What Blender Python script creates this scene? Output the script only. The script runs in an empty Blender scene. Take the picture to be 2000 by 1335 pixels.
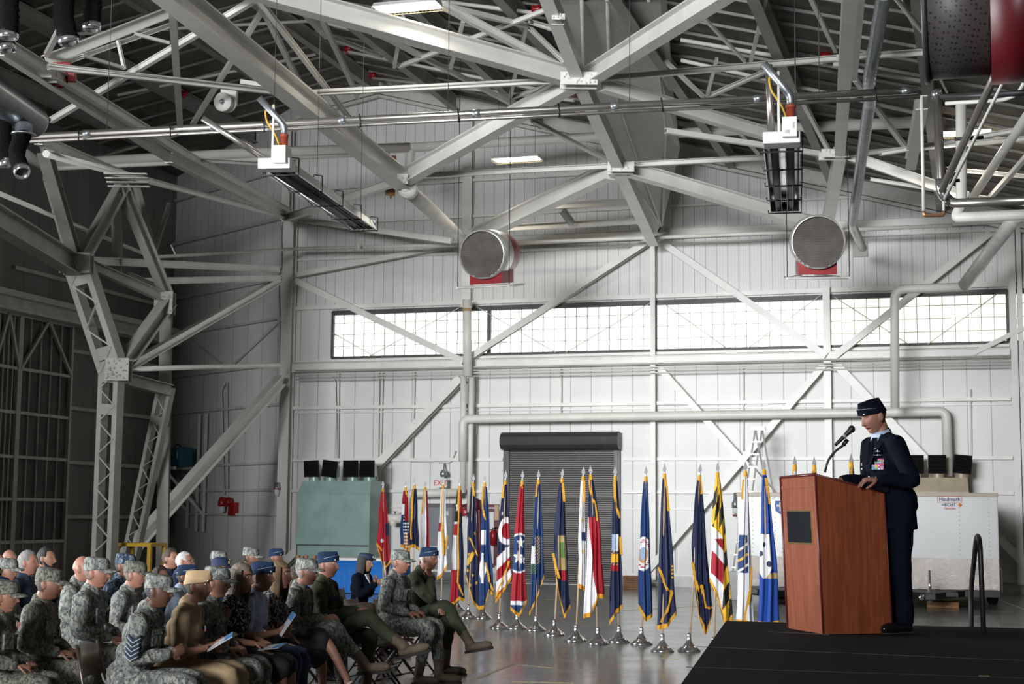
import bpy, bmesh, math, random
from mathutils import Vector, Matrix, Quaternion, noise
random.seed(7)
SC = bpy.context.scene
COL = SC.collection
V = Vector
# ------------------------------------------------------------------ camera
F0, PITCH, ROLL, EYE = 3000.0, math.atan(337.5 / 3000.0), 0.008, 1.8
cam_d = bpy.data.cameras.new('camera'); cam = bpy.data.objects.new('camera', cam_d); COL.objects.link(cam)
cam_d.sensor_width = 36; cam_d.lens = F0 * 36 / 2000; cam_d.clip_start = .1; cam_d.clip_end = 400
RC = (Matrix.Rotation(math.pi / 2 + PITCH, 4, 'X') @ Matrix.Rotation(ROLL, 4, 'Z'))
cam.matrix_world = Matrix.Translation((0, 0, EYE)) @ RC
SC.camera = cam
cam_d.dof.use_dof = True; cam_d.dof.focus_distance = 13.5; cam_d.dof.aperture_fstop = 5.6
# ------------------------------------------------------------------ world, light, exposure
W_ = bpy.data.worlds.new('world'); SC.world = W_; W_.use_nodes = True
bg = W_.node_tree.nodes['Background']; bg.inputs[0].default_value = (.85, .92, 1, 1); bg.inputs[1].default_value = .03
def area(name, loc, target, sx, sy, power, col=(1, 1, 1), spread=180):
    l = bpy.data.lights.new(name, 'AREA'); l.shape = 'RECTANGLE'; l.size = sx; l.size_y = sy; l.energy = power; l.color = col
    l.spread = math.radians(spread)
    o = bpy.data.objects.new(name, l); COL.objects.link(o); o.location = loc
    o.rotation_euler = (V(target) - V(loc)).to_track_quat('-Z', 'Y').to_euler(); return o
area('daylight_side_door', (-24, 18, 4.6), (3, 11.5, 1.4), 12, 6.5, 1650, (.95, .975, 1), 76)
area('daylight_rear_door', (-14, -14, 7.0), (4, 40, 4.5), 12, 6, 1080, (.95, .975, 1), 34)
SC.view_settings.view_transform = 'Standard'; SC.view_settings.look = 'None'
SC.view_settings.exposure = 0.0; SC.view_settings.gamma = 1; SC.view_settings.use_curve_mapping = False
SC.cycles.max_bounces = 6; SC.cycles.diffuse_bounces = 3; SC.cycles.glossy_bounces = 3; SC.cycles.transmission_bounces = 3
SC.cycles.sample_clamp_indirect = 4; SC.cycles.caustics_reflective = False; SC.cycles.caustics_refractive = False
SC.cycles.use_denoising = True
# ------------------------------------------------------------------ picture point -> place
R3 = RC.to_3x3()
def ray(px, py): return R3 @ V(((px - 1000) / F0, -(py - 667.5) / F0, -1))
def P(px, py, Y):
    d = ray(px, py); return V((0, 0, EYE)) + d * (Y / d.y)
def Fl(px, py, z=0.0):
    d = ray(px, py); return V((0, 0, EYE)) + d * ((z - EYE) / d.z)
PSI = math.radians(16.7)
U = V((math.cos(PSI), -math.sin(PSI), 0)); N = V((-math.sin(PSI), -math.cos(PSI), 0)); Z = V((0, 0, 1))
W0 = Fl(1200, 1143)
def W(px, py, off=0.0):
    d = ray(px, py); q = W0 + N * off
    return V((0, 0, EYE)) + d * ((q - V((0, 0, EYE))).dot(N) / d.dot(N))
def wl(p): return V(((p - W0).dot(U), -(p - W0).dot(N), p.z))      # wall-local coordinates
MW = Matrix.Translation(W0) @ Matrix(((U.x, -N.x, 0, 0), (U.y, -N.y, 0, 0), (0, 0, 1, 0), (0, 0, 0, 1)))
C0 = W(562, 1130); U2 = V((math.cos(math.radians(48)), -math.sin(math.radians(48)), 0)); N2 = V((-U2.y * -1 * -1, U2.x, 0)); N2 = V((U2.y, -U2.x, 0))
def W2(px, py, off=0.0):
    d = ray(px, py); q = C0 + N2 * off
    return V((0, 0, EYE)) + d * ((q - V((0, 0, EYE))).dot(N2) / d.dot(N2))
A_ = W(745, 158); AR = W(1860, 388); AL = W(437, 241)
KR = (A_.z - AR.z) / (AR - A_).dot(U); KL = (A_.z - AL.z) / (A_ - AL).dot(U)
def roofz(p):
    s = (p - A_).dot(U); return A_.z - (KR * s if s > 0 else -KL * s)
def Q(px, py, D):                     # like P but kept under the roof
    p = P(px, py, D)
    while p.z > roofz(p) - .12 and D > 8: D -= .25; p = P(px, py, D)
    return p
# ------------------------------------------------------------------ materials
MATS = {}
def mat(name, col, rough=.6, metal=0.0, var=.08, vscale=3.0, bump=0.0, bscale=40.0, emit=None, es=1.0, spec=None, coat=0.0, var_detail=3.0):
    if name in MATS: return MATS[name]
    m = bpy.data.materials.new(name); m.use_nodes = True; nt = m.node_tree; b = nt.nodes['Principled BSDF']
    b.inputs['Base Color'].default_value = (*col, 1); b.inputs['Roughness'].default_value = rough; b.inputs['Metallic'].default_value = metal
    if spec is not None: b.inputs['Specular IOR Level'].default_value = spec
    if coat: b.inputs['Coat Weight'].default_value = coat
    tc = nt.nodes.new('ShaderNodeTexCoord')
    if var > 0:
        n = nt.nodes.new('ShaderNodeTexNoise'); n.inputs['Scale'].default_value = vscale; n.inputs['Detail'].default_value = var_detail
        nt.links.new(tc.outputs['Object'], n.inputs['Vector'])
        r = nt.nodes.new('ShaderNodeMapRange'); r.inputs[1].default_value = .3; r.inputs[2].default_value = .7
        r.inputs[3].default_value = 1 - var; r.inputs[4].default_value = 1 + var
        nt.links.new(n.outputs[0], r.inputs[0])
        x = nt.nodes.new('ShaderNodeVectorMath'); x.operation = 'SCALE'; x.inputs[0].default_value = col
        nt.links.new(r.outputs[0], x.inputs['Scale']); nt.links.new(x.outputs[0], b.inputs['Base Color'])
    if bump > 0:
        n2 = nt.nodes.new('ShaderNodeTexNoise'); n2.inputs['Scale'].default_value = bscale; nt.links.new(tc.outputs['Object'], n2.inputs['Vector'])
        bp = nt.nodes.new('ShaderNodeBump'); bp.inputs['Strength'].default_value = bump; bp.inputs['Distance'].default_value = .02
        nt.links.new(n2.outputs[0], bp.inputs['Height']); nt.links.new(bp.outputs[0], b.inputs['Normal'])
    if emit: b.inputs['Emission Color'].default_value = (*emit, 1); b.inputs['Emission Strength'].default_value = es
    MATS[name] = m; return m
def nodes(m): return m.node_tree, m.node_tree.nodes['Principled BSDF']
def math_n(nt, op, a, b=None):
    n = nt.nodes.new('ShaderNodeMath'); n.operation = op
    for i, v in enumerate((a, b)):
        if v is None: continue
        if isinstance(v, (int, float)): n.inputs[i].default_value = v
        else: nt.links.new(v, n.inputs[i])
    return n.outputs[0]
def mixc(nt, fac, a, b):
    n = nt.nodes.new('ShaderNodeMix'); n.data_type = 'RGBA'
    for i, v in ((0, fac), (6, a), (7, b)):
        if isinstance(v, (int, float)): n.inputs[i].default_value = v
        elif isinstance(v, tuple): n.inputs[i].default_value = (*v, 1)
        else: nt.links.new(v, n.inputs[i])
    return n.outputs[2]
def wall_mat(name, col, lo, hi, zsplit, dirt=.10):
    """painted steel panels: seams every lo metres under zsplit, every hi metres above"""
    m = mat(name, col, .45, 0, 0); nt, b = nodes(m)
    tc = nt.nodes.new('ShaderNodeTexCoord'); sp = nt.nodes.new('ShaderNodeSeparateXYZ'); nt.links.new(tc.outputs['Object'], sp.inputs[0])
    def seam(per, wd):
        f = math_n(nt, 'FRACT', math_n(nt, 'DIVIDE', math_n(nt, 'ADD', sp.outputs[0], 200.0), per))
        return math_n(nt, 'LESS_THAN', f, wd / per)
    up = math_n(nt, 'GREATER_THAN', sp.outputs[2], zsplit)
    s1 = math_n(nt, 'MULTIPLY', seam(lo, .022), math_n(nt, 'SUBTRACT', 1.0, up)); s2 = math_n(nt, 'MULTIPLY', seam(hi, .016), up)
    fine = math_n(nt, 'MULTIPLY', seam(.075, .02), .10)
    s = math_n(nt, 'ADD', math_n(nt, 'MULTIPLY', math_n(nt, 'ADD', s1, s2), .5), math_n(nt, 'MULTIPLY', fine, up))
    n = nt.nodes.new('ShaderNodeTexNoise'); n.inputs['Scale'].default_value = .6; n.inputs['Detail'].default_value = 6
    mp = nt.nodes.new('ShaderNodeMapping'); mp.inputs['Scale'].default_value = (1.4, 1, .5)
    nt.links.new(tc.outputs['Object'], mp.inputs[0]); nt.links.new(mp.outputs[0], n.inputs['Vector'])
    d = nt.nodes.new('ShaderNodeMapRange'); d.inputs[1].default_value = .35; d.inputs[2].default_value = .7; d.inputs[3].default_value = 0; d.inputs[4].default_value = dirt
    nt.links.new(n.outputs[0], d.inputs[0])
    k = math_n(nt, 'SUBTRACT', 1.0, math_n(nt, 'ADD', s, d.outputs[0]))
    x = nt.nodes.new('ShaderNodeVectorMath'); x.operation = 'SCALE'; x.inputs[0].default_value = col
    nt.links.new(k, x.inputs['Scale']); nt.links.new(x.outputs[0], b.inputs['Base Color'])
    return m
WHITE = mat('white_painted_steel', (.80, .79, .75), .4, 0, .07, 1.5)
WHITE2 = mat('aged_white_paint', (.66, .65, .61), .5, 0, .12, 2.5)
CREAM = mat('cream_painted_pipe', (.78, .76, .70), .42, 0, .06, 2)
GALV = mat('galvanised_steel', (.42, .45, .47), .35, .85, .15, 6)
STEEL = mat('brushed_steel_pipe', (.55, .52, .48), .3, .9, .08, 5)
CHROME = mat('polished_chrome', (.8, .8, .82), .16, .92, .03, 8)
BLACKM = mat('black_painted_metal', (.012, .012, .014), .45, 0, .1)
DKSTEEL = mat('dark_steel', (.07, .07, .075), .45, .5, .15, 5)
RED = mat('red_enamel', (.33, .010, .014), .35, 0, .1, 6)
DKRED = mat('dark_red_paint', (.10, .004, .008), .4, 0, .12, 4)
COPPER = mat('copper_fitting', (.62, .33, .2), .35, .8, .1)
YELLOW = mat('yellow_paint', (.55, .33, .02), .5, 0, .1)
GOLD = mat('gold_fringe', (.80, .40, .03), .7, 0, .22, 60, .6, 160)
BRASS = mat('brass_trim', (.75, .55, .25), .25, 1, .05)
# ------------------------------------------------------------------ mesh builder
class MB:
    def __init__(s): s.v = []; s.f = []; s.m = []; s.sm = []
    def add(s, vs, fs, mi=0, smooth=False):
        o = len(s.v); s.v += [V(p) for p in vs]
        for f in fs: s.f.append([i + o for i in f]); s.m.append(mi); s.sm.append(smooth)
        return s
    def box(s, a, b, mi=0, M=None):
        x0, y0, z0 = a; x1, y1, z1 = b
        vs = [V(p) for p in ((x0, y0, z0), (x1, y0, z0), (x1, y1, z0), (x0, y1, z0), (x0, y0, z1), (x1, y0, z1), (x1, y1, z1), (x0, y1, z1))]
        if M is not None: vs = [M @ p for p in vs]
        return s.add(vs, [(0, 3, 2, 1), (4, 5, 6, 7), (0, 1, 5, 4), (1, 2, 6, 5), (2, 3, 7, 6), (3, 0, 4, 7)], mi)
    def rbox(s, a, b, r=.01, mi=0, M=None, seg=2):
        bm = bmesh.new(); bmesh.ops.create_cube(bm, size=1)
        for v in bm.verts: v.co = V([(a[i] + b[i]) / 2 + v.co[i] * (b[i] - a[i]) for i in range(3)])
        bmesh.ops.bevel(bm, geom=bm.edges[:] , offset=r, segments=seg, affect='EDGES', profile=.6)
        if M is not None: bmesh.ops.transform(bm, matrix=M, verts=bm.verts)
        bm.verts.index_update(); s.add([v.co.copy() for v in bm.verts], [[v.index for v in f.verts] for f in bm.faces], mi); bm.free(); return s
    def extr(s, prof, p0, p1, up=Z, mi=0, close=True):
        """profile [(a,b)] in the plane across p0->p1; b runs along up"""
        d = (p1 - p0).normalized(); u = V(up) - d * d.dot(V(up))
        if u.length < 1e-3: u = V((0, 1, 0)) - d * d.y
        u.normalize(); a = d.cross(u); n = len(prof)
        vs = [p0 + a * x + u * y for x, y in prof] + [p1 + a * x + u * y for x, y in prof]
        fs = [(i, (i + 1) % n, n + (i + 1) % n, n + i) for i in range(n)]
        if close: fs += [tuple(range(n))[::-1], tuple(range(n, 2 * n))]
        return s.add(vs, fs, mi)
    def ibeam(s, p0, p1, w, h, up=Z, mi=0, kind='I'):
        t = max(.012, w * .10); a, b = w / 2, h / 2
        if kind == 'I': pr = [(-a, -b), (a, -b), (a, -b + t), (t / 2, -b + t), (t / 2, b - t), (a, b - t), (a, b), (-a, b), (-a, b - t), (-t / 2, b - t), (-t / 2, -b + t), (-a, -b + t)]
        elif kind == 'L': pr = [(-a, -b), (a, -b), (a, -b + t), (-a + t, -b + t), (-a + t, b), (-a, b)]
        elif kind == 'C': pr = [(-a, -b), (a, -b), (a, -b + t), (-a + t, -b + t), (-a + t, b - t), (a, b - t), (a, b), (-a, b)]
        else: pr = [(-a, -b), (a, -b), (a, b), (-a, b)]
        return s.extr(pr, p0, p1, up, mi)
    def tube(s, pts, r, mi=0, seg=10, caps=True, rs=None):
        pts = [V(p) for p in pts]; n = len(pts); rings = []; prev = None; o = len(s.v)
        for i, p in enumerate(pts):
            t = (pts[min(i + 1, n - 1)] - pts[max(i - 1, 0)]).normalized()
            if prev is None:
                u = t.orthogonal().normalized()
            else:
                u = prev - t * prev.dot(t)
                u = u.normalized() if u.length > 1e-5 else t.orthogonal().normalized()
            prev = u; w = t.cross(u); rr = rs[i] if rs else r
            k = 1.0
            if 0 < i < n - 1:
                c = (pts[i + 1] - p).normalized().dot((p - pts[i - 1]).normalized()); k = 1 / max(.5, math.sqrt(max(.01, (1 + c) / 2)))
            rings.append([p + (u * math.cos(2 * math.pi * j / seg) + w * math.sin(2 * math.pi * j / seg)) * rr * (k if k < 1.2 else 1.1) for j in range(seg)])
        vs = [q for rg in rings for q in rg]
        fs = [(i * seg + j, i * seg + (j + 1) % seg, (i + 1) * seg + (j + 1) % seg, (i + 1) * seg + j) for i in range(n - 1) for j in range(seg)]
        s.add(vs, fs, mi, True)
        if caps: s.add(rings[0], [tuple(range(seg))[::-1]], mi); s.add(rings[-1], [tuple(range(seg))], mi)
        return s
    def lathe(s, prof, c, axis=Z, seg=24, mi=0, smooth=True):
        ax = V(axis).normalized(); u = ax.orthogonal().normalized(); w = ax.cross(u); c = V(c)
        vs = [c + ax * z + (u * math.cos(2 * math.pi * j / seg) + w * math.sin(2 * math.pi * j / seg)) * r for r, z in prof for j in range(seg)]
        n = len(prof)
        return s.add(vs, [(i * seg + j, i * seg + (j + 1) % seg, (i + 1) * seg + (j + 1) % seg, (i + 1) * seg + j) for i in range(n - 1) for j in range(seg)], mi, smooth)
    def ell(s, c, r, M=None, seg=16, rings=10, mi=0, fn=None):
        vs = []; c = V(c)
        for i in range(rings + 1):
            th = math.pi * i / rings
            for j in range(seg):
                ph = 2 * math.pi * j / seg; p = V((math.sin(th) * math.cos(ph), math.sin(th) * math.sin(ph), math.cos(th)))
                if fn: p = fn(p)
                p = V((p.x * r[0], p.y * r[1], p.z * r[2]))
                if M is not None: p = M @ p
                vs.append(c + p)
        fs = [(i * seg + j, (i + 1) * seg + j, (i + 1) * seg + (j + 1) % seg, i * seg + (j + 1) % seg) for i in range(rings) for j in range(seg)]
        return s.add(vs, fs, mi, True)
    def build(s, name, mats, parent=None, world=True, M=None, weld=True):
        me = bpy.data.meshes.new(name); vs = s.v
        inv = None
        if parent is not None and world: inv = parent['_m'] if False else PM[parent.name].inverted()
        if M is not None: inv = M.inverted()
        me.from_pydata([(inv @ p) if inv is not None else p for p in vs], [], s.f)
        if not isinstance(mats, (list, tuple)): mats = [mats]
        for m in mats: me.materials.append(m)
        me.polygons.foreach_set('material_index', s.m); me.polygons.foreach_set('use_smooth', s.sm)
        me.validate(); me.update()
        if weld:
            bm = bmesh.new(); bm.from_mesh(me); bmesh.ops.remove_doubles(bm, verts=bm.verts, dist=1e-5); bmesh.ops.recalc_face_normals(bm, faces=bm.faces); bm.to_mesh(me); bm.free()
        o = bpy.data.objects.new(name, me); COL.objects.link(o)
        if parent is not None: o.parent = parent
        elif M is not None: o.matrix_world = M
        PM[o.name] = (PM[parent.name] if parent is not None else (M if M is not None else Matrix.Identity(4)))
        return o
PM = {}
def thing(name, label, cat, loc=(0, 0, 0), rz=0.0, group=None):
    o = bpy.data.objects.new(name, None); COL.objects.link(o); o.empty_display_size = .1
    M = Matrix.Translation(V(loc)) @ Matrix.Rotation(rz, 4, 'Z'); o.matrix_world = M; PM[o.name] = M
    o['label'] = label; o['category'] = cat
    if group: o['group'] = group
    return o
def tag(o, label, cat, group=None):
    o['label'] = label; o['category'] = cat
    if group: o['group'] = group
    return o
def struct(o): o['kind'] = 'structure'; return o
def recenter(o):                     # put a one-mesh object's origin at its base
    vs = [v.co for v in o.data.vertices]
    c = V((sum(v.x for v in vs) / len(vs), sum(v.y for v in vs) / len(vs), min(v.z for v in vs)))
    o.data.transform(Matrix.Translation(-c)); o.location = c; return o
def copy_tree(src, loc, rz, label=None, group=None):
    r = src.copy(); COL.objects.link(r); r.matrix_world = Matrix.Translation(V(loc)) @ Matrix.Rotation(rz, 4, 'Z')
    if label: r['label'] = label
    if group: r['group'] = group
    for ch in list(src.children):
        c = ch.copy(); COL.objects.link(c); c.parent = r
        for g in list(ch.children):
            d = g.copy(); COL.objects.link(d); d.parent = c
    return r
def arc(pts, r=.15, n=4):             # round the corners of a polyline
    pts = [V(p) for p in pts]; out = [pts[0]]
    for i in range(1, len(pts) - 1):
        a, b, c = pts[i - 1], pts[i], pts[i + 1]
        r1 = min(r, (a - b).length * .45, (c - b).length * .45)
        p, q = b + (a - b).normalized() * r1, b + (c - b).normalized() * r1
        for k in range(n + 1):
            t = k / n; out.append(p * (1 - t) ** 2 + b * 2 * t * (1 - t) + q * t * t)
    return out + [pts[-1]]
# ================================================================== SETTING
PANEL = wall_mat('wall_panels_white', (.80, .795, .77), .56, .29, 7.6)
PANEL2 = wall_mat('wall_panels_bay', (.82, .815, .79), .8, .4, 9.3, .12)
XL, XR = wl(C0).x, 16.0
ZB, ZT, XW = 6.10, 7.40, wl(W(650, 650)).x
def wall_poly(mb, pts, th=.2):
    pts = [V((x, 0, z)) for x, z in pts]; n = len(pts)
    mb.add(pts + [p + V((0, th, 0)) for p in pts], [tuple(range(n)), tuple(range(n, 2 * n))[::-1]] + [(i, i + n, (i + 1) % n + n, (i + 1) % n) for i in range(n)])
ax = wl(A_).x; gz = lambda x: A_.z - (KR * (x - ax) if x > ax else -KL * (x - ax))
mb = MB(); DX0, DX1, DZ = wl(W(990, 1100)).x, wl(W(1207, 1100)).x, wl(W(1000, 850)).z
wall_poly(mb, [(XL, 0), (XR, 0), (XR, ZB), (XL, ZB)]); wall_poly(mb, [(XL, ZB), (XW, ZB), (XW, ZT), (XL, ZT)])
wall_poly(mb, [(XL, ZT), (XR, ZT), (XR, gz(XR)), (ax, A_.z), (XL, gz(XL))])
mb.v = [MW @ p for p in mb.v]
struct(mb.build('wall_back', PANEL, M=MW))
# chamfered bay wall, side wall, roof in world space
M2 = Matrix.Translation(C0) @ Matrix(((U2.x, -N2.x, 0, 0), (U2.y, -N2.y, 0, 0), (0, 0, 1, 0), (0, 0, 0, 1)))
corner = W2(322, 1100); corner.z = 0; L2 = (corner - C0).dot(U2)
mb = MB(); zt0, zt1 = roofz(C0) + .1, roofz(corner) + .1
pts = [V((L2 - .3, 0, 0)), V((0, 0, 0)), V((0, 0, zt0)), V((L2 - .3, 0, zt1))]
mb.add([M2 @ p for p in pts + [p + V((0, .2, 0)) for p in pts]], [(0, 1, 2, 3), (7, 6, 5, 4), (0, 4, 5, 1), (1, 5, 6, 2), (2, 6, 7, 3), (3, 7, 4, 0)])
struct(mb.build('wall_corner', PANEL2, M=M2))
M3 = Matrix.Translation(corner) @ Matrix(((-N.x, -U.x, 0, 0), (-N.y, -U.y, 0, 0), (0, 0, 1, 0), (0, 0, 0, 1)))   # x along the side wall away from camera
SIDEP = wall_mat('shaded_side_wall_panels', (.30, .29, .27), 1.2, .6, 9, .3)  # white panels given a darkened base colour that stands in for shade
mb = MB(); zt = roofz(corner)
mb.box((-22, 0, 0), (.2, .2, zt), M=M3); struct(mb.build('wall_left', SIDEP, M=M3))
# added wall, unseen from the camera, that blocks daylight to darken the portal corner
mb = MB(); mb.box((-22, 25.2, 0), (-11.6, 25.5, 9.2)); struct(mb.build('wall_light_block', SIDEP))
# floor
FLM = mat('sealed_concrete_floor', (.27, .275, .255), .16, 0, .18, .7, 0, 0, spec=.6, var_detail=8)
nt, b = nodes(FLM); tc = nt.nodes.new('ShaderNodeTexCoord'); n = nt.nodes.new('ShaderNodeTexNoise'); n.inputs['Scale'].default_value = 1.3; n.inputs['Detail'].default_value = 5
nt.links.new(tc.outputs['Object'], n.inputs['Vector']); r = nt.nodes.new('ShaderNodeMapRange'); r.inputs[3].default_value = .10; r.inputs[4].default_value = .30; nt.links.new(n.outputs[0], r.inputs[0]); nt.links.new(r.outputs[0], b.inputs['Roughness'])
mb = MB(); mb.box((-45, -22, -.2), (45, 62, 0)); struct(mb.build('floor', FLM))
LINEM = mat('worn_yellow_floor_paint', (.50, .42, .16), .4, 0, .35, 14)
k = 0
for a, c, w in [((928, 1326), (1000, 1296), .06), ((1000, 1296), (1080, 1304), .03), ((1000, 1330), (1120, 1333), .05), ((1310, 1265), (1296, 1285), .07), ((1296, 1285), (1325, 1287), .05), ((1955, 1172), (2000, 1190), .05), ((990, 1158), (1012, 1156), .08), ((1068, 1170), (1078, 1171), .1), ((1216, 1192), (1420, 1180), .03)]:
    p, q = Fl(*a), Fl(*c); d = (q - p).normalized(); s = V((-d.y, d.x, 0)) * w / 2
    mb = MB(); mb.add([p - s, q - s, q + s, p + s, p - s + Z * .003, q - s + Z * .003, q + s + Z * .003, p + s + Z * .003], [(0, 1, 2, 3), (4, 5, 6, 7), (0, 1, 5, 4), (2, 3, 7, 6), (1, 2, 6, 5), (3, 0, 4, 7)])
    struct(mb.build('floor_line', LINEM))
# roof: two slopes running from the back wall towards and past the camera
ROOFM = mat('sooty_roof_decking', (.15, .135, .112), .8, 0, .55, 1.1, .4, 6, var_detail=7)
def RP(s, t, dz=0): q = A_ + U * s + N * t; q.z = A_.z - (KR * s if s > 0 else -KL * s) + dz; return q
SL, SR, TL = -20, 24, 52
mb = MB()
for s0, s1 in ((SL, 0), (0, SR)):
    c = [RP(s0, -6), RP(s1, -6), RP(s1, TL), RP(s0, TL)]
    mb.add(c + [p + Z * .25 for p in c], [(0, 1, 2, 3), (4, 5, 6, 7), (0, 1, 5, 4), (1, 2, 6, 5), (2, 3, 7, 6), (3, 0, 4, 7)])
ceil_ = struct(mb.build('ceiling', ROOFM))
mb = MB()
for i in range(40):                                            # thin deck ribs up the slopes
    t = .25 + i * .9
    for s0, s1 in ((SL, 0), (0, SR)):
        mb.ibeam(RP(s0, t, -.03), RP(s1, t, -.03), .05, .05, kind='B')
o = mb.build('deck_rib', mat('grey_deck_rib', (.26, .25, .23), .6, 0, .2), ceil_); o['kind'] = 'structure'
PURL = mat('dull_purlin_paint', (.36, .35, .33), .55, 0, .2, 1.2)
for i, s in enumerate([-17.2, -14.6, -12, -9.4, -6.9, -4.4, -2.1, 0, 2.3, 4.8, 7.3, 9.9, 12.5, 15.1, 18]):
    mb = MB(); mb.ibeam(RP(s, -1 if s > XL - 1 else -3, -.26), RP(s, 34, -.26), .20, .38)
    struct(mb.build('roof_purlin', PURL))
# gable flashing along the top of the back wall
for j, (s0, s1) in enumerate(((XL - ax, 0), (0, XR - ax))):
    mb = MB(); mb.extr([(-.1, -.38), (.1, -.38), (.1, 0), (-.1, 0)], RP(s0, .12, -.02), RP(s1, .12, -.02), Z); mb.extr([(-.06, -.08), (.06, -.08), (.06, 0), (-.06, 0)], RP(s0, .16, -.44), RP(s1, .16, -.44), Z)
    struct(mb.build('trim_%d' % (j + 1), WHITE2))
# ---------------------------------------------------------- window strip
GL = mat('sunlit_fibreglass_pane', (.9, .9, .85), .5, 0, 0)
nt, b = nodes(GL); tc = nt.nodes.new('ShaderNodeTexCoord'); sp = nt.nodes.new('ShaderNodeSeparateXYZ'); nt.links.new(tc.outputs['Object'], sp.inputs[0])
n = nt.nodes.new('ShaderNodeTexNoise'); n.inputs['Scale'].default_value = .9; n.inputs['Detail'].default_value = 4; nt.links.new(tc.outputs['Object'], n.inputs['Vector'])
f = math_n(nt, 'MULTIPLY', math_n(nt, 'GREATER_THAN', sp.outputs[0], wl(W(1618, 640)).x), .75)
f = math_n(nt, 'ADD', f, math_n(nt, 'MULTIPLY', math_n(nt, 'GREATER_THAN', sp.outputs[0], 1.0), .2))
f2 = math_n(nt, 'MULTIPLY', f, math_n(nt, 'ADD', math_n(nt, 'MULTIPLY', n.outputs[0], 1.6), -.1))
c = mixc(nt, f2, (1.5, 1.5, 1.45), (.92, .86, .64)); nt.links.new(c, b.inputs['Emission Color']); b.inputs['Emission Strength'].default_value = 1.0
FRM = mat('dark_window_frame', (.05, .05, .05), .5, 0, .1); MUN = mat('pane_muntin', (.30, .29, .22), .5, 0, .1)
def window(i, x0, x1, mull=()):
    mb = MB(); mb.box((x0, .08, ZB), (x1, .11, ZT)); mb.v = [MW @ p for p in mb.v]; o = struct(mb.build('window_%d' % i, GL, M=MW))
    mb = MB(); n = round((x1 - x0) / .30); st = (x1 - x0) / n
    for k in range(1, n): mb.box((x0 + k * st - .009, .05, ZB), (x0 + k * st + .009, .085, ZT))
    for k in range(1, 4): mb.box((x0, .05, ZB + (ZT - ZB) * k / 4 - .008), (x1, .085, ZB + (ZT - ZB) * k / 4 + .008))
    mb.v = [MW @ p for p in mb.v]; mb.build('muntin_grid', MUN, o)
    mb = MB(); mb.box((x0 - .02, -.03, ZT - .10), (x1 + .02, .1, ZT + .03)); mb.box((x0 - .02, -.03, ZB - .03), (x1 + .02, .1, ZB + .04)); mb.box((x0 - .04, -.03, ZB), (x0 + .03, .1, ZT)); mb.box((x1 - .03, -.03, ZB), (x1 + .04, .1, ZT))
    for m_ in mull: mb.box((m_ - .05, -.02, ZB), (m_ + .05, .1, ZT))
    mb.v = [MW @ p for p in mb.v]; mb.build('window_frame', FRM, o)
window(1, XW, wl(W(1278, 640)).x, [wl(W(955, 640)).x]); window(2, wl(W(1281, 640)).x, wl(W(1617, 640)).x); window(3, wl(W(1620, 640)).x, wl(W(1968, 640)).x); window(4, wl(W(1984, 640)).x, XR)
mb = MB()
for x0, x1 in ((wl(W(1968, 640)).x, wl(W(1984, 640)).x),): mb.box((x0, 0, ZB), (x1, .2, ZT))
mb.v = [MW @ p for p in mb.v]; struct(mb.build('trim_3', WHITE2))
# ---------------------------------------------------------- girts and ledges on the back wall (horizontal rails)
def rail(z, x0, x1, w, off, kind='B', m=WHITE, name='wall_girt', h=None):
    mb = MB(); p0 = MW @ V((x0, -off, z)); p1 = MW @ V((x1, -off, z)); mb.ibeam(p0, p1, w, h or w, kind=kind); return struct(mb.build(name, m))
XE = wl(W(1975, 800)).x
def rails(z, w, off, k):
    if z < DZ + .05:
        rail(z, XL + .1, DX0 - .1, w, off, k); rail(z, DX1 + .14, XE, w, off, k)
    else: rail(z, XL + .1, XE, w, off, k)
for z, w, off, k in [(7.52, .10, .08, 'B'), (6.02, .07, .08, 'B'), (4.71, .09, .10, 'B'), (4.58, .04, .05, 'B'), (3.27, .08, .08, 'B'), (2.42, .08, .08, 'B'), (1.98, .03, .04, 'B'), (.30, .06, .05, 'B'), (8.9, .07, .06, 'B')]:
    rails(z, w, off, k)
rail(5.82, XL + .1, XE, .16, .28, 'I', h=.24)
rail(9.15, wl(W(930, 470)).x, XR - 2, .16, .22, 'I', h=.26); rail(9.9, XL + .1, XR - 2, .06, .08)
rail(10.9, XL + .3, ax + 6, .08, .1)
mb = MB()
for x0, x1 in ((XL, DX0 - .05), (DX1 + .05, XR)): mb.box((x0, -.04, 0), (x1, .02, .28))
mb.v = [MW @ p for p in mb.v]; struct(mb.build('baseboard_back', mat('baseboard_paint', (.60, .60, .58), .5, 0, .1)))
# girts in the corner bay, following its lines
for za, w in [(8.45, .10), (7.3, .07), (6.0, .10), (4.85, .08), (3.2, .07), (2.45, .07), (1.75, .06), (10.2, .1), (11.6, .08)]:
    mb = MB(); a = C0 + N2 * .1; b2 = corner + N2 * .1; a.z = b2.z = za; mb.ibeam(a, b2, w, w, kind='B'); struct(mb.build('wall_girt', WHITE2))
for za in (4.6, 6.2, 3.1, 1.6, 8.1):
    mb = MB(); mb.box((-8.5, -.1, za), (-.2, 0, za + .1), M=M3); struct(mb.build('wall_girt', WHITE2))
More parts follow.
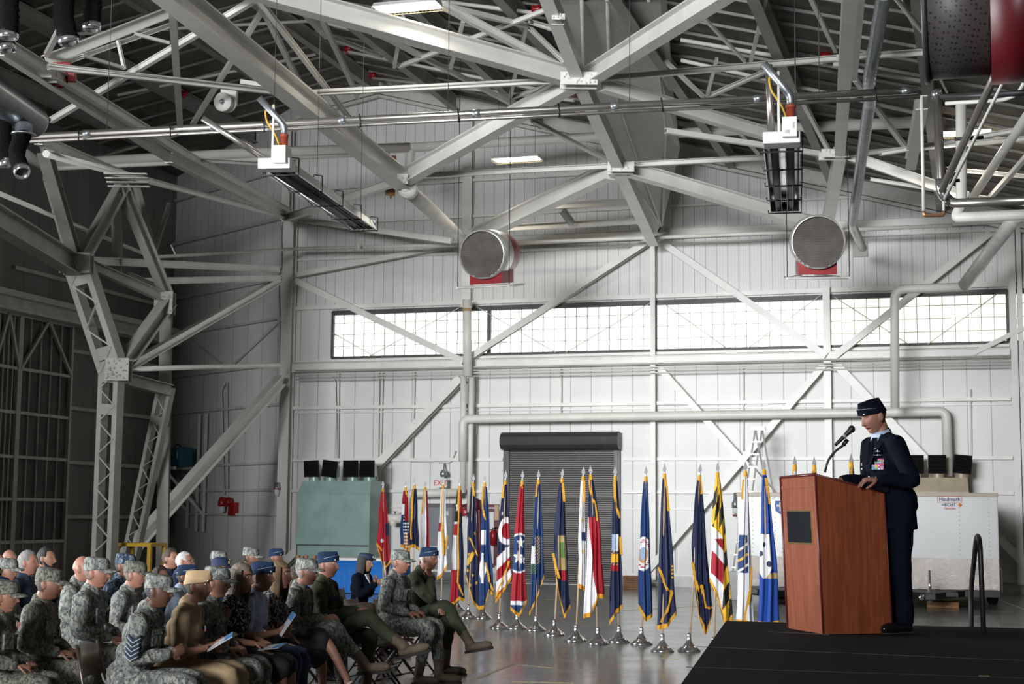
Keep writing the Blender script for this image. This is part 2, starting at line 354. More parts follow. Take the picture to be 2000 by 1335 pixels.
# ---------------------------------------------------------- wall columns
def column(px, y0, y1, w, off, m=WHITE, px1=None, dep=None):
    b0 = W(px1 or px, y1, off); t = W(px, y0, off); t = V((b0.x, b0.y, t.z)); mb = MB(); mb.ibeam(b0, t, w, dep or w, up=N); o = struct(mb.build('steel_column', m)); return o
column(563, 425, 1131, .30, .22, dep=.30, px1=551); column(1279, 466, 1132, .13, .16, px1=1278, dep=.3); column(1620, 560, 1140, .18, .16, px1=1623, dep=.3)
column(1976, 430, 1142, .16, .2, px1=1994, dep=.3); column(1990, 430, 1142, .12, .14, px1=2008, dep=.3); column(914, 230, 600, .26, .14, px1=912, dep=.2)
column(560, 255, 423, .24, .2, px1=560)
# ---------------------------------------------------------- wall braces, one object each
def brace(a, c, off, w, h=None, kind='I', m=WHITE, f=W):
    mb = MB(); mb.ibeam(f(*a, off), f(*c, off), w, h or w, up=N, kind=kind); return struct(mb.build('wall_brace', m))
for a, c, off, w in [((578, 548), (906, 706), .35, .17), ((924, 694), (1268, 470), .35, .17), ((1288, 470), (1614, 695), .35, .17), ((1630, 696), (1935, 455), .35, .17),
                     ((578, 537), (888, 478), .3, .14), ((900, 738), (552, 1104), .4, .22), ((1290, 720), (1642, 1112), .35, .16), ((1610, 712), (1264, 1116), .35, .17), ((1634, 712), (2020, 1122), .35, .20), ((1890, 695), (2000, 640), .3, .12)]:
    brace(a, c, off, w)
for a, c in [((700, 700), (1268, 470)), ((650, 650), (730, 695)), ((720, 696), (902, 598)), ((930, 598), (1085, 688)), ((1105, 688), (1272, 590)), ((1300, 595), (1420, 680)), ((1460, 680), (1605, 575)), ((1630, 580), (1775, 672)), ((1812, 672), (1950, 572))][1:]:
    mb = MB(); mb.tube([W(*a, .12), W(*c, .12)], .013, seg=6); struct(mb.build('wall_tie_rod', WHITE2))
for a, c in [((355, 650), (435, 712)), ((455, 712), (548, 625))]:
    mb = MB(); mb.ibeam(W2(*a, .08), W2(*c, .08), .05, .05, kind='B'); struct(mb.build('wall_tie_rod', WHITE2))
# hangar doors in the side wall: dirty glazed leaves with white frames
DM = mat('grimy_door_glazing', (.10, .095, .085), .5, 0, .45, 1.6, 0, 0, var_detail=8)
def W3(px, py, off=0.0):
    d = ray(px, py); q = corner + U * off
    return V((0, 0, EYE)) + d * ((q - V((0, 0, EYE))).dot(U) / d.dot(U))
xs = [(W3(px, 800) - corner).dot(-N) for px in (-120, -30, 22, 126)]
for i in range(3):
    x0, x1 = xs[i] + .04, xs[i + 1] - .04; z1 = 6.9
    mb = MB(); mb.box((x0, -.12, 1.0), (x1, -.06, z1), M=M3); o = struct(mb.build('door_%d' % (i + 1), DM, M=M3))
    mb = MB(); mb.box((x0, -.14, .02), (x1, -.04, 1.0), M=M3); mb.build('lower_panel', SIDEP, o)
    mb = MB(); nn = 5
    for k in range(nn + 1):
        x = x0 + (x1 - x0) * k / nn; w = .10 if k in (0, nn) else .03
        mb.box((x - w / 2, -.22 if k in (0, nn) else -.17, .02), (x + w / 2, -.1, z1), M=M3)
    for z in (1.0, 2.1, 3.2, 4.35, 5.5, z1): mb.box((x0, -.2, z - .04), (x1, -.1, z + .04), M=M3)
    mb.ibeam(M3 @ V((x0, -.2, 5.5)), M3 @ V(((x0 + x1) / 2, -.2, z1)), .08, .08, kind='B'); mb.ibeam(M3 @ V((x1, -.2, 5.5)), M3 @ V(((x0 + x1) / 2, -.2, z1)), .08, .08, kind='B')
    mb.build('door_frame', WHITE2, o)
mb = MB(); mb.box((-20, -.5, 7.0), (-.5, -.05, 7.25), M=M3); mb.box((-20, -.7, 7.25), (-.5, -.05, 7.4), M=M3)
for k in range(5): mb.box((-20, -.62 + k * .1, 6.9), (-.5, -.59 + k * .1, 7.0), M=M3)
struct(mb.build('trim_4', WHITE2))
# roller shutter door
SHM = mat('grey_shutter_slats', (.16, .15, .145), .5, .2, .08, 4)
mb = MB(); nsl = 62
for k in range(nsl):
    z0 = .02 + k * (DZ - .4) / nsl; h = (DZ - .4) / nsl
    mb.extr([(0, 0), (.035, h * .25), (.035, h * .7), (0, h)], MW @ V((DX0 + .06, -.04, z0)), MW @ V((DX1 - .06, -.04, z0)), Z)
sh = struct(mb.build('door_4', SHM))
mb = MB(); c0, c1 = MW @ V((DX0 - .08, -.26, DZ - .17)), MW @ V((DX1 + .10, -.26, DZ - .17))
mb.extr([(math.cos(a) * .27, math.sin(a) * .24) for a in [math.pi * 2 * k / 14 for k in range(14)]], c0, c1, Z)
mb.build('shutter_drum', mat('dark_drum_cover', (.06, .058, .056), .42, .3, .15, 3), sh)
for x in (DX0, DX1): mb = MB(); mb.box((x - .08, -.14, 0), (x + .08, 0, DZ - .25)); mb.v = [MW @ p for p in mb.v]; mb.build('guide_rail', DKSTEEL, sh)
# personnel door with transom
E0, E1, EZ = wl(W(836, 1100)).x, wl(W(884, 1100)).x, wl(W(860, 990)).z
mb = MB(); mb.box((E0, -.07, .02), (E1, -.02, EZ)); mb.v = [MW @ p for p in mb.v]; d5 = struct(mb.build('door_5', mat('grey_door_paint', (.20, .21, .23), .45, 0, .05)))
mb = MB(); mb.box((E0 - .09, -.09, 0), (E0, 0, EZ + .1)); mb.box((E1, -.09, 0), (E1 + .09, 0, EZ + .1)); mb.box((E0 - .09, -.09, EZ), (E1 + .09, 0, EZ + .1)); mb.v = [MW @ p for p in mb.v]; mb.build('door_frame', mat('door_frame_grey', (.10, .10, .11), .5, 0, .05), d5)
mb = MB(); mb.box((E0 + .08, -.11, EZ - .85 - .25), (E1 - .08, -.075, EZ - .85 - .18)); mb.box((E0 + .42, -.1, EZ - .22), (E0 + .6, -.075, EZ - .1)); mb.v = [MW @ p for p in mb.v]; mb.build('push_bar', mat('aluminium', (.6, .6, .6), .3, .8, .05), d5)
# ================================================================== OVERHEAD STEEL
# each row: x0, y0, depth0, x1, y1, depth1, width in picture px (turned into metres at that depth), profile
def truss(name, label, cat, rows, plates=(), m=WHITE, base=None):
    P0 = Q(rows[0][0], rows[0][1], rows[0][2]); root = thing(name, label, cat, base or P0)
    for r in rows:
        x0, y0, d0, x1, y1, d1, w = r[:7]
        if y0 < 0 and y1 > 0: k = (y0 + 70) / (y1 - y0); x0, y0, d0 = x0 - (x1 - x0) * k, -70, d0 - (d1 - d0) * k
        if y1 < 0 and y0 > 0: k = (y1 + 70) / (y0 - y1); x1, y1, d1 = x1 - (x0 - x1) * k, -70, d1 - (d0 - d1) * k
        kind = r[7] if len(r) > 7 else 'I'
        a, b_ = Q(x0, y0, d0), Q(x1, y1, d1); ww = w * (d0 + d1) / 2 / F0; mb = MB()
        if kind == 'T': mb.tube([a, b_], ww / 2, seg=10)
        elif kind == 'X':                                    # laced box member: two chords, battens, zigzag lacing
            dr = (b_ - a).normalized(); sd = dr.cross(N).normalized()
            for sgn in (-1, 1): mb.ibeam(a + sd * sgn * ww * .40, b_ + sd * sgn * ww * .40, ww * .24, ww * .6, up=N, kind='B')
            L = (b_ - a).length; n = max(4, int(L / (ww * .75)))
            for k in range(n):
                p, q = a + dr * L * k / n, a + dr * L * (k + 1) / n; s1 = sd * ww * .4 * (1 if k % 2 else -1)
                mb.ibeam(p + s1 + N * ww * .3, q - s1 + N * ww * .3, ww * .06, ww * .06, kind='B')
            for tpos in (0.02, .16, .84, .96): mb.box((-ww * .4, -ww * .3, -ww * .25), (ww * .4, ww * .3, ww * .25), M=Matrix.Translation(a + dr * L * tpos) @ Matrix((sd, N, dr)).transposed().to_4x4())
        else: mb.ibeam(a, b_, ww, ww * (1.25 if kind == 'I' else 1), kind=kind)
        mb.build('beam' if kind != 'T' else 'tube_chord', m, root)
    for px, py, d, w, h, nb in plates:
        c = Q(px, py, d); ww, hh = w * d / F0 / 2, h * d / F0 / 2; mb = MB(); M = Matrix.Translation(c) @ Matrix((V((1, 0, 0)), V((0, 1, 0)), Z)).transposed().to_4x4()
        mb.box((-ww, -.16, -hh), (ww, -.13, hh), M=M); mb2 = MB(); mb2.box((-ww, .13, -hh), (ww, .16, hh), M=M); mb2.build('gusset_plate', m, root)
        rr = random.Random(int(px))
        for k in range(nb): x, z = rr.uniform(-.85, .85) * ww, rr.uniform(-.8, .8) * hh; mb.lathe([(0, -.025), (.022, -.02), (.022, 0)], M @ V((x, -.16, z)), V((0, 1, 0)), 6)
        mb.build('gusset_plate', m, root)
    return root
truss('roof_truss', 'white truss spine leaning down to the wall, wide diagonals meeting at its two bolted plates', 'truss', [
    (1068, -14, 25, 1135, 160, 28, 27), (1135, 160, 28, 1212, 328, 33, 24), (1212, 328, 33, 1276, 468, 38.9, 22),
    (520, -14, 24, 1115, 150, 28, 32), (1120, 160, 28, 788, 348, 32, 26), (1150, 150, 28, 1400, -8, 23, 32), (1190, 335, 33, 925, 462, 38, 24),
    (1175, 165, 28, 1500, 262, 31, 20), (1230, 330, 33, 1590, 436, 36, 22), (1225, 322, 33, 1520, 306, 33, 10, 'C'), (800, 344, 32, 1200, 324, 33, 10, 'C'),
    (600, 182, 27, 1110, 157, 28, 11, 'C'), (620, 178, 27, 1110, 152, 28, 5, 'T'), (1160, 155, 28, 1655, 112, 27, 11, 'C'), (1655, 112, 27, 1800, 102, 24, 12, 'C'),
    (1060, 402, 37, 1240, 394, 37.6, 12), (978, 446, 37.5, 1262, 430, 38.3, 10), (1098, 410, 37.2, 1120, 440, 37.6, 10), (1040, 235, 30, 1196, 318, 33, 8, 'C')],
    [(1130, 157, 27.7, 74, 26, 20), (1212, 328, 32.7, 52, 20, 14), (1090, 38, 25.5, 26, 12, 6)])
truss('roof_truss', 'heavy white girder slanting from the roof to a knuckle joint above the louvred fan', 'truss', [
    (335, -12, 22, 785, 352, 32, 36), (500, -8, 24, 770, 345, 32, 9, 'C'), (620, 182, 27, 470, 160, 27, 9, 'C')],
    [(786, 352, 31.8, 22, 20, 6)])
mb = MB(); mb.tube([Q(790, 362, 32), Q(808, 380, 32.8), Q(903, 466, 38)], .14, seg=14, rs=[.11, .17, .13]); mb.lathe([(0, -.1), (.2, -.1), (.2, .1), (0, .1)], Q(797, 370, 32.2), (Q(903, 466, 38) - Q(790, 362, 32)).normalized(), 14)
tag(recenter(mb.build('strut', WHITE2)), 'round flaking white strut running from the knuckle joint down behind the fan', 'strut')
truss('roof_truss', 'slim white trusswork of crossing angles close under the dark decking beside the black hoses', 'truss', [
    (335, -10, 22, 352, 250, 30, 13), (90, 118, 24, 335, 22, 26, 18), (95, 133, 24, 335, 48, 26, 10, 'C'), (100, 235, 27, 510, -8, 24, 10), (95, 130, 23, 560, 182, 27, 11, 'C'), (95, 126, 23, 560, 176, 27, 5, 'T'),
    (0, 98, 22, 330, 308, 30, 15), (22, 92, 22, 360, 300, 30, 15), (375, 245, 30, 525, 0, 25, 9, 'C'), (240, 132, 25, 160, 108, 24, 6, 'C'), (330, 84, 25.5, 262, 66, 25, 6, 'C'), (230, 78, 25, 243, 135, 25.2, 6, 'C'), (90, 108, 24, 115, 60, 22, 10, 'C')],
    [(92, 145, 23.5, 30, 24, 8)])
truss('roof_truss', 'long white double girder descending from the hose corner to the tall wall column', 'truss', [
    (330, 308, 30, 562, 424, 42, 13), (360, 300, 30, 566, 412, 42, 10), (90, 300, 26, 545, 420, 41, 12, 'T'), (75, 272, 25, 260, 350, 34, 14), (350, 310, 31, 540, 322, 33, 8, 'C'), (560, 425, 41.5, 780, 352, 32.5, 12), (585, 428, 42, 880, 470, 39, 9)], [(562, 424, 41.6, 26, 14, 4)])
truss('roof_truss', 'white girder frame with upright post beside the spiral duct and bolted joint', 'truss', [
    (1660, -10, 22, 1640, 300, 32, 25), (1640, 300, 32, 1610, 470, 37.5, 22), (1682, -10, 23, 1668, 150, 27, 14), (1655, 302, 32, 1890, 385, 31, 16), (1600, 300, 32, 1300, 255, 30, 10, 'C'), (1650, 302, 32, 2010, 270, 31, 9, 'C'),
    (1580, -10, 22, 1632, 100, 26, 8, 'C'), (1365, 25, 26, 1455, 120, 28, 6, 'C'), (1498, -10, 26, 1466, 120, 28, 7, 'C'), (1536, 140, 29, 1622, 300, 32, 8, 'C'), (1440, 255, 33, 1482, 302, 33, 6, 'C'), (1300, 120, 30, 1375, 190, 31, 7, 'C'), (1380, 190, 31, 1500, 137, 30, 8, 'C'),
    (1380, 190, 31, 1400, 115, 30, 6, 'C'), (1745, -10, 20, 1800, 60, 22, 11, 'T'), (1670, 155, 28, 1770, 290, 31, 9, 'C'), (1800, 200, 26, 1778, 320, 30, 22)],
    [(1628, 302, 31.8, 54, 16, 12), (1640, 118, 27, 20, 14, 4)])
truss('roof_truss', 'thin pale lattice of crossing struts high beneath the decking above the wall gable', 'truss', [
    (608, -8, 26, 700, 190, 31, 9), (500, -8, 25, 592, 175, 29, 9), (592, 20, 27, 640, 70, 29, 12), (640, 70, 29, 745, 110, 31, 8, 'C'), (728, 60, 29, 1005, 205, 34, 8), (780, 130, 31, 1065, 20, 28, 7), (880, 132, 31, 905, 40, 29, 7), (995, 195, 34, 1028, 50, 29, 7), (1000, 190, 34, 1080, 165, 32, 6),
    (1028, 50, 29, 862, 10, 27, 10, 'C'), (1028, 40, 29, 1095, 60, 27, 10, 'C'), (1035, 55, 29, 1100, 118, 27, 8, 'C'), (865, 10, 26, 1090, 130, 28, 12), (650, 0, 26, 740, 30, 28, 5, 'C'), (770, 130, 31, 788, 30, 29, 7)])
truss('roof_truss', 'white struts of the far right roof frame crossing near the big mesh drum', 'truss', [
    (2020, 205, 26, 1900, 385, 31, 18, 'T'), (2010, 300, 28, 1930, 390, 31, 9, 'C'), (1720, 300, 30, 2010, 250, 27, 9, 'C'), (1850, 330, 31, 2010, 345, 30, 8, 'C'), (1700, 350, 32, 2010, 400, 31, 7, 'C'), (1760, 0, 22, 1850, 180, 27, 5, 'C')])
# big riveted portal at the side wall
truss('portal_frame', 'shade-greyed white riveted portal frame with laced legs standing in front of the dark glazed doors', 'portal frame', [
    (-20, 418, 26, 148, 520, 31, 34), (152, 512, 31, 222, 725, 31.5, 50, 'X'), (218, 728, 31.5, 200, 1178, 32, 42, 'X'), (238, 716, 31.6, 332, 585, 33.5, 22), (245, 740, 32, 332, 762, 33.5, 18), (325, 755, 33.6, 240, 1162, 34.8, 30, 'X'),
    (325, 590, 34, 316, 1160, 35, 22), (155, 508, 31, 330, 585, 33.5, 15), (160, 505, 31, 238, 365, 32, 20), (238, 362, 32, 332, 590, 33.6, 18), (145, 510, 31, 100, 350, 30, 20), (228, 372, 32, 230, 545, 33, 20), (250, 540, 33, 330, 575, 33.8, 14), (85, 290, 28, 148, 505, 31, 22),
    (300, 490, 33, 265, 360, 34, 10), (300, 498, 33, 330, 400, 36, 8)], [(150, 515, 30.8, 60, 40, 22), (232, 722, 31.4, 46, 44, 24), (322, 592, 33.4, 36, 44, 18)], mat('shaded_portal_white', (.40, .39, .36), .55, 0, .12, 2))  # white steel greyed in its colour to imitate shade on the portal
truss('bracing_frame', 'long white braces fanning from the riveted portal frame to the tall wall column', 'bracing', [
    (160, 508, 31.2, 546, 526, 41, 11), (240, 550, 33, 548, 543, 41, 10), (246, 718, 31.6, 548, 546, 41.5, 12), (246, 720, 31.6, 545, 713, 41.5, 10, 'T'), (548, 742, 42, 232, 1100, 35.5, 19)])
# white folded draught curtain hanging below the roof
CUR = mat('white_curtain_panels', (.58, .575, .55), .55, 0, .10, 1.0)
c_t = [Q(1082, -30, 27), Q(1150, -30, 25), Q(1205, -30, 25.5), Q(1262, -30, 28), Q(1290, 60, 31)]
cols = [[(1082, -30, 29.5), (1165, 170, 33), (1222, 300, 36), (1290, 440, 38.6)], [(1135, -30, 27.5), (1140, 165, 32), (1213, 320, 35.5), (1290, 442, 38.5)], [(1185, -30, 27), (1190, 150, 32.4), (1240, 300, 35.6), (1291, 442, 38.5)],
        [(1262, -30, 28.5), (1285, 130, 32.8), (1300, 260, 36), (1292, 442, 38.5)], [(1300, -30, 30.5), (1315, 180, 35), (1328, 290, 37.2), (1293, 442, 38.8)]]
mb = MB(); g = [[Q(*p) for p in c] for c in cols]; vs = [p for c in g for p in c] + [p + V((0, .9, 0)) for c in (g[0], g[-1]) for p in c]
fs = [(i * 4 + j, (i + 1) * 4 + j, (i + 1) * 4 + j + 1, i * 4 + j + 1) for i in range(4) for j in range(3)] + [(j, j + 1, 21 + j, 20 + j) for j in range(3)] + [(16 + j, 17 + j, 25 + j, 24 + j) for j in range(3)] + [(20 + j, 21 + j, 25 + j, 24 + j) for j in range(3)]
mb.add(vs, fs)
dc = tag(recenter(mb.build('draught_curtain', CUR)), 'tall white folded draught curtain tapering down behind the truss spine', 'curtain')
mb = MB()
for c in (1, 2, 3): mb.tube([p - V((0, .04, 0)) for p in g[c]], .035, seg=6)
PM[dc.name] = Matrix.Translation(dc.location); mb.build('batten', WHITE2, dc)
# ================================================================== OVERHEAD EQUIPMENT
def pipe(name, label, cat, pts, r, m, seg=10, rad=.25, group=None, parent=None, fn=Q):
    mb = MB(); ps = [fn(*p) for p in pts]; mb.tube(arc(ps, rad) if len(ps) > 2 else ps, r, seg=seg)
    o = mb.build(name, m, parent)
    return tag(recenter(o), label, cat, group) if label else o
def bands(o_name, ps, r, step, m, parent=None, w=.03):           # joint bands along a straight pipe
    a, b_ = ps; L = (b_ - a).length; d = (b_ - a).normalized(); k = step / 2
    while k < L: mb = MB(); mb.lathe([(r, -w), (r * 1.12, -w), (r * 1.12, w), (r, w)], a + d * k, d, 12); k += step; mb.build(o_name, m, parent)
def pipeset(name, label, cat, items, m, group=None):
    root = thing(name, label, cat, Q(*items[0][1][0]), 0, group)
    for it in items: pipe(it[0], None, None, it[1], it[2], it[3] if len(it) > 3 else m, parent=root, seg=it[4] if len(it) > 4 else 10)
    return root
ln = thing('heating_pipe_run', 'long shiny steel heater flue with thin conduit under it crossing the whole hangar', 'pipe', Q(84, 264, 24))
a, c = Q(50, 267, 24), Q(1792, 176, 21.5); pipe('main_pipe', None, None, [(50, 267, 24), (1792, 176, 21.5)], .052, STEEL, 12, parent=ln)
bands('coupling', (a, c), .052, 2.1, GALV, ln, .06)
a2, c2 = Q(50, 277, 24), Q(1797, 189, 21.5); pipe('conduit', None, None, [(50, 277, 24), (1797, 189, 21.5)], .028, STEEL, 8, parent=ln)
for k in range(9):
    mb = MB(); t = (k + .6) / 9; p = a.lerp(c, t); q = a2.lerp(c2, t); mb.tube([p + V((0, -.07, .07)), q + V((0, -.05, -.05))], .012, seg=6); mb.build('clamp', BLACKM, ln)
mb = MB()
for k in range(5):
    p = a.lerp(c, (k + .5) / 5); q = p.copy(); q.z = roofz(p) - .05; mb.tube([p, q], .006, seg=5)
o = mb.build('hanger_wire', DKSTEEL, ln); o['kind'] = 'stuff'
pipeset('roof_main_duct', 'thick cream insulated pipe running under the trusses in front of the gable wall', 'pipe', [
    ('pipe', [(45, 298, 33), (80, 322, 33.5), (480, 299, 36), (800, 288, 38)], .125), ('pipe', [(800, 288, 38), (1180, 266, 38), (1490, 252, 36), (1800, 238, 33)], .12), ('riser', [(803, 288, 38), (797, 346, 38.2)], .10),
    ('branch_pipe', [(80, 330, 33), (480, 312, 35.5), (760, 300, 37)], .05), ('stub', [(88, 332, 33), (88, 354, 33)], .05), ('stub', [(110, 332, 33), (110, 356, 33)], .05)], CREAM)
pipeset('ledge_pipe', 'narrow cream pipe kinking round the corner bay then running level below the round fans', 'pipe', [
    ('pipe', [(-10, 374, 27), (297, 502, 37), (574, 486, 42)], .045), ('pipe', [(574, 486, 42), (891, 478, 40), (1350, 461, 38.4), (1860, 440, 36)], .05), ('hanger', [(334, 478, 38), (345, 502, 38)], .02), ('collar', [(700, 470, 40.8), (700, 488, 40.8)], .03)], CREAM)
# spiral duct with black hoses
sd = thing('spiral_duct', 'large galvanised spiral duct stub poking in above two hanging black hoses', 'duct', P(40, 220, 21))
mb = MB(); A0, A1 = P(-60, 150, 20), P(70, 242, 21.5); n = 72
mb.tube([A0.lerp(A1, k / n) for k in range(n + 1)], .2, seg=20, rs=[.212 + (.012 if k % 2 else 0) for k in range(n + 1)]); mb.build('duct_body', GALV, sd)
for px, py in ((8, 228), (46, 258)):
    mb = MB(); c0 = P(px, py, 21); mb.lathe([(.08, .14), (.12, .1), (.12, -.02), (.17, -.02), (.17, -.04), (.1, -.04)], c0, Z, 18); mb.build('collar', GALV, sd)
HOSE = mat('black_fabric_hose', (.006, .006, .006), .95, 0, .2, 8, .8, 30, spec=.08)
def hose(label, pts, r, ring=True):
    root = thing('exhaust_hose', label, 'hose', P(*pts[0])); ps = arc([P(*p) for p in pts], .6, 10); q = [ps[0]]
    for a_, b_ in zip(ps, ps[1:]):
        n = max(1, int((b_ - a_).length / .035))
        for k in range(1, n + 1): q.append(a_.lerp(b_, k / n))
    rr = random.Random(int(pts[0][0] * 7)); q = [p + V((rr.uniform(-.006, .006), 0, 0)) for p in q]
    mb = MB(); mb.tube(q, r, seg=18, caps=False, rs=[r * (1 + (.07 if i % 2 else -.03) + rr.uniform(-.02, .02)) for i in range(len(q))]); mb.build('hose_body', HOSE, root)
    d = (q[-1] - q[-4]).normalized(); mb = MB(); mb.lathe([(r * .85, -.05), (r * 1.04, -.05), (r * 1.07, .01), (r * 1.0, .05), (r * .85, .05), (r * .80, -.04)], q[-1], d, 22); mb.build('cuff', CHROME, root)
    mb = MB(); mb.lathe([(0, -.03), (r * .8, -.03)], q[-1], d, 18); mb.build('opening', BLACKM, root)
hose('black hose with silver cuff hanging in the top corner of the view', [(20, -60, 19), (18, 10, 19), (18, 68, 19)], .115)
hose('short black hose end tucked behind the corner hose, silver cuff below', [(6, -60, 20), (8, 40, 20), (13, 92, 20)], .11)
hose('bent bulky black hose, middle one of the hoses along the top edge', [(135, -60, 19), (122, 30, 19), (134, 78, 19)], .125)
hose('straight black hose with open cuff beside the bent bulky one', [(182, -60, 19.5), (181, 0, 19.5), (178, 52, 19.5)], .115)
hose('straight black hose hanging from the spiral duct collar at the frame edge', [(8, 232, 21), (8, 280, 21), (12, 318, 21)], .10)
hose('crooked black hose with round open end under the spiral duct', [(46, 262, 21), (30, 300, 20.6), (42, 334, 20.4)], .105)
# reels
def reel(label, px, py, D, r, m, rot):
    root = thing('hose_reel', label, 'reel', P(px, py, D)); ax_ = V(rot).normalized(); c0 = P(px, py, D)
    mb = MB(); mb.lathe([(0, -.10), (r, -.10), (r, -.085), (r * .5, -.08), (r * .5, .08), (r, .085), (r, .10), (0, .10)], c0, ax_, 26); mb.build('drum', m, root)
    mb = MB(); mb.lathe([(r * .8, -.07), (r * .86, -.035), (r * .8, 0), (r * .86, .035), (r * .8, .07)], c0, ax_, 22); mb.build('wound_hose', m, root)
    mb = MB(); mb.rbox((-.14, -.05, -.02), (.14, .12, r + .12), M=Matrix.Translation(c0 + ax_ * .12)); mb.build('bracket', m, root)
    mb = MB(); mb.lathe([(0, .16), (.03, .16), (.035, .1), (.05, .1)], c0, -ax_, 10); mb.build('hub', CHROME, root)
reel('red hose reel under the truss beside the small red box', 112, 152, 24, .15, RED, (.35, .9, .1)); reel('round white cable reel hanging below the horizontal truss rail', 440, 200, 26.5, .17, WHITE, (.3, .9, .1))
mb = MB(); mb.rbox((-.06, -.06, -.09), (.06, .06, .09), .01, M=Matrix.Translation(P(141, 149, 24))); bx_ = tag(recenter(mb.build('junction_box', RED)), 'small red junction box next to the red hose reel', 'box')
# sprinkler fittings
for i, (px, py, lab) in enumerate([(617, 34, 'red pipe coupling highest on the roof by the first strip light'), (680, 95, 'red pipe coupling midway along the roof sprinkler pipe'), (728, 147, 'red pipe coupling just under the gable peak'), (1048, 18, 'red pipe coupling beside the truss spine top'), (1092, 115, 'red pipe coupling above the bolted plate'),
                                   (1121, 176, 'red pipe coupling below the bolted plate'), (1612, 110, 'red pipe coupling near the upright post'), (360, 182, 'red sprinkler fitting above the cable reel'), (428, 230, 'red sprinkler fitting under the cable reel')]):
    c0 = Q(px, py, 60); mb = MB(); mb.lathe([(0, -.09), (.07, -.09), (.09, -.06), (.07, 0), (.09, .06), (.07, .09), (0, .09)], c0, U, 10); mb.tube([c0, c0 - Z * .14], .035, seg=8); tag(recenter(mb.build('pipe_coupling', RED)), lab, 'pipe fitting')
for i, (a_, b_, lab) in enumerate([((617, 34), (1000, 130), 'sprinkler pipe'), ((680, 95), (1092, 176), 'sprinkler pipe'), ((860, -5), (1048, 18), 'sprinkler pipe'), ((728, 147), (1121, 190), 'sprinkler pipe'), ((150, 60), (617, 34), 'sprinkler pipe'), ((200, 300), (428, 235), 'sprinkler pipe'), ((230, 180), (617, 100), ''), ((1330, 70), (1800, 150), ''), ((1330, 110), (1800, 215), '')]):
    p, q = Q(*a_, 60), Q(*b_, 60); p.z -= .08; q.z -= .08; mb = MB(); mb.tube([p, q], .04, seg=8)
    tag(recenter(mb.build('sprinkler_pipe', CREAM)), 'thin cream sprinkler pipe ' + ('running from the highest red coupling', 'running from the midway red coupling', 'beside the truss spine top', 'starting just under the gable peak', 'leading up to the highest red coupling', 'ending at the fitting under the cable reel', 'crossing behind the first big diagonal', 'near the upright post, the upper one', 'near the upright post, the lower one')[i], 'pipe', 'sprinkler pipes under the roof')
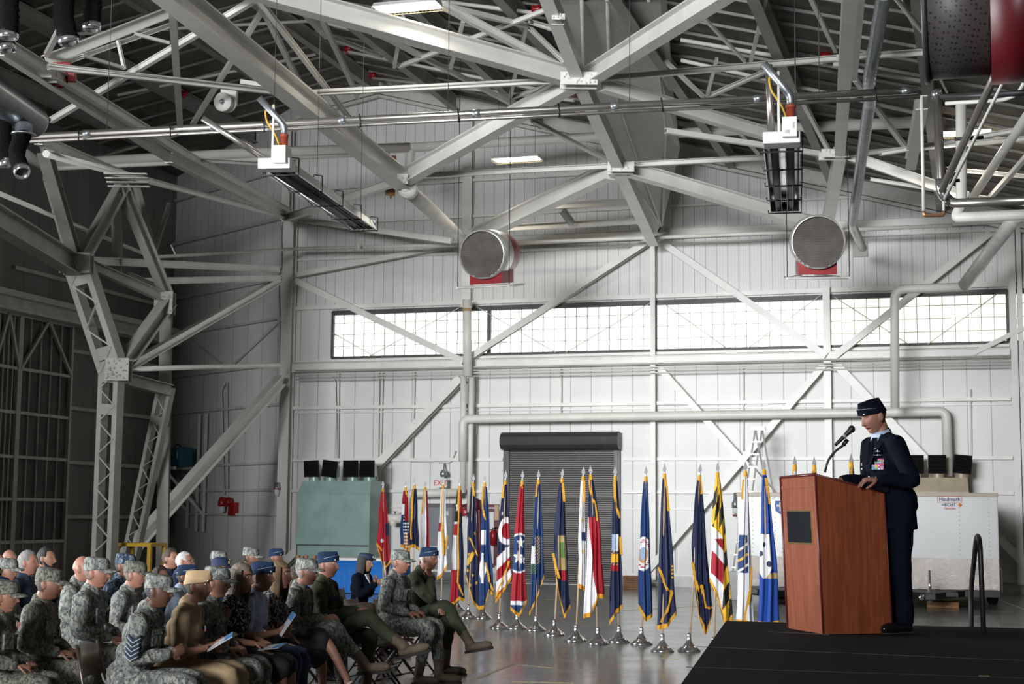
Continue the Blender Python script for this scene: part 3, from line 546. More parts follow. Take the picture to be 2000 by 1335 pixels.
# tube heaters
SILV = mat('polished_reflector', (.75, .76, .78), .12, 1, .05); TUBM = mat('scorched_heater_tube', (.05, .045, .042), .5, .6, .2)
HOUS = mat('heater_hood_grey', (.50, .53, .53), .35, .6, .08); BOXM = mat('heater_box_white', (.78, .78, .76), .4, 0, .04)
def heater(label, n0, n1, w, h, tag2):
    c0, c1 = P(*n0), P(*n1); d = (c1 - c0); L = d.length; d.normalize(); sd_ = d.cross(Z).normalized(); up = sd_.cross(d)
    root = thing('tube_heater', label, 'heater', c0); M = Matrix.Translation(c0) @ Matrix((sd_, d, up)).transposed().to_4x4()
    pr = [(-w / 2, 0), (-w / 2 + .06, h * .75), (-w / 4, h), (w / 4, h), (w / 2 - .06, h * .75), (w / 2, 0)]; t = .012
    def shell(s, inner):
        return [(x * (1 - s), z - inner) for x, z in pr]
    mb = MB(); o_, i_ = pr, [(x * .95, z - .015) for x, z in pr]; poly = o_ + i_[::-1]; n = len(poly)
    vs = [M @ V((x, 0, z)) for x, z in poly] + [M @ V((x, L, z)) for x, z in poly]; mb.add(vs, [(i, (i + 1) % n, n + (i + 1) % n, n + i) for i in range(n)])
    mb.box((-w / 2 + .02, L - .02, .0), (w / 2 - .02, L, h * .8), M=M); mb.build('hood', HOUS, root)
    mb = MB(); ii = [(x * .93, z - .02) for x, z in pr]; n = len(ii); mb.add([M @ V((x, .02, z)) for x, z in ii] + [M @ V((x, L - .03, z)) for x, z in ii], [(i, i + 1, n + i + 1, n + i) for i in range(n - 1)]); mb.build('reflector', SILV, root)
    for sx in (-1, 1): mb = MB(); mb.tube([M @ V((sx * w * .22, .02, h * .35)), M @ V((sx * w * .22, L - .25, h * .35))], .05, seg=14); mb.build('burner_tube', TUBM, root)
    mb = MB(); mb.tube(arc([M @ V((-w * .22, L - .26, h * .35)), M @ V((-w * .22, L - .08, h * .35)), M @ V((w * .22, L - .08, h * .35)), M @ V((w * .22, L - .26, h * .35))], .1), .05, seg=12); mb.build('return_bend', TUBM, root)
    for k in range(5):
        y = .05 + (L - .1) * k / 4; mb = MB(); e = .03
        mb.tube([M @ V(p) for p in ((-w / 2 - e, y, h * .1), (-w / 2 - e, y, -.03), (w / 2 + e, y, -.03), (w / 2 + e, y, h * 1.05), (w / 2 - .1, y, h * 1.15), (w / 2 - .1, y, h))], .012, seg=6); mb.build('wire_bracket', BLACKM, root)
    for sx in (-.3, -.1, .1, .3): mb = MB(); mb.tube([M @ V((sx * w, .05, -.035)), M @ V((sx * w * .9, L - .05, -.035))], .006, seg=5); mb.build('guard_wire', BLACKM, root)
    mb = MB(); mb.rbox((-w / 2, -.36, .0), (w / 2, .0, h * .75), .015, M=M); mb.build('end_box', BOXM, root)
    mb = MB(); mb.rbox((w * .02, -.46, h * .3), (w * .42, -.1, h * 1.55), .012, M=M); mb.build('control_box', BOXM, root)
    mb = MB(); mb.box((w * .1, -.463, h * .5), (w * .22, -.461, h * .72), M=M); mb.box((w * .3, -.463, h * .8), (w * .36, -.461, h * 1.2), M=M); mb.build('rating_label', mat('pale_grey_label', (.45, .45, .45), .5, 0, .3, 90), root)
    top = M @ V((w * .25, -.25, h * 1.5)); mb = MB(); mb.lathe([(0, 0), (.055, 0), (.055, .16), (.065, .16), (.065, .2), (0, .2)], top, Z, 14); mb.build('flue_collar', mat('terracotta_flue_collar', (.32, .06, .03), .5, 0, .1), root)
    mb = MB(); mb.tube(arc([top + Z * .18, top + Z * .32, top + Z * .45 + V((-.35, -.1, .25))], .1), .05, seg=12); mb.build('flue_pipe', GALV, root)
    g0 = M @ V((w * .15, -.3, h * 1.5)); mb = MB(); mb.tube(arc([g0, g0 + V((-.06, 0, .18)), g0 + V((-.2, 0, .38)), g0 + V((-.22, 0, .55)), g0 + V((-.12, 0, .6))], .1, 4), .014, seg=8); mb.build('gas_hose', YELLOW, root)
    mb = MB(); mb.tube([g0 + V((-.1, 0, -.3)), g0 + V((-.1, 0, .62))], .018, seg=8); mb.build('gas_pipe', CREAM, root)
    mb = MB(); q0 = M @ V((-w * .28, -.2, h * .7)); mb.tube([q0, q0 + V(tag2)], .045, seg=12); mb.build('air_pipe', STEEL, root)
    for y in (L * .25, L * .8):
        mb = MB(); p = M @ V((w * .4, y, h)); mb.tube([p, V((p.x, p.y, roofz(p) - .1))], .005, seg=5); mb.build('suspension_wire', DKSTEEL, root)
heater('long slanting tube heater with black wire guard hanging near the cable reel', (547, 337, 21.5), (711, 448, 27.5), .46, .20, (-.9, -.2, .55))
heater('tube heater seen from beneath in its black cage above the second round fan', (1527, 290, 19), (1533, 413, 24.2), .46, .20, (-.02, .0, .9))
# fluorescent fixtures
TUBE = mat('glowing_fluorescent_tube', (1, 1, 1), .4, 0, 0, emit=(1, .96, .86), es=7.0)
def striplight(label, px, py, D, L):
    c0 = Q(px, py, D); root = thing('strip_light', label, 'light', c0); M = Matrix.Translation(c0) @ Matrix((U, -N, Z)).transposed().to_4x4()
    mb = MB(); mb.add([M @ V(p) for p in ((-L / 2, -.2, 0), (L / 2, -.2, 0), (L / 2, .2, 0), (-L / 2, .2, 0), (-L / 2, -.12, .09), (L / 2, -.12, .09), (L / 2, .12, .09), (-L / 2, .12, .09))], [(0, 4, 5, 1), (1, 5, 6, 2), (2, 6, 7, 3), (3, 7, 4, 0), (4, 7, 6, 5)]); mb.build('housing', mat('fixture_white', (.8, .8, .78), .4), root)
    for k in range(4):
        mb = MB(); mb.tube([M @ V((-L / 2 + .04, -.15 + .1 * k, -.005)), M @ V((L / 2 - .04, -.15 + .1 * k, -.005))], .017, seg=8); mb.build('fluorescent_tube', TUBE, root)
    mb = MB()
    for k in range(17): x = -L / 2 + L * k / 16; mb.box((x - .003, -.21, -.046), (x + .003, .21, -.04), M=M); 
    for y in (-.21, -.1, 0, .1, .21): mb.box((-L / 2, y - .003, -.046), (L / 2, y + .003, -.04), M=M)
    for x in (-L / 2, L / 2):
        for y in (-.21, .21): mb.box((x - .004, y - .004, -.046), (x + .004, y + .004, .01), M=M)
    mb.build('wire_guard', mat('guard_wire_brass', (.5, .42, .25), .4, .5), root)
    mb = MB()
    for x in (-L * .4, L * .4): p = M @ V((x, 0, .09)); mb.tube([p, V((p.x, p.y, roofz(p) - .05))], .005, seg=5)
    mb.build('chain', DKSTEEL, root)
    ld = bpy.data.lights.new('strip_light_lamp', 'AREA'); ld.shape = 'RECTANGLE'; ld.size = L; ld.size_y = .3; ld.energy = 60; ld.color = (1, .93, .8)
    lo = bpy.data.objects.new('strip_light_lamp', ld); COL.objects.link(lo); lo.parent = root; lo.location = (0, 0, -.06)
striplight('caged strip light glowing at the top edge beside the first big diagonal', 796, 14, 25.5, 1.15); striplight('caged strip light glowing in front of the gable wall between two truss rails', 1009, 311, 36, 1.15); striplight('caged strip light shining behind the steel pipes by the mesh drum', 1888, 259, 31, 1.0)
# round fans
LOUV = mat('fan_louvre_brown', (.27, .24, .215), .45, .2, .15, 5)
def fan(label, px, py, D, r, ax_, red_len=.5, sk=1):
    c0 = P(px, py, D); ax_ = V(ax_).normalized(); sx = ax_.cross(Z).normalized(); root = thing('round_fan', label, 'fan', c0)
    mb = MB(); mb.lathe([(r * .93, 0), (r, 0), (r, .55), (r * .97, .56), (r * .97, .04), (r * .93, .04)], c0, ax_, 40); mb.build('shroud', mat('zinc_shroud', (.70, .70, .67), .35, .5, .12, 3), root)
    mb = MB(); mb.lathe([(0, .2), (r * .95, .2)], c0, ax_, 30); mb.build('dark_interior', mat('dark_fan_interior', (.02, .018, .016), .7), root)
    n = 19
    mb = MB()
    for k in range(n):
        z = -r * .93 + 2 * r * .93 * (k + .5) / n; hw = math.sqrt(max(.0, (r * .94) ** 2 - z * z)); pc = c0 + Z * z + ax_ * .03
        mb.extr([(-.035, -.022), (-.03, -.028), (.035, .028), (.03, .034)], pc - sx * hw, pc + sx * hw, Z)
    mb.build('louvre', LOUV, root)
    mb = MB()
    for k in range(4):
        a_ = math.radians(45 + 90 * k); v1 = (sx * math.cos(a_) + Z * math.sin(a_)); v2 = (sx * -math.sin(a_) + Z * math.cos(a_)); q = c0 + ax_ * .13
        mb.add([q + v1 * r * .12 - v2 * r * .08, q + v1 * r * .85 - v2 * r * .26, q + v1 * r * .85 + v2 * r * .20 + ax_ * .08, q + v1 * r * .12 + v2 * r * .08 + ax_ * .02], [(0, 1, 2, 3)])
    mb.lathe([(0, .05), (r * .14, .06), (r * .14, .15)], c0 + ax_ * .02, ax_, 14); mb.build('fan_blade', mat('fan_blade_grey', (.22, .2, .19), .4, .4), root)
    mb = MB(); mb.lathe([(r * .96, .55), (r * .96, .55 + red_len * .6), (r * .9, .6 + red_len), (0, .6 + red_len)], c0, ax_, 32); mb.build('rear_drum', RED, root)
    M = Matrix.Translation(c0) @ Matrix((sx, ax_, Z)).transposed().to_4x4(); mb = MB(); mb.box((-r * .7, .25, -r * 1.22), (r * .7, .6 + red_len * .7, -r * .6), M=M); mb.build('base_box', RED, root)
    return root, M
def trapeze(label, M, r, z):
    root = thing('pipe_trapeze', label, 'hanging frame', M @ V((0, 0, z))); w = r * 1.12
    for nm, ps in [('rail', [(-w, .1, z), (w, .1, z)]), ('rail', [(-w, .8, z), (w, .8, z)]), ('side_rail', [(-w, .05, z), (-w, .95, z)]), ('side_rail', [(w, .05, z), (w, .95, z)]), ('brace', [(-w, .1, z), (-w * .3, 2.2, z + .02)]), ('brace', [(w, .1, z), (w * .2, 2.4, z + .02)])]:
        mb = MB(); mb.tube([M @ V(p) for p in ps], .025, seg=8); mb.build(nm, WHITE, root)
    for sx in (-1, 1): 
        mb = MB(); p = M @ V((sx * w, .1, z)); mb.tube([p, V((p.x, p.y, roofz(p) - .3))], .009, seg=6); mb.build('hanger_rod', DKSTEEL, root)
rt, M = fan('round louvred fan with red drum hanging above the shutter door end of the window strip', 941, 496, 33, .54, P(983, 496, 34.2) - P(941, 496, 33)); trapeze('white pipe trapeze hanging beneath the fan over the tall vertical pipe', M, .54, -.72)
rt, M = fan('round louvred fan on a red box hanging below the caged tube heater', 1598, 472, 30.5, .55, P(1590, 472, 31.5) - P(1598, 472, 30.5)); trapeze('white pipe trapeze hanging beneath the fan below the caged heater', M, .55, -.74)
# big mesh drum
dr = thing('mesh_drum_fan', 'huge dark perforated drum with a deep red housing under the roof corner', 'fan', P(1862, 40, 12)); d0 = P(1806, 28, 12); ax_ = V((1, -.31, 0)).normalized(); d1 = d0 + ax_ * .5
PERF = mat('perforated_dark_mesh', (.09, .085, .08), .5, .3, 0); nt, b = nodes(PERF); tc = nt.nodes.new('ShaderNodeTexCoord'); vo = nt.nodes.new('ShaderNodeTexVoronoi'); vo.inputs['Scale'].default_value = 28; vo.inputs['Randomness'].default_value = 0
nt.links.new(tc.outputs['Object'], vo.inputs['Vector']); cc = mixc(nt, math_n(nt, 'LESS_THAN', vo.outputs['Distance'], .3), (.10, .09, .085), (.035, .03, .03)); nt.links.new(cc, b.inputs['Base Color'])
mb = MB(); mb.lathe([(0, 0), (.50, 0), (.53, .02), (.53, .49), (.5, .5)], d0, ax_, 48); mb.build('mesh_drum', PERF, dr)
mb = MB(); mb.lathe([(.50, 0), (.60, .0), (.60, .45), (0, .45)], d1, ax_, 48); mb.build('red_housing', DKRED, dr)
mb = MB(); mb.lathe([(.52, -.01), (.56, -.01), (.56, .03), (.52, .03)], d0, ax_, 48); mb.build('rim', DKSTEEL, dr)
# pipes at the right
pipeset('steel_flue', 'shiny steel flue dropping from the crossing pipes then turning level at an elbow', 'pipe', [('pipe', [(1830, 180, 17), (1838, 375, 17), (1860, 397, 17), (2020, 390, 16)], .052, STEEL), ('pipe', [(1832, 190, 17), (2020, 180, 16)], .035, DKSTEEL), ('elbow', [(1837, 350, 17), (1838, 376, 17), (1858, 396, 17)], .060, CHROME), ('collar', [(1829, 176, 17), (1831, 192, 17)], .062, CHROME)], STEEL)
pipeset('gas_line', 'thin pipe dropping to a copper loop beside the steel flue elbow', 'pipe', [('drop_pipe', [(1800, 190, 17), (1804, 418, 17)], .018, CREAM), ('copper_loop', [(1804, 412, 17), (1805, 421, 17), (1842, 420, 17), (1843, 412, 17)], .021, COPPER), ('riser', [(1843, 415, 17), (1843, 385, 17)], .016, CREAM)], CREAM)
pipeset('slanting_pipes', 'pair of steel pipes slanting up steeply past the mesh drum', 'pipe', [('thick_pipe', [(1838, 375, 17), (2030, -40, 14)], .042, STEEL), ('thin_pipe', [(1845, 388, 16.9), (2030, 20, 14)], .018, CREAM), ('strut', [(1832, 355, 17), (1874, 352, 17)], .02, BLACKM), ('strut', [(1865, 272, 16.3), (1920, 268, 16.3)], .02, BLACKM)], STEEL)
pipeset('white_drop_duct', 'white painted duct dropping behind the steel flue and turning level', 'duct', [('pipe', [(1877, 205, 21), (1878, 400, 21), (1865, 425, 21), (2020, 418, 20)], .075), ('rail', [(1863, 145, 17), (2020, 130, 16)], .022), ('rail', [(1847, 202, 18), (1985, 194, 17.5), (2010, 140, 17)], .024)], CREAM)
pipeset('wall_duct_elbow', 'silvery insulated duct bending into a white pipe down the window strip', 'duct', [('duct', [(1985, 422, 32), (1884, 556, 35)], .15, mat('silver_wrap', (.66, .67, .66), .35, .3, .12, 6), 16), ('pipe', [(1890, 560, 35), (1747, 565, 35.6), (1748, 796, 35.9)], .105, CREAM, 14)], CREAM)
sp_ = thing('spiral_flue', 'long galvanised spiral flue slanting down to a square wall plate', 'duct', Q(1725, -10, 19)); pts = arc([Q(1727, -12, 19), Q(1697, 160, 22), Q(1699, 195, 23), Q(1664, 440, 33), Q(1685, 484, 36.6)], .3, 6); q = [pts[0]]
for a_, b_ in zip(pts, pts[1:]):
    n = max(1, int((b_ - a_).length / .07))
    for k in range(1, n + 1): q.append(a_.lerp(b_, k / n))
mb = MB(); mb.tube(q, .1, seg=12, rs=[.078 if i % 2 else .10 for i in range(len(q))]); mb.build('duct', GALV, sp_)
mb = MB(); M = Matrix.Translation(W(1680, 487, .04)) @ Matrix((U, -N, Z)).transposed().to_4x4(); mb.box((-.19, -.02, -.19), (.19, .02, .19), M=M); mb.build('wall_plate', mat('wall_plate_beige', (.42, .40, .36), .5), sp_)
# scrap of brown board caught on the knuckle joint, and the slatted panel
mb = MB(); M = Matrix.Translation(P(755, 318, 34)) @ Matrix.Rotation(.3, 4, 'Z'); mb.box((-.28, -.02, -.12), (.22, .02, .18), M=M); mb.box((-.02, -.05, -.75), (.2, -.01, -.45), M=M); mb.box((.1, .02, -.8), (.14, .06, .1), M=M)
tag(recenter(mb.build('plywood_scrap', mat('weathered_plywood', (.25, .12, .05), .8, 0, .4, 6))), 'ragged brown plywood piece tucked behind the knuckle joint', 'board')
pn = thing('slatted_panel', 'small slatted panel hanging level above the apex of the portal frame', 'panel', P(245, 352, 27))
for k in range(4):
    mb = MB(); p, q = P(203 + 3 * k, 350, 27 + .35 * (k - 1.5)), P(287 + 2 * k, 351, 27 + .35 * (k - 1.5)); p.z = q.z = P(245, 352, 27).z; mb.ibeam(p, q, .09, .02, kind='B'); mb.build('slat', WHITE2, pn)
# ================================================================== ON THE BACK WALL
def wpipe(name, label, cat, pts, r, off, m=CREAM, rad=.18, seg=10, group=None):
    mb = MB(); ps = [W(*p, off) for p in pts]; mb.tube(arc(ps, rad, 5) if len(ps) > 2 else ps, r, seg=seg); return tag(recenter(mb.build(name, m)), label, cat, group)
wpipe('steam_pipe', 'thick white pipe crossing level over the shutter door and dropping at its elbow', 'pipe', [(904, 900), (904, 818), (1848, 803), (1852, 930)], .115, .7)
wpipe('riser_pipe', 'tall white riser pipe with a brown band in front of the window strip', 'pipe', [(912, 585), (913, 735)], .12, .7, seg=14)
wpipe('riser_pipe', 'outer white pipe of the cracked pair beside the level pipe elbow', 'pipe', [(905, 735), (904, 962)], .085, .62); wpipe('riser_pipe', 'inner slimmer white pipe running down to the red valves', 'pipe', [(921, 735), (917, 1000)], .075, .5)
mb = MB(); p = W(912, 605, .7); mb.lathe([(.12, -.04), (.126, -.04), (.126, .04), (.12, .04)], p, Z, 14); tag(recenter(mb.build('pipe_band', mat('brown_tape', (.42, .28, .14), .6))), 'brown tape band around the tall white riser', 'band')
wpipe('insulated_pipe', 'fat cream lagged pipe bending down above the grey personnel door', 'pipe', [(900, 962), (795, 963), (790, 1060)], .115, .55)
tv = thing('relief_valve', 'lumpy white lagged valve beside the green heater cabinet', 'valve', W(762, 1012, .5)); mb = MB(); mb.tube([W(750, 1012, .5), W(788, 1012, .5)], .12, seg=14); mb.tube([W(768, 1012, .5), W(768, 1026, .5)], .10, seg=12); mb.build('body', CREAM, tv); mb = MB(); mb.tube([W(720, 1013, .5), W(750, 1012, .5)], .03); mb.build('spindle', mat('rust', (.2, .08, .04), .7), tv); mb = MB(); mb.lathe([(.06, -.01), (.075, 0), (.06, .01)], W(772, 999, .5), Z, 14); mb.tube([W(772, 999, .5), W(772, 1010, .5)], .015); mb.build('hand_wheel', BLACKM, tv)
for i, y in enumerate((720, 727, 732, 738)):
    z = W(900, y).z
    for x0, x1 in ((XL + .3, XE),):
        mb = MB(); mb.tube([MW @ V((x0, -.5, z)), MW @ V((x1, -.5, z))], .018, seg=6); tag(recenter(mb.build('conduit_run', WHITE)), '%s of the four slender conduits strung level under the window strip' % ('topmost', 'second', 'third', 'lowest')[i], 'conduit', 'level conduits under the windows')
for i, (pts, lab) in enumerate([([(741, 700), (735, 1085)], 'long thin white conduit running down beside the green heater cabinet'), ([(748, 715), (741, 1000)], 'shorter twin conduit just beside the long one above the green cabinet vents'), ([(810, 715), (806, 900)], 'thin white conduit crossed by the brace nearest the EXIT sign'), ([(660, 905), (662, 715), (690, 712)], 'thin white conduit hooking over above the leftmost green cabinet vents'), ([(658, 905), (655, 745), (650, 735)], 'thin white conduit with a crooked top next to the hooked one'), ([(1096, 720), (1096, 805)], 'short thin white conduit directly above the shutter door'), ([(1452, 716), (1452, 880)], 'thin white conduit between the crossing braces and the shutter door side'), ([(932, 700), (931, 845), (924, 852)], 'thin white conduit close behind the cracked pipe pair'), ([(1276, 820), (1276, 1090)], 'thin white conduit fixed down the wall column beside the shutter door'), ([(800, 900), (880, 903), (890, 880)], 'thin white conduit turning up over the EXIT sign floodlight'), ([(1896, 760), (1898, 1000)], 'thin white conduit behind the speaker near the dropping elbow pipe')]):
    mb = MB(); mb.tube(arc([W(*p, .09) for p in pts], .1), .02, seg=6); tag(recenter(mb.build('vertical_conduit', WHITE)), lab, 'conduit', 'small conduits climbing the back wall')
for lab, pts in (('thin crooked conduit dropping to the red fire alarm', [(440, 745), (432, 760), (437, 965)]), ('thin straight conduit dropping beside the crooked one above the alarm', [(443, 745), (444, 955)]), ('long conduit hugging the tall wall column in the corner bay', [(548, 440), (548, 520), (542, 535), (546, 705)]), ('short conduit kinking behind the top of the tall column', [(553, 425), (553, 480), (565, 488)])):
    mb = MB(); mb.tube(arc([W2(*p, .12) for p in pts], .1), .022, seg=6); tag(recenter(mb.build('vertical_conduit', WHITE2)), lab, 'conduit', 'conduits in the corner bay')
# jar lamp, fire alarm, exit sign, extinguisher
def frame_at(p, rot=0): return Matrix.Translation(p) @ Matrix.Rotation(-PSI + rot, 4, 'Z')
def part(root, nm, m, fn): mb = MB(); fn(mb); return mb.build(nm, m, root)
GLS = mat('lamp_glass', (.75, .78, .78), .1, 0, 0); 
lp = thing('jar_lamp', 'caged jar lamp hanging from the tall wall column', 'lamp', W(541, 955, .45)); p = W(541, 950, .45)
part(lp, 'housing', GALV, lambda m: m.lathe([(0, .12), (.07, .12), (.08, 0), (.1, -.03), (.1, -.06), (0, -.06)], p, Z, 14)); part(lp, 'glass', GLS, lambda m: m.lathe([(.07, -.06), (.07, -.2), (.04, -.25), (0, -.26)], p, Z, 14)); part(lp, 'bracket', GALV, lambda m: m.tube([p + Z * .05, W(549, 945, .3)], .03))
part(lp, 'red_ring', RED, lambda m: m.lathe([(.1, -.075), (.11, -.06), (.1, -.05)], p, Z, 14))
fa = thing('fire_alarm', 'red fire alarm with lamp and pull box on the corner bay wall', 'alarm', W2(447, 990, .15)); 
M = Matrix.Translation(W2(455, 994, .12)) @ Matrix((U2, -N2, Z)).transposed().to_4x4(); part(fa, 'pull_box', RED, lambda m: m.rbox((-.16, -.08, -.18), (.16, .08, .2), M=M)); p2 = W2(434, 982, .2)
part(fa, 'lamp_body', RED, lambda m: m.lathe([(0, .2), (.07, .18), (.13, .05), (.13, -.08), (.1, -.1)], p2, Z, 14)); part(fa, 'lamp_glass', GLS, lambda m: m.lathe([(.09, -.1), (.09, -.25), (0, -.3)], p2, Z, 14)); p3 = W2(447, 978, .2); part(fa, 'bell', RED, lambda m: m.lathe([(0, .12), (.06, .1), (.12, -.02), (.12, -.08), (0, -.08)], p3, Z, 14))
def text(name, body, M, size, m, parent=None, ext=.002, align='CENTER', font_scale=(1, 1)):
    cu = bpy.data.curves.new(name, 'FONT'); cu.body = body; cu.size = size; cu.extrude = ext; cu.align_x = align; cu.align_y = 'CENTER'; cu.offset = size * .012
    ob = bpy.data.objects.new(name, cu); dg = bpy.context.evaluated_depsgraph_get(); COL.objects.link(ob); dg.update(); me = bpy.data.meshes.new_from_object(ob.evaluated_get(dg)); bpy.data.objects.remove(ob); bpy.data.curves.remove(cu)
    S = Matrix.Diagonal((font_scale[0], font_scale[1], 1, 1)); MM = M @ Matrix.Rotation(math.pi / 2, 4, 'X') @ S
    if parent is not None: MM = PM[parent.name].inverted() @ MM
    me.transform(MM); me.materials.clear(); me.materials.append(m); o = bpy.data.objects.new(name, me); COL.objects.link(o); o.parent = parent; return o
REDT = mat('exit_letter_red', (.6, .03, .05), .5, 0, 0)
ex = thing('exit_sign', 'white EXIT sign with red letters above the grey personnel door', 'sign', W(861, 943, .4)); M = frame_at(W(861, 943, .4)); part(ex, 'sign_box', mat('sign_white', (.75, .74, .72), .4, 0, 0), lambda m: m.rbox((-.17, -.03, -.12), (.17, .06, .12), M=M)); text('lettering', 'EXIT', M @ Matrix.Translation((0, -.034, 0)), .19, REDT, ex)
mb = MB(); p = W(866, 925, .35); mb.lathe([(0, .1), (.05, .1), (.1, .03), (.1, -.05), (0, -.08)], p, V((-.3, -.3, .9)), 12); mb.tube([p, W(868, 905, .1)], .02); tag(recenter(mb.build('wall_floodlight', GALV)), 'small grey floodlight above the EXIT sign', 'lamp')
rv = thing('sprinkler_riser', 'dark red sprinkler valve station with wheel between the flags', 'valve', W(918, 1000, .4))
part(rv, 'red_pipe', DKRED, lambda m: m.tube(arc([W(892, 990, .4), W(936, 990, .4), W(937, 1045, .4), W(937, 1120, .4)], .1), .07)); part(rv, 'valve_body', DKRED, lambda m: m.lathe([(.05, -.14), (.13, -.1), (.1, 0), (.13, .1), (.05, .14)], W(905, 992, .42), U, 14)); part(rv, 'valve_body', DKRED, lambda m: m.lathe([(.05, -.16), (.12, -.12), (.09, 0), (.12, .12), (.05, .16)], W(930, 985, .42), Z, 14)); part(rv, 'valve_wheel', RED, lambda m: m.lathe([(.09, -.015), (.11, 0), (.09, .015), (0, 0)], W(905, 1000, .55), N, 16))
feb = thing('extinguisher_board', 'dark red backing boards on the wall beside the shutter door', 'board', W(965, 1030, .03)); M = frame_at(W(966, 1030, .05))
part(feb, 'board', DKRED, lambda m: (m.box((-.38, 0, .42), (.12, .03, .62), M=M), m.box((-.02, -.01, -1.0), (.14, .03, .44), M=M), m.box((-.38, 0, -.45), (0, .03, -.38), M=M), m.box((-.38, 0, -1.05), (0, .03, -.95), M=M))); part(feb, 'notice', mat('notice_buff', (.55, .38, .25), .6), lambda m: m.box((.0, -.03, .2), (.12, -.01, .6), M=M))
fe = thing('fire_extinguisher', 'red fire extinguisher hanging beside the shutter door', 'extinguisher', W(963, 1045, .15)); p = W(963, 1050, .17)
part(fe, 'cylinder', RED, lambda m: m.lathe([(0, -.2), (.08, -.2), (.085, .12), (.05, .2), (.025, .22), (0, .22)], p, Z, 16)); part(fe, 'handle', BLACKM, lambda m: m.tube([p + V((-.03, -.02, .24)), p + V((.1, -.02, .28))], .015)); part(fe, 'hose', BLACKM, lambda m: m.tube(arc([p + V((0, -.03, .24)), p + V((-.13, -.03, .2)), p + V((-.11, -.04, -.05))], .08), .012)); part(fe, 'hanger', CHROME, lambda m: m.box((-.03, -.02, .22), (.03, .02, .3), M=Matrix.Translation(p)))
# blue blower on its bracket
bb = thing('blower', 'blue blower with flexible duct sitting on the white wall bracket', 'blower', W2(348, 905, .55)); M = Matrix.Translation(W2(352, 893, .55)) @ Matrix((U2, -N2, Z)).transposed().to_4x4(); BLU = mat('blower_blue', (.01, .10, .17), .4, 0, .15, 4)
part(bb, 'casing', BLU, lambda m: m.rbox((-.25, -.25, -.3), (.36, .25, .3), .05, M=M)); part(bb, 'inlet_ring', BLU, lambda m: m.lathe([(.1, -.15), (.2, -.15), (.2, .05), (.1, .1)], M @ V((-.35, -.05, .0)), U2, 20)); part(bb, 'handle', BLACKM, lambda m: m.tube(arc([M @ V((-.2, -.1, .3)), M @ V((-.15, -.1, .38)), M @ V((.1, -.1, .38)), M @ V((.2, -.1, .3))], .05), .02)); part(bb, 'label', mat('white_tag', (.8, .8, .8), .5), lambda m: m.box((.24, -.256, -.05), (.28, -.25, .2), M=M))
part(bb, 'flexible_duct', mat('dark_flexible_duct', (.08, .09, .09), .5, .4), lambda m: m.tube(arc([M @ V((-.45, 0, 0)), M @ V((-.85, 0, -.05)), M @ V((-.9, 0, -.6)), M @ V((-.9, 0, -2.3))], .3, 6), .2, seg=16))
br = thing('wall_bracket', 'white steel bracket frame carrying the blue blower', 'bracket', W2(350, 914, .1))
for a_, b_ in [((-.6, -.6, -.34), (.75, -.6, -.34)), ((-.6, -.05, -.34), (.75, -.05, -.34)), ((-.6, -.6, -.34), (-.2, .4, -1.6)), ((.1, -.6, -.34), (.75, .4, -1.7)), ((.35, .42, -2.2), (.35, .42, 1.3)), ((.75, .42, -2.2), (.75, .42, 1.3)), ((-.2, .42, -2.1), (-.2, .42, -.3))]:
    part(br, 'strut', WHITE2, lambda m, a_=a_, b_=b_: m.ibeam(M @ V(a_), M @ V(b_), .08, .08, kind='B'))
# green heater cabinet, tan heater cabinet
def cabinet(label, px0, px1, ytop, y_sh, ybot_off, vents, m, off):
    a_, b_ = wl(W(px0, 1000, off)), wl(W(px1, 1000, off)); zt = W(px0, ytop, off).z; zs = W(px0, y_sh, off).z; x0, x1 = a_.x, b_.x; root = thing('heater_cabinet', label, 'heater', MW @ V(((x0 + x1) / 2, -off, 0)))
    d = 1.1
    def body(mb):
        mb.box((x0, -off, 0.02), (x1, -off + d, zs)); e = .12
        mb.add([(x0, -off, zs), (x1, -off, zs), (x1, -off + d, zs), (x0, -off + d, zs), (x0 + e, -off + .1, zt), (x1 - .02, -off + .1, zt), (x1 - .02, -off + d - .1, zt), (x0 + e, -off + d - .1, zt)], [(0, 1, 5, 4), (1, 2, 6, 5), (2, 3, 7, 6), (3, 0, 4, 7), (4, 5, 6, 7)]); mb.v = [MW @ p for p in mb.v]
    part(root, 'casing', m, body)
    def seamf(mb): mb.box((x0 + .02, -off - .012, .95), (x1 - .02, -off, .985)); mb.box((x0 + .02, -off - .012, .95), (x0 + .05, -off, .05)); mb.v = [MW @ p for p in mb.v]
    part(root, 'panel_seam', DKSTEEL, seamf)
    for vx, tilt in vents:
        c0 = MW @ V((wl(W(vx, 940, off)).x, -off + .35, zt)); Mv = Matrix.Translation(c0) @ Matrix.Rotation(-PSI, 4, 'Z') @ Matrix.Rotation(tilt, 4, 'Y')
        hd = part(root, 'vent_hood', m, lambda mb: (mb.lathe([(.16, 0), (.16, .16)], c0, Z, 16), mb.add([Mv @ V(p) for p in ((-.19, -.18, .12), (.19, -.18, .12), (.19, -.18, .52), (-.19, -.18, .52), (-.12, .26, .12), (.12, .26, .12), (.12, .2, .40), (-.12, .2, .40))], [(0, 1, 5, 4), (1, 2, 6, 5), (2, 3, 7, 6), (3, 0, 4, 7), (4, 5, 6, 7)])))
        def gr(mb):
            mb.box((-.21, -.22, .10), (.21, -.18, .54), M=Mv); 
            for k in range(4): mb.extr([(-.03, -.012), (.03, .0), (.03, .012), (-.03, 0)], Mv @ V((-.17, -.23, .18 + k * .09)), Mv @ V((.17, -.23, .18 + k * .09)), Z)
        mb = MB(); gr(mb); mb.build('vent_grille', mat('black_vent_grille', (.006, .006, .006), .8, 0, .1, spec=.08), hd)
    return root
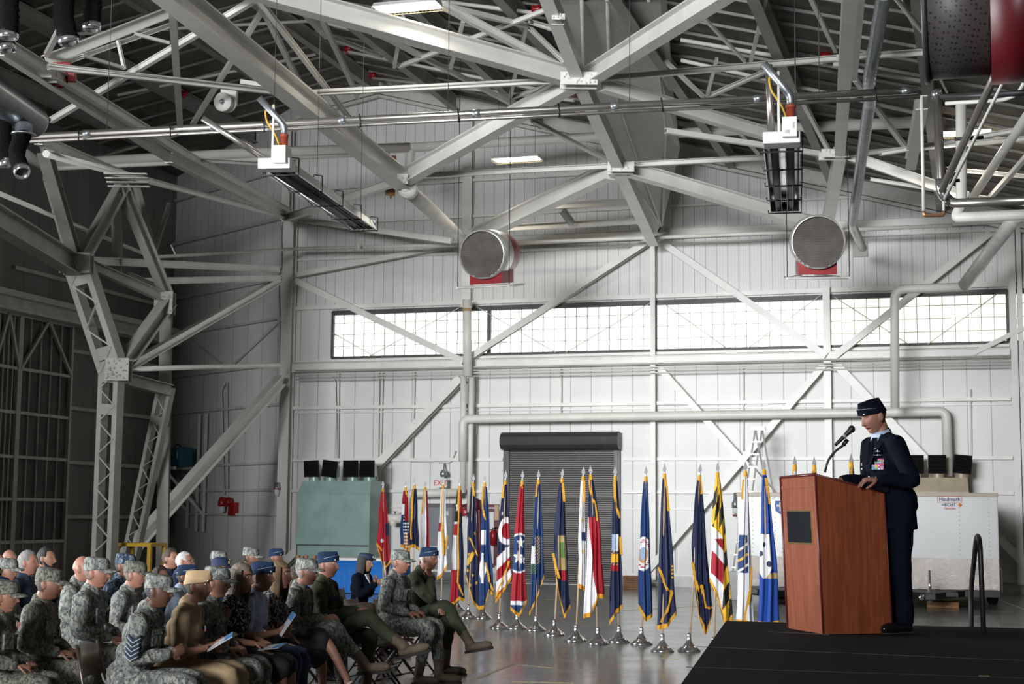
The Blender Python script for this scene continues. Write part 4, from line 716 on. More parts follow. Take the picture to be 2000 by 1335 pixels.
GRN = mat('pale_green_cabinet', (.27, .40, .37), .35, .1, .14, 2.2, 0, 0, var_detail=8)
cabinet('large pale green heater cabinet with four black swivel vents on top', 579, 722, 938, 966, 0, [(604, -.05), (636, .12), (680, 0), (712, 0)], GRN, 1.7)
cabinet('tan heater cabinet with three black vents standing behind the white cargo trailer', 1770, 1893, 932, 960, 0, [(1787, 0), (1831, 0), (1878, .1)], mat('tan_cabinet', (.42, .35, .25), .45, .1, .1, 3), 1.5)
# ================================================================== FLOOR OBJECTS AT THE BACK WALL
WHT = mat('trailer_white', (.80, .81, .80), .22, .0, .05, 1, coat=.4)
def fr(p, yaw=0): return Matrix.Translation(p) @ Matrix.Rotation(-PSI + yaw, 4, 'Z')
tb = thing('display_table', 'long table under a bright blue cloth with a white runner behind the seated crowd', 'table', Fl(690, 1150)); p = Fl(690, 1157); M = fr(p)
BLUC = mat('bright_blue_cloth', (.01, .16, .55), .75, 0, .06, 5)
def cloth_skirt(mb, w, d, h, amp, n, M):
    per = []; 
    for k in range(n): per.append((-w / 2 + w * k / n, -d / 2))
    for k in range(n // 3): per.append((w / 2, -d / 2 + d * k / (n // 3)))
    for k in range(n): per.append((w / 2 - w * k / n, d / 2))
    for k in range(n // 3): per.append((-w / 2, d / 2 - d * k / (n // 3)))
    N_ = len(per); vs = []
    for z, a in ((h, 0), (h * .5, amp * .7), (.02, amp)):
        for i, (x, y) in enumerate(per):
            k = 1 + a * math.sin(i * 2.1) ; vs.append(M @ V((x * (1 + a * .03 + .012 * math.sin(i * 2.1) * (a > 0)), y * k, z)))
    mb.add(vs, [(r * N_ + i, r * N_ + (i + 1) % N_, (r + 1) * N_ + (i + 1) % N_, (r + 1) * N_ + i) for r in range(2) for i in range(N_)] + [tuple(range(N_))], 0, True)
part(tb, 'cloth', BLUC, lambda m: cloth_skirt(m, 2.5, .8, .74, .05, 60, M))
part(tb, 'runner', mat('white_runner', (.85, .85, .83), .8), lambda m: m.rbox((-.45, -.42, .741), (.9, .35, .80), .02, M=M))
for i, (px, lab) in enumerate(((590, 'brown carved block on the blue table near the flight cap'), (622, 'brown carved block on the blue table beside the first block'), (478, 'row of small wooden awards on the blue table end behind the camouflage caps'))):
    c = P(px, 1098, p.y - .1); c.z = .745; mb = MB(); Mx = fr(c)
    for k in range(3): mb.rbox((-.13 + .1 * k, -.05, 0), (-.06 + .1 * k, .05, .10 - .02 * (k % 2)), .01, M=Mx)
    mb.box((-.14, -.06, 0), (.17, .06, .02), M=Mx)
    if px > 560: tag(recenter(mb.build('wooden_award', mat('carved_wood', (.35, .17, .07), .5, 0, .2, 12))), lab, 'award')
# yellow guard frame
yf = thing('guard_frame', 'yellow steel guard frame at the foot of the portal legs', 'frame', Fl(272, 1165)); M = fr(Fl(272, 1168)); 
for x, y in ((-.38, -.3), (.38, -.3), (-.38, .3), (.38, .3)): part(yf, 'post', YELLOW, lambda m: m.box((x - .04, y - .04, 0), (x + .04, y + .04, 1.15), M=M))
for a_, b_ in (((-.38, -.3), (.38, -.3)), ((-.38, .3), (.38, .3)), ((-.38, -.3), (-.38, .3)), ((.38, -.3), (.38, .3))):
    for z in (1.12, .55): part(yf, 'rail', YELLOW, lambda m: m.ibeam(M @ V((*a_, z)), M @ V((*b_, z)), .07, .07, kind='B'))
# A-frame ladder
ld_ = thing('step_ladder', 'tall pale aluminium step ladder folded against the wall behind the white flag', 'ladder', Fl(1485, 1138)); M = fr(Fl(1485, 1157)); h = 3.9; ALU = mat('dull_aluminium', (.62, .62, .60), .35, .5, .08)
for sx in (-1, 1):
    part(ld_, 'stile', ALU, lambda m: m.ibeam(M @ V((sx * .08 - .0, 0, h)), M @ V((sx * .08 - .62, -.25 + .0, 0)), .07, .03, kind='B'))
    part(ld_, 'rear_leg', ALU, lambda m: m.ibeam(M @ V((sx * .08, .03, h)), M @ V((sx * .08 + .62, .3, 0)), .06, .03, kind='B'))
for k in range(12): t = (k + 1) / 13; part(ld_, 'rung', ALU, lambda m: m.ibeam(M @ V((-.62 * t - .1, -.25 * t, h * (1 - t))), M @ V((-.62 * t + .1, -.25 * t, h * (1 - t))), .07, .03, kind='B'))
part(ld_, 'top_cap', ALU, lambda m: m.box((-.16, -.1, h - .02), (.16, .12, h + .06), M=M))
hk = thing('wall_lamp', 'jar lamp with a rusty base hanging on the wall column among the flags', 'lamp', W(1436, 980, .5)); p = W(1436, 985, .5); part(hk, 'housing', GALV, lambda m: m.lathe([(0, .3), (.04, .3), (.05, .1), (.09, .05), (.09, -.08), (0, -.08)], p, Z, 12)); part(hk, 'glass', GLS, lambda m: m.lathe([(.07, -.08), (.07, -.2), (0, -.24)], p, Z, 12)); part(hk, 'guard', mat('rust', (.2, .08, .04), .7), lambda m: m.lathe([(.05, -.24), (.075, -.24), (.06, -.3), (0, -.3)], p, Z, 12))
# timber blocks
WOODB = mat('rough_timber', (.20, .10, .05), .8, 0, .3, 6)
for px, py, w, d, hh, lab in ((1240, 1150, .55, .3, .33, 'brown timber block on the floor by the wall, between two blue flags'), (1842, 1186, .62, .4, .13, 'orange-brown timber stack under the trailer jack'), (1526, 1174, .3, .3, .15, 'small timber block under the jack beside the lectern')):
    mb = MB(); M = fr(Fl(px, py, 0)); n = max(1, round(hh / .06))
    for k in range(n): mb.rbox((-w / 2, -d / 2, k * hh / n + .002), (w / 2, d / 2, (k + 1) * hh / n - .002), .006, M=M)
    tag(recenter(mb.build('timber_block', mat('new_timber', (.42, .20, .08), .7, 0, .25, 8) if px == 1842 else WOODB)), lab, 'timber')
# trailers
PLATE = mat('diamond_plate', (.55, .50, .46), .22, .9, .15, 60, .5, 90); TYRE = mat('tyre_rubber', (.02, .02, .02), .8)
def trailer(name, label, px0, px1, pyb, D0, yaw, L, H, zb, letters):
    p = P(px0, 1100, D0); p.z = 0; q = P(px1, 1100, D0); w = (q - p).length; M = Matrix.Translation(p) @ Matrix.Rotation(yaw, 4, 'Z'); root = thing(name, label, 'trailer', p)
    part(root, 'body', WHT, lambda m: m.rbox((0, 0, zb), (w, L, zb + H), .03, M=M))
    part(root, 'stone_guard', PLATE, lambda m: m.box((.01, -.012, zb + .01), (w - .01, .0, zb + .62), M=M))
    part(root, 'roof_cap', mat('trailer_roof_tan', (.5, .44, .36), .5), lambda m: m.rbox((-.01, -.015, zb + H - .07), (w + .01, L, zb + H + .015), .02, M=M))
    def rv_(m):
        for x in (.32, w - .18, w - .75, .9):
            for k in range(14): m.lathe([(0, -.006), (.012, -.003), (.012, 0)], M @ V((x, 0, zb + .7 + k * .085)), M.to_3x3() @ V((0, 1, 0)), 5)
    o = part(root, 'rivets', mat('rivet_grey', (.5, .5, .5), .4, .5), rv_); o['kind'] = 'stuff'
    part(root, 'chassis', BLACKM, lambda m: (m.box((0, .1, zb - .14), (w, L - .1, zb - .01), M=M)))
    xc = w * .5
    part(root, 'tongue', BLACKM, lambda m: (m.extr([(-.04, -.06), (.04, -.06), (.04, .06), (-.04, .06)], M @ V((xc - .7, .1, zb - .08)), M @ V((xc, -1.3, zb - .08))), m.extr([(-.04, -.06), (.04, -.06), (.04, .06), (-.04, .06)], M @ V((xc + .7, .1, zb - .08)), M @ V((xc, -1.3, zb - .08))), m.box((xc - .55, -.75, zb - .10), (xc + .55, -.62, zb - .02), M=M)))
    jk = part(root, 'jack', CHROME, lambda m: (m.tube([M @ V((xc, -1.15, .16)), M @ V((xc, -1.15, zb + .42))], .028), m.tube([M @ V((xc, -1.15, zb - .2)), M @ V((xc, -1.15, zb + .12))], .045)))
    part(root, 'safety_chain', CHROME, lambda m: (m.tube(arc([M @ V((xc - .13, -1.2, zb - .1)), M @ V((xc - .16, -1.25, .3)), M @ V((xc - .1, -1.28, .32))], .1), .018), m.lathe([(.025, -.012), (.055, -.012), (.055, .012), (.025, .012)], M @ V((xc - .16, -1.26, .28)), V((.2, 1, 0)), 12)))
    part(root, 'coupler', BLACKM, lambda m: m.rbox((xc - .1, -1.55, zb - .14), (xc + .1, -1.1, zb + .0), .02, M=M))
    for sx in (-.09, w - .12):
        part(root, 'fender', WHT, lambda m: m.rbox((sx, L * .3, .25), (sx + .28, L * .3 + 1.2, .78), .04, M=M)); part(root, 'wheel', TYRE, lambda m: m.lathe([(0, -.1), (.3, -.1), (.34, -.07), (.34, .07), (.3, .1), (0, .1)], M @ V((sx + .12, L * .3 + .6, .345)), M.to_3x3() @ V((1, 0, 0)), 24))
    for (x, z, t, s, mm) in letters: text('lettering', t, M @ Matrix.Translation((x, -.016, z)), s, mm, root)
    return root, M, w, zb
NAVYT = mat('lettering_navy', (.03, .04, .12), .5, 0, 0); REDL = mat('lettering_red', (.6, .05, .03), .5, 0, 0); TEAL = mat('lettering_teal', (.05, .18, .16), .5, 0, 0)
t1, M, w, zb = trailer('cargo_trailer', 'white cargo trailer with small lettering parked behind the speaker', 1670, 1926, 1147, 31.5, -.22, 4.2, 1.92, .38, [])
x9 = w - .93
text('lettering', 'Haulmark', M @ Matrix.Translation((x9, -.016, zb + 1.80)), .105, NAVYT, t1); text('lettering', 'HECHT', M @ Matrix.Translation((x9 - .02, -.016, zb + 1.69)), .085, NAVYT, t1); text('lettering', 'TRAILERS', M @ Matrix.Translation((x9, -.016, zb + 1.615)), .055, REDL, t1)
part(t1, 'logo_frame', REDL, lambda m: [m.box(a_, b_, M=M) for a_, b_ in (((x9 - .24, -.02, zb + 1.74), (x9 + .24, -.014, zb + 1.746)), ((x9 - .24, -.02, zb + 1.864), (x9 + .24, -.014, zb + 1.87)), ((x9 - .24, -.02, zb + 1.74), (x9 - .234, -.014, zb + 1.87)), ((x9 + .234, -.02, zb + 1.74), (x9 + .24, -.014, zb + 1.87)))])
part(t1, 'logo_dot', mat('logo_orange', (.8, .25, .02), .5), lambda m: m.lathe([(0, -.018), (.035, -.018), (.035, -.01)], M @ V((x9 + .2, 0, zb + 1.69)), M.to_3x3() @ V((0, 1, 0)), 12))
t2, M, w, zb = trailer('cargo_trailer', 'white cargo trailer with a blue shield emblem parked behind the flags', 1440, 1560, 1160, 31.5, -.22, 2.6, 1.88, .40, [])
text('lettering', 'FC TRAILER', M @ Matrix.Translation((.71, -.016, zb + 1.77)), .075, TEAL, t2, align='LEFT')
part(t2, 'star_mark', TEAL, lambda m: [m.box((-.06, -.02, -.005), (.06, -.014, .005), M=M @ Matrix.Translation((.64, 0, zb + 1.77)) @ Matrix.Rotation(a_ * math.pi / 4, 4, 'Y')) for a_ in range(4)])
part(t2, 'shield_emblem', mat('emblem_blue', (.02, .08, .35), .5), lambda m: m.add([M @ V((.88 + x, y, zb + 1.60 + z)) for y in (-.025, -.01) for x, z in ((-.1, .13), (.1, .13), (.12, .05), (.1, -.08), (0, -.15), (-.1, -.08), (-.12, .05))], [tuple(range(7)), tuple(range(7, 14))[::-1]] + [(i, (i + 1) % 7, 7 + (i + 1) % 7, 7 + i) for i in range(7)]))
part(t2, 'shield_bird', mat('emblem_silver', (.7, .7, .6), .5), lambda m: (m.box((.80, -.03, zb + 1.61), (.96, -.024, zb + 1.65), M=M), m.box((.86, -.03, zb + 1.52), (.90, -.024, zb + 1.70), M=M)))
mb = MB(); M = fr(Fl(1437, 1172)); mb.rbox((-.14, -.1, .0), (.2, .3, .62), .02, M=M); tag(recenter(mb.build('battery_box', mat('pale_grey_box', (.45, .46, .45), .5))), 'pale grey box standing at the corner of the emblem trailer', 'box')
# ================================================================== STAGE
SZ = .9
CARP = mat('black_stage_carpet', (.0085, .0085, .010), .95, 0, .25, 40, .3, 300, spec=.15)
ca = Fl(1418, 1212, SZ); cb = Fl(2000, 1226, SZ); du = (cb - ca).normalized(); dn = V((-du.y, du.x, 0))
cc_ = Fl(1330, 1335, SZ); dl = (cc_ - ca).normalized(); LS, LW = 8.5, 7.5
q0, q1, q2, q3 = ca, ca + du * LS, ca + du * LS + dl * LW, ca + dl * LW
stg = thing('stage', 'low black carpeted stage with a skirted edge carrying the lectern', 'stage', V((ca.x, ca.y, 0)))
def quadbox(m, pts, z0, z1):
    vs = [V((p.x, p.y, z)) for z in (z0, z1) for p in pts]; n = len(pts); m.add(vs, [tuple(range(n))[::-1], tuple(range(n, 2 * n))] + [(i, (i + 1) % n, n + (i + 1) % n, n + i) for i in range(n)])
part(stg, 'deck', CARP, lambda m: quadbox(m, [q0, q1, q2, q3], SZ - .09, SZ))
SEAM = mat('deck_seam', (.045, .042, .038), .8, 0, .3, 5)
for k, (a_, b_) in enumerate((((1500, 1233), (1620, 1239)), ((1360, 1262), (2010, 1290)), ((1340, 1302), (2010, 1324)))):
    part(stg, 'deck_seam', SEAM, lambda m: m.ibeam(Fl(*a_, SZ + .001), Fl(*b_, SZ + .001), .007, .004, kind='B'))
part(stg, 'tape_scrap', mat('dull_gold_tape', (.30, .22, .07), .6), lambda m: m.ibeam(Fl(1912, 1319, SZ + .002), Fl(1932, 1319.5, SZ + .002), .03, .004, kind='B'))
def skirt(m, a_, b_):
    n = 90; d = (b_ - a_); pn = V((-d.y, d.x, 0)).normalized(); vs = []
    for z in (SZ - .01, 0.01):
        for i in range(n + 1): vs.append(V((a_.x, a_.y, z)) + d * i / n + pn * (.018 * math.sin(i * 1.9) * (1 if z < .5 else .3)))
    m.add(vs, [(i, i + 1, n + 2 + i, n + 1 + i) for i in range(n)], 0, True)
SKM = mat('black_skirt_cloth', (.007, .007, .008), .9, 0, .1)
part(stg, 'skirt', SKM, lambda m: skirt(m, q0, q3)); part(stg, 'skirt', SKM, lambda m: skirt(m, q0, q1))
# handrail at the far side of the stage
hr = thing('handrail', 'black steel handrail loop rising behind the far edge of the stage', 'handrail', Fl(1905, 1300, 0)); Y = 13.0
hpts = [P(1896, 1260, 13.2), P(1896, 1156, 13.2), P(1907, 1050, 12.9), P(1910, 1045, 12.6), P(1914, 1060, 12.4), P(1925, 1260, 12.4)]; hpts = [V((hpts[0].x, hpts[0].y, .0))] + hpts[1:-1] + [V((hpts[-1].x, hpts[-1].y, .0))]
part(hr, 'rail', BLACKM, lambda m: m.tube(arc(hpts, .12, 5), .021, seg=12))
part(hr, 'cross_bar', BLACKM, lambda m: m.tube([V((hpts[0].x, hpts[0].y, .55)), V((hpts[-1].x, hpts[-1].y, .55))], .018, seg=10))
# ================================================================== LECTERN
WOOD = mat('cherry_veneer', (.30, .085, .035), .38, 0, 0, coat=.15); nt, b = nodes(WOOD); tc = nt.nodes.new('ShaderNodeTexCoord'); mp = nt.nodes.new('ShaderNodeMapping'); mp.inputs['Scale'].default_value = (14, 14, .9); nt.links.new(tc.outputs['Object'], mp.inputs[0])
wn = nt.nodes.new('ShaderNodeTexNoise'); wn.inputs['Scale'].default_value = 2.2; wn.inputs['Detail'].default_value = 8; wn.inputs['Distortion'].default_value = .8; nt.links.new(mp.outputs[0], wn.inputs['Vector'])
w2 = nt.nodes.new('ShaderNodeTexNoise'); w2.inputs['Scale'].default_value = 14; w2.inputs['Detail'].default_value = 4; nt.links.new(mp.outputs[0], w2.inputs['Vector'])
rr_ = nt.nodes.new('ShaderNodeMapRange'); rr_.inputs[1].default_value = .35; rr_.inputs[2].default_value = .68; nt.links.new(wn.outputs[0], rr_.inputs[0])
k1 = mixc(nt, rr_.outputs[0], (.21, .050, .020), (.33, .090, .036)); k2 = mixc(nt, math_n(nt, 'MULTIPLY', w2.outputs[0], .35), k1, (.12, .03, .012)); nt.links.new(k2, b.inputs['Base Color'])
TRIM = mat('dark_cherry_edge', (.11, .018, .018), .35, 0, .1)
B1, B2, B3 = Fl(1539, 1226, SZ), Fl(1608, 1238, SZ), Fl(1743, 1236, SZ); B4 = B1 + (B3 - B2)
lt = V((-.045, 0, 0)); T1, T2, T3 = B1 + lt + Z * 1.225, B2 + lt + Z * 1.235, B3 + lt + Z * 1.10; T4 = B4 + lt + Z * 1.09
lc = thing('lectern', 'tall cherry wood lectern with a blank black plaque on its narrow front', 'lectern', (B1 + B3) / 2)
def slab(m, b0, b1, t0, t1, th):
    n_ = (b1 - b0).cross(Z).normalized() * th; m.add([b0, b1, t1, t0, b0 - n_, b1 - n_, t1 - n_, t0 - n_], [(0, 1, 2, 3), (7, 6, 5, 4), (0, 4, 5, 1), (1, 5, 6, 2), (2, 6, 7, 3), (3, 7, 4, 0)])
part(lc, 'front_panel', WOOD, lambda m: slab(m, B1, B2, T1, T2, .025)); part(lc, 'side_panel', WOOD, lambda m: slab(m, B2, B3, T2, T3, .025)); part(lc, 'side_panel', WOOD, lambda m: slab(m, B4, B1, T4, T1, .025))
part(lc, 'edge_trim', TRIM, lambda m: (m.tube([B2, T2], .009, seg=8), m.tube([B1, T1], .012, seg=8), m.tube([T1, T2], .012, seg=8), m.tube([T2, T3], .008, seg=8), m.tube([T4, T1], .008, seg=8), m.tube([B3, T3], .007, seg=8)))
dz = V((0, 0, -.07)); part(lc, 'reading_top', WOOD, lambda m: m.add([T1 + dz, T2 + dz, T3 + dz, T4 + dz] + [t + dz * 1.4 for t in (T1, T2, T3, T4)], [(0, 1, 2, 3), (7, 6, 5, 4), (0, 4, 5, 1), (1, 5, 6, 2), (2, 6, 7, 3), (3, 7, 4, 0)]))
part(lc, 'shelf', WOOD, lambda m: quadbox(m, [B1 + (B3 - B1) * .02, B2 + (B4 - B2) * .03, B3 + (B1 - B3) * .02, B4], SZ + .45, SZ + .47))
fx = (B2 - B1).normalized(); fn = fx.cross(Z).normalized(); 
if fn.x > 0: fn = -fn
tilt = ((T1 - B1)).normalized()
def onfront(u, z, o=0.0): return B1 + fx * u + tilt * z + fn * o
wf = (B2 - B1).length; pu0, pu1 = wf * .18, wf * .84; pz0, pz1 = .70, .945
def plq(m, e, o0, o1):
    m.add([onfront(u, z, o) for o in (o0, o1) for u, z in ((pu0 - e, pz0 - e), (pu1 + e, pz0 - e), (pu1 + e, pz1 + e), (pu0 - e, pz1 + e))], [(0, 1, 2, 3), (7, 6, 5, 4), (0, 4, 5, 1), (1, 5, 6, 2), (2, 6, 7, 3), (3, 7, 4, 0)])
o = part(lc, 'plaque', mat('black_plaque', (.008, .010, .014), .25), lambda m: plq(m, 0, .004, .014)); part(lc, 'plaque_border', BRASS, lambda m: plq(m, .012, .0, .009))
# papers folder on the top
fd = MB(); pc = (T2 + T3) / 2 * .35 + (T1 + T4) / 2 * .65 + V((.1, 0, -.02)); e1 = (T3 - T2).normalized(); e2 = (T1 - T2).normalized(); nn_ = e1.cross(e2).normalized(); Mf = Matrix.Translation(pc) @ Matrix((e1, e2, nn_)).transposed().to_4x4(); fd.rbox((-.05, -.18, -.015), (.22, .18, .0), .004, M=Mf)
tag(recenter(fd.build('speech_folder', mat('dark_blue_folder', (.01, .015, .04), .5))), 'dark blue folder lying open on the lectern top', 'folder')
# microphone on gooseneck
mc = thing('microphone', 'black handheld microphone clipped to a curved gooseneck on the lectern', 'microphone', P(1612, 918, 12.1)); Dm = 12.1
part(mc, 'gooseneck', BLACKM, lambda m: m.tube(arc([P(1611, 922, Dm), P(1617, 898, Dm), P(1632, 880, Dm), P(1646, 870, Dm), P(1651, 864, Dm)], .12, 6), .010, seg=10))
part(mc, 'clip', BLACKM, lambda m: m.tube([P(1647, 869, Dm), P(1655, 858, Dm)], .017, seg=10))
m0, m1 = P(1631, 869, Dm), P(1664, 837, Dm); md = (m1 - m0).normalized(); ml = (m1 - m0).length
part(mc, 'body', mat('matt_black_plastic', (.016, .016, .018), .45), lambda m: m.lathe([(0, 0), (.013, 0), (.014, .03), (.017, ml * .60), (.022, ml - .026), (.026, ml - .012)], m0, md, 18)); part(mc, 'grille_ball', mat('mic_mesh', (.03, .03, .03), .35, .7, .3, 200), lambda m: m.ell(m0 + md * (ml - .004), (.028, .028, .03), seg=20, rings=12)); part(mc, 'band', mat('grey_band', (.35, .35, .36), .4), lambda m: m.lathe([(.0185, 0), (.0195, .0), (.0195, .022), (.0185, .022)], m0 + md * ml * .50, md, 18))
# ================================================================== FLAGS
PAL = dict(n=(.010, .017, .060), b=(.012, .045, .16), B=(.008, .06, .33), r=(.37, .010, .024), w=(.80, .80, .82), g=(.72, .42, .05), k=(.012, .012, .014), G=(.12, .22, .06), y=(.80, .48, .03), s=(.30, .42, .60), o=(.55, .25, .08), t=(.45, .33, .15))
FM = {k: mat('flag_cloth_' + nme, PAL[k], .7, 0, .05, 10) for k, nme in dict(n='navy', b='blue', B='bright_blue', r='red', w='white', g='gold', k='black', G='green', y='yellow', s='pale_blue', o='orange', t='tan').items()}
KEYS = list(FM); POLE = mat('ash_pole', (.62, .46, .30), .45, 0, .12, 9)
def star(a, v, ca_, cv, r, asp):
    x, y = (a - ca_) * asp, (v - cv); d = math.hypot(x, y); th = math.atan2(x, -y); k = (th / (2 * math.pi / 5)) % 1; k = abs(k - .5) * 2; return d < r * (.42 + .58 * k ** 1.5) if d > 0 else True
disc = lambda a, v, ca_, cv, r, asp=.16: math.hypot((a - ca_) * asp, v - cv) < r
A_S = .16
def d_plain(c): return lambda a, v: c
def d_ct(a, v):
    if abs(a - .25) < .42 and .40 < v < .70 and not (v > .62 and abs(a - .25) > .42 * (.72 - v) / .1):
        if (disc(a, v, .25, .47, .018) or disc(a, v, .05, .53, .018) or disc(a, v, .5, .6, .02)): return 'n'
        return 'w' if abs(a - .25) < .36 else 't'
    if .66 < v < .70 and a > .3: return 't'
    return 'B'
def d_ma(a, v):
    if abs(a - .33) < .38 and .40 < v < .66: return 'b' if ((v * 14 + a) % 1 > .25 or v < .44) else ('g' if .5 < v < .6 else 'w')
    return 'w'
def d_md(a, v):
    x = a * 1.0 + v * .2
    if v > .33 + .10 * a and v < .33 + .62 and a < .72 - abs(v - .55) * .9 + .1:
        q = (v * 6.5 - a * .9); return 'r' if (q % 1.6) < 1.0 and .42 < v < .74 and a > .05 else 'w'
    st = int(math.floor(a * 2.6 + v * 2)) ; return 'k' if (int(math.floor(v * 9 + a * 1.6)) + st) % 2 else 'y'
def d_va(a, v):
    e = math.hypot((a - .35) * .16, v - .53)
    if e < .125 and abs(a - .35) < .5: return 'r' if (.085 < e < .105 and (v * 60) % 1 > .45) else ('s' if e < .05 else ('o' if (e < .07 and v > .5) else 'w'))
    return 'b'
def d_ny(a, v):
    if .38 < v < .64 and a < .75: return 's' if (v < .5 and a < .4) else ('y' if .52 < v < .58 else ('r' if v > .6 else ('w' if a > .45 and v < .5 else ('o' if (v * 30 + a * 3) % 1 > .5 else 'b'))))
    return 'n'
def d_nc(a, v):
    lim = .15 + (v - .25) * .95
    if v < .28: return 'n'
    return 'r' if a > lim - .1 else ('w')
def d_il(a, v):
    if star(a, v, .6, .37, .03, A_S) or star(a, v, .5, .66, .03, A_S): return 'g'
    return 'b' if (.48 < v < .56 and a > .5) else 'w'
def d_nj(a, v): return ('G' if .45 < v < .57 and abs(a - .6) < .22 else ('t' if .40 < v < .66 and abs(a - .6) < .3 else ('r' if .66 < v < .74 and abs(a - .7) < .2 else 'n')))
def d_wreath(a, v):
    if .48 < v < .62 and a < .3: return 'w'
    if .40 < v < .62 and abs(a - .55) < .28 and (v * 40 + a * 6) % 1 > .55: return 't'
    if .62 < v < .70 and a < .45 and (v * 50 + a * 4) % 1 > .5: return 'G'
    return 'b'
def d_tn(a, v):
    e = math.hypot((a - .5) * .13, v - .53)
    if v > .955 or .90 < v: return 'b' if v > .93 else 'w'
    if e < .155:
        if e > .14: return 'w'
        if star(a, v, .62, .45, .05, .13) or star(a, v, .4, .56, .055, .13) or star(a, v, .8, .58, .04, .13): return 'w'
        return 'b'
    return 'r'
def d_oh(a, v):
    if v < .62 - .1 * a:
        e = math.hypot((a - .8) * .15, v - .40)
        if e < .07: return 'r'
        if e < .12: return 'w'
        if star(a, v, .3, .25, .02, A_S) or star(a, v, .25, .47, .022, A_S) or star(a, v, .7, .55, .02, A_S): return 'w'
        return 'n'
    return 'r' if int((v + a * .12) * 9.5) % 2 else 'w'
def d_la(a, v):
    if abs(a - .3) < .25 and .36 < v < .48: return 'w'
    if abs(a - .25) < .2 + .1 * math.sin(v * 30) and .55 < v < .80: return 'w'
    return 'b'
def d_in(a, v):
    for x, y in ((.2, .42), (.75, .38), (.15, .55), (.5, .72), (.3, .80), (.8, .78), (.1, .68)):
        if star(a, v, x, y, .017, A_S): return 'g'
    if abs((a - .15) - (v - .60) * -6) < .2 and .53 < v < .64: return 'g'
    if abs((a - .3) - (v - .42) * 4.5) < .07 and .42 < v < .56: return 'g'
    return 'n'
def d_ia(a, v):
    if a > .62: return 'n' if v > .30 else ('r' if v < .2 else 'k')
    if v < .30: return 'k' if star(a, v, .3, .15, .05, .2) is False and v < .28 else 'w'
    return 'r' if (v < .40 or v > .70) else 'w'
def d_az(a, v):
    if .38 < v < .48 and a < .35: return 'r'
    if .66 < v < .72 and abs(a - .7) < .12 and (v * 60) % 1 > .4: return 'k'
    return 'w'
def d_fl(a, v): return 'r' if (a > .72 - .1 * v or (v > .72)) and v < .9 else 'w'
def d_mo(a, v): return ('r' if v < .22 else ('w' if a < .4 else 'r')) if v < .5 and not (v > .40 and a < .5) else ('b' if a < .35 else ('w' if (v * 18) % 1 > .55 else ('o' if v > .7 else 'n')))
def d_ar(a, v):
    if a > .7 and .36 < v < .5: return 'n'
    if disc(a, v, .4, .56, .02): return 'w'
    if v > .8 and a > .5: return 'n' if a > .65 else 'w'
    return 'r'
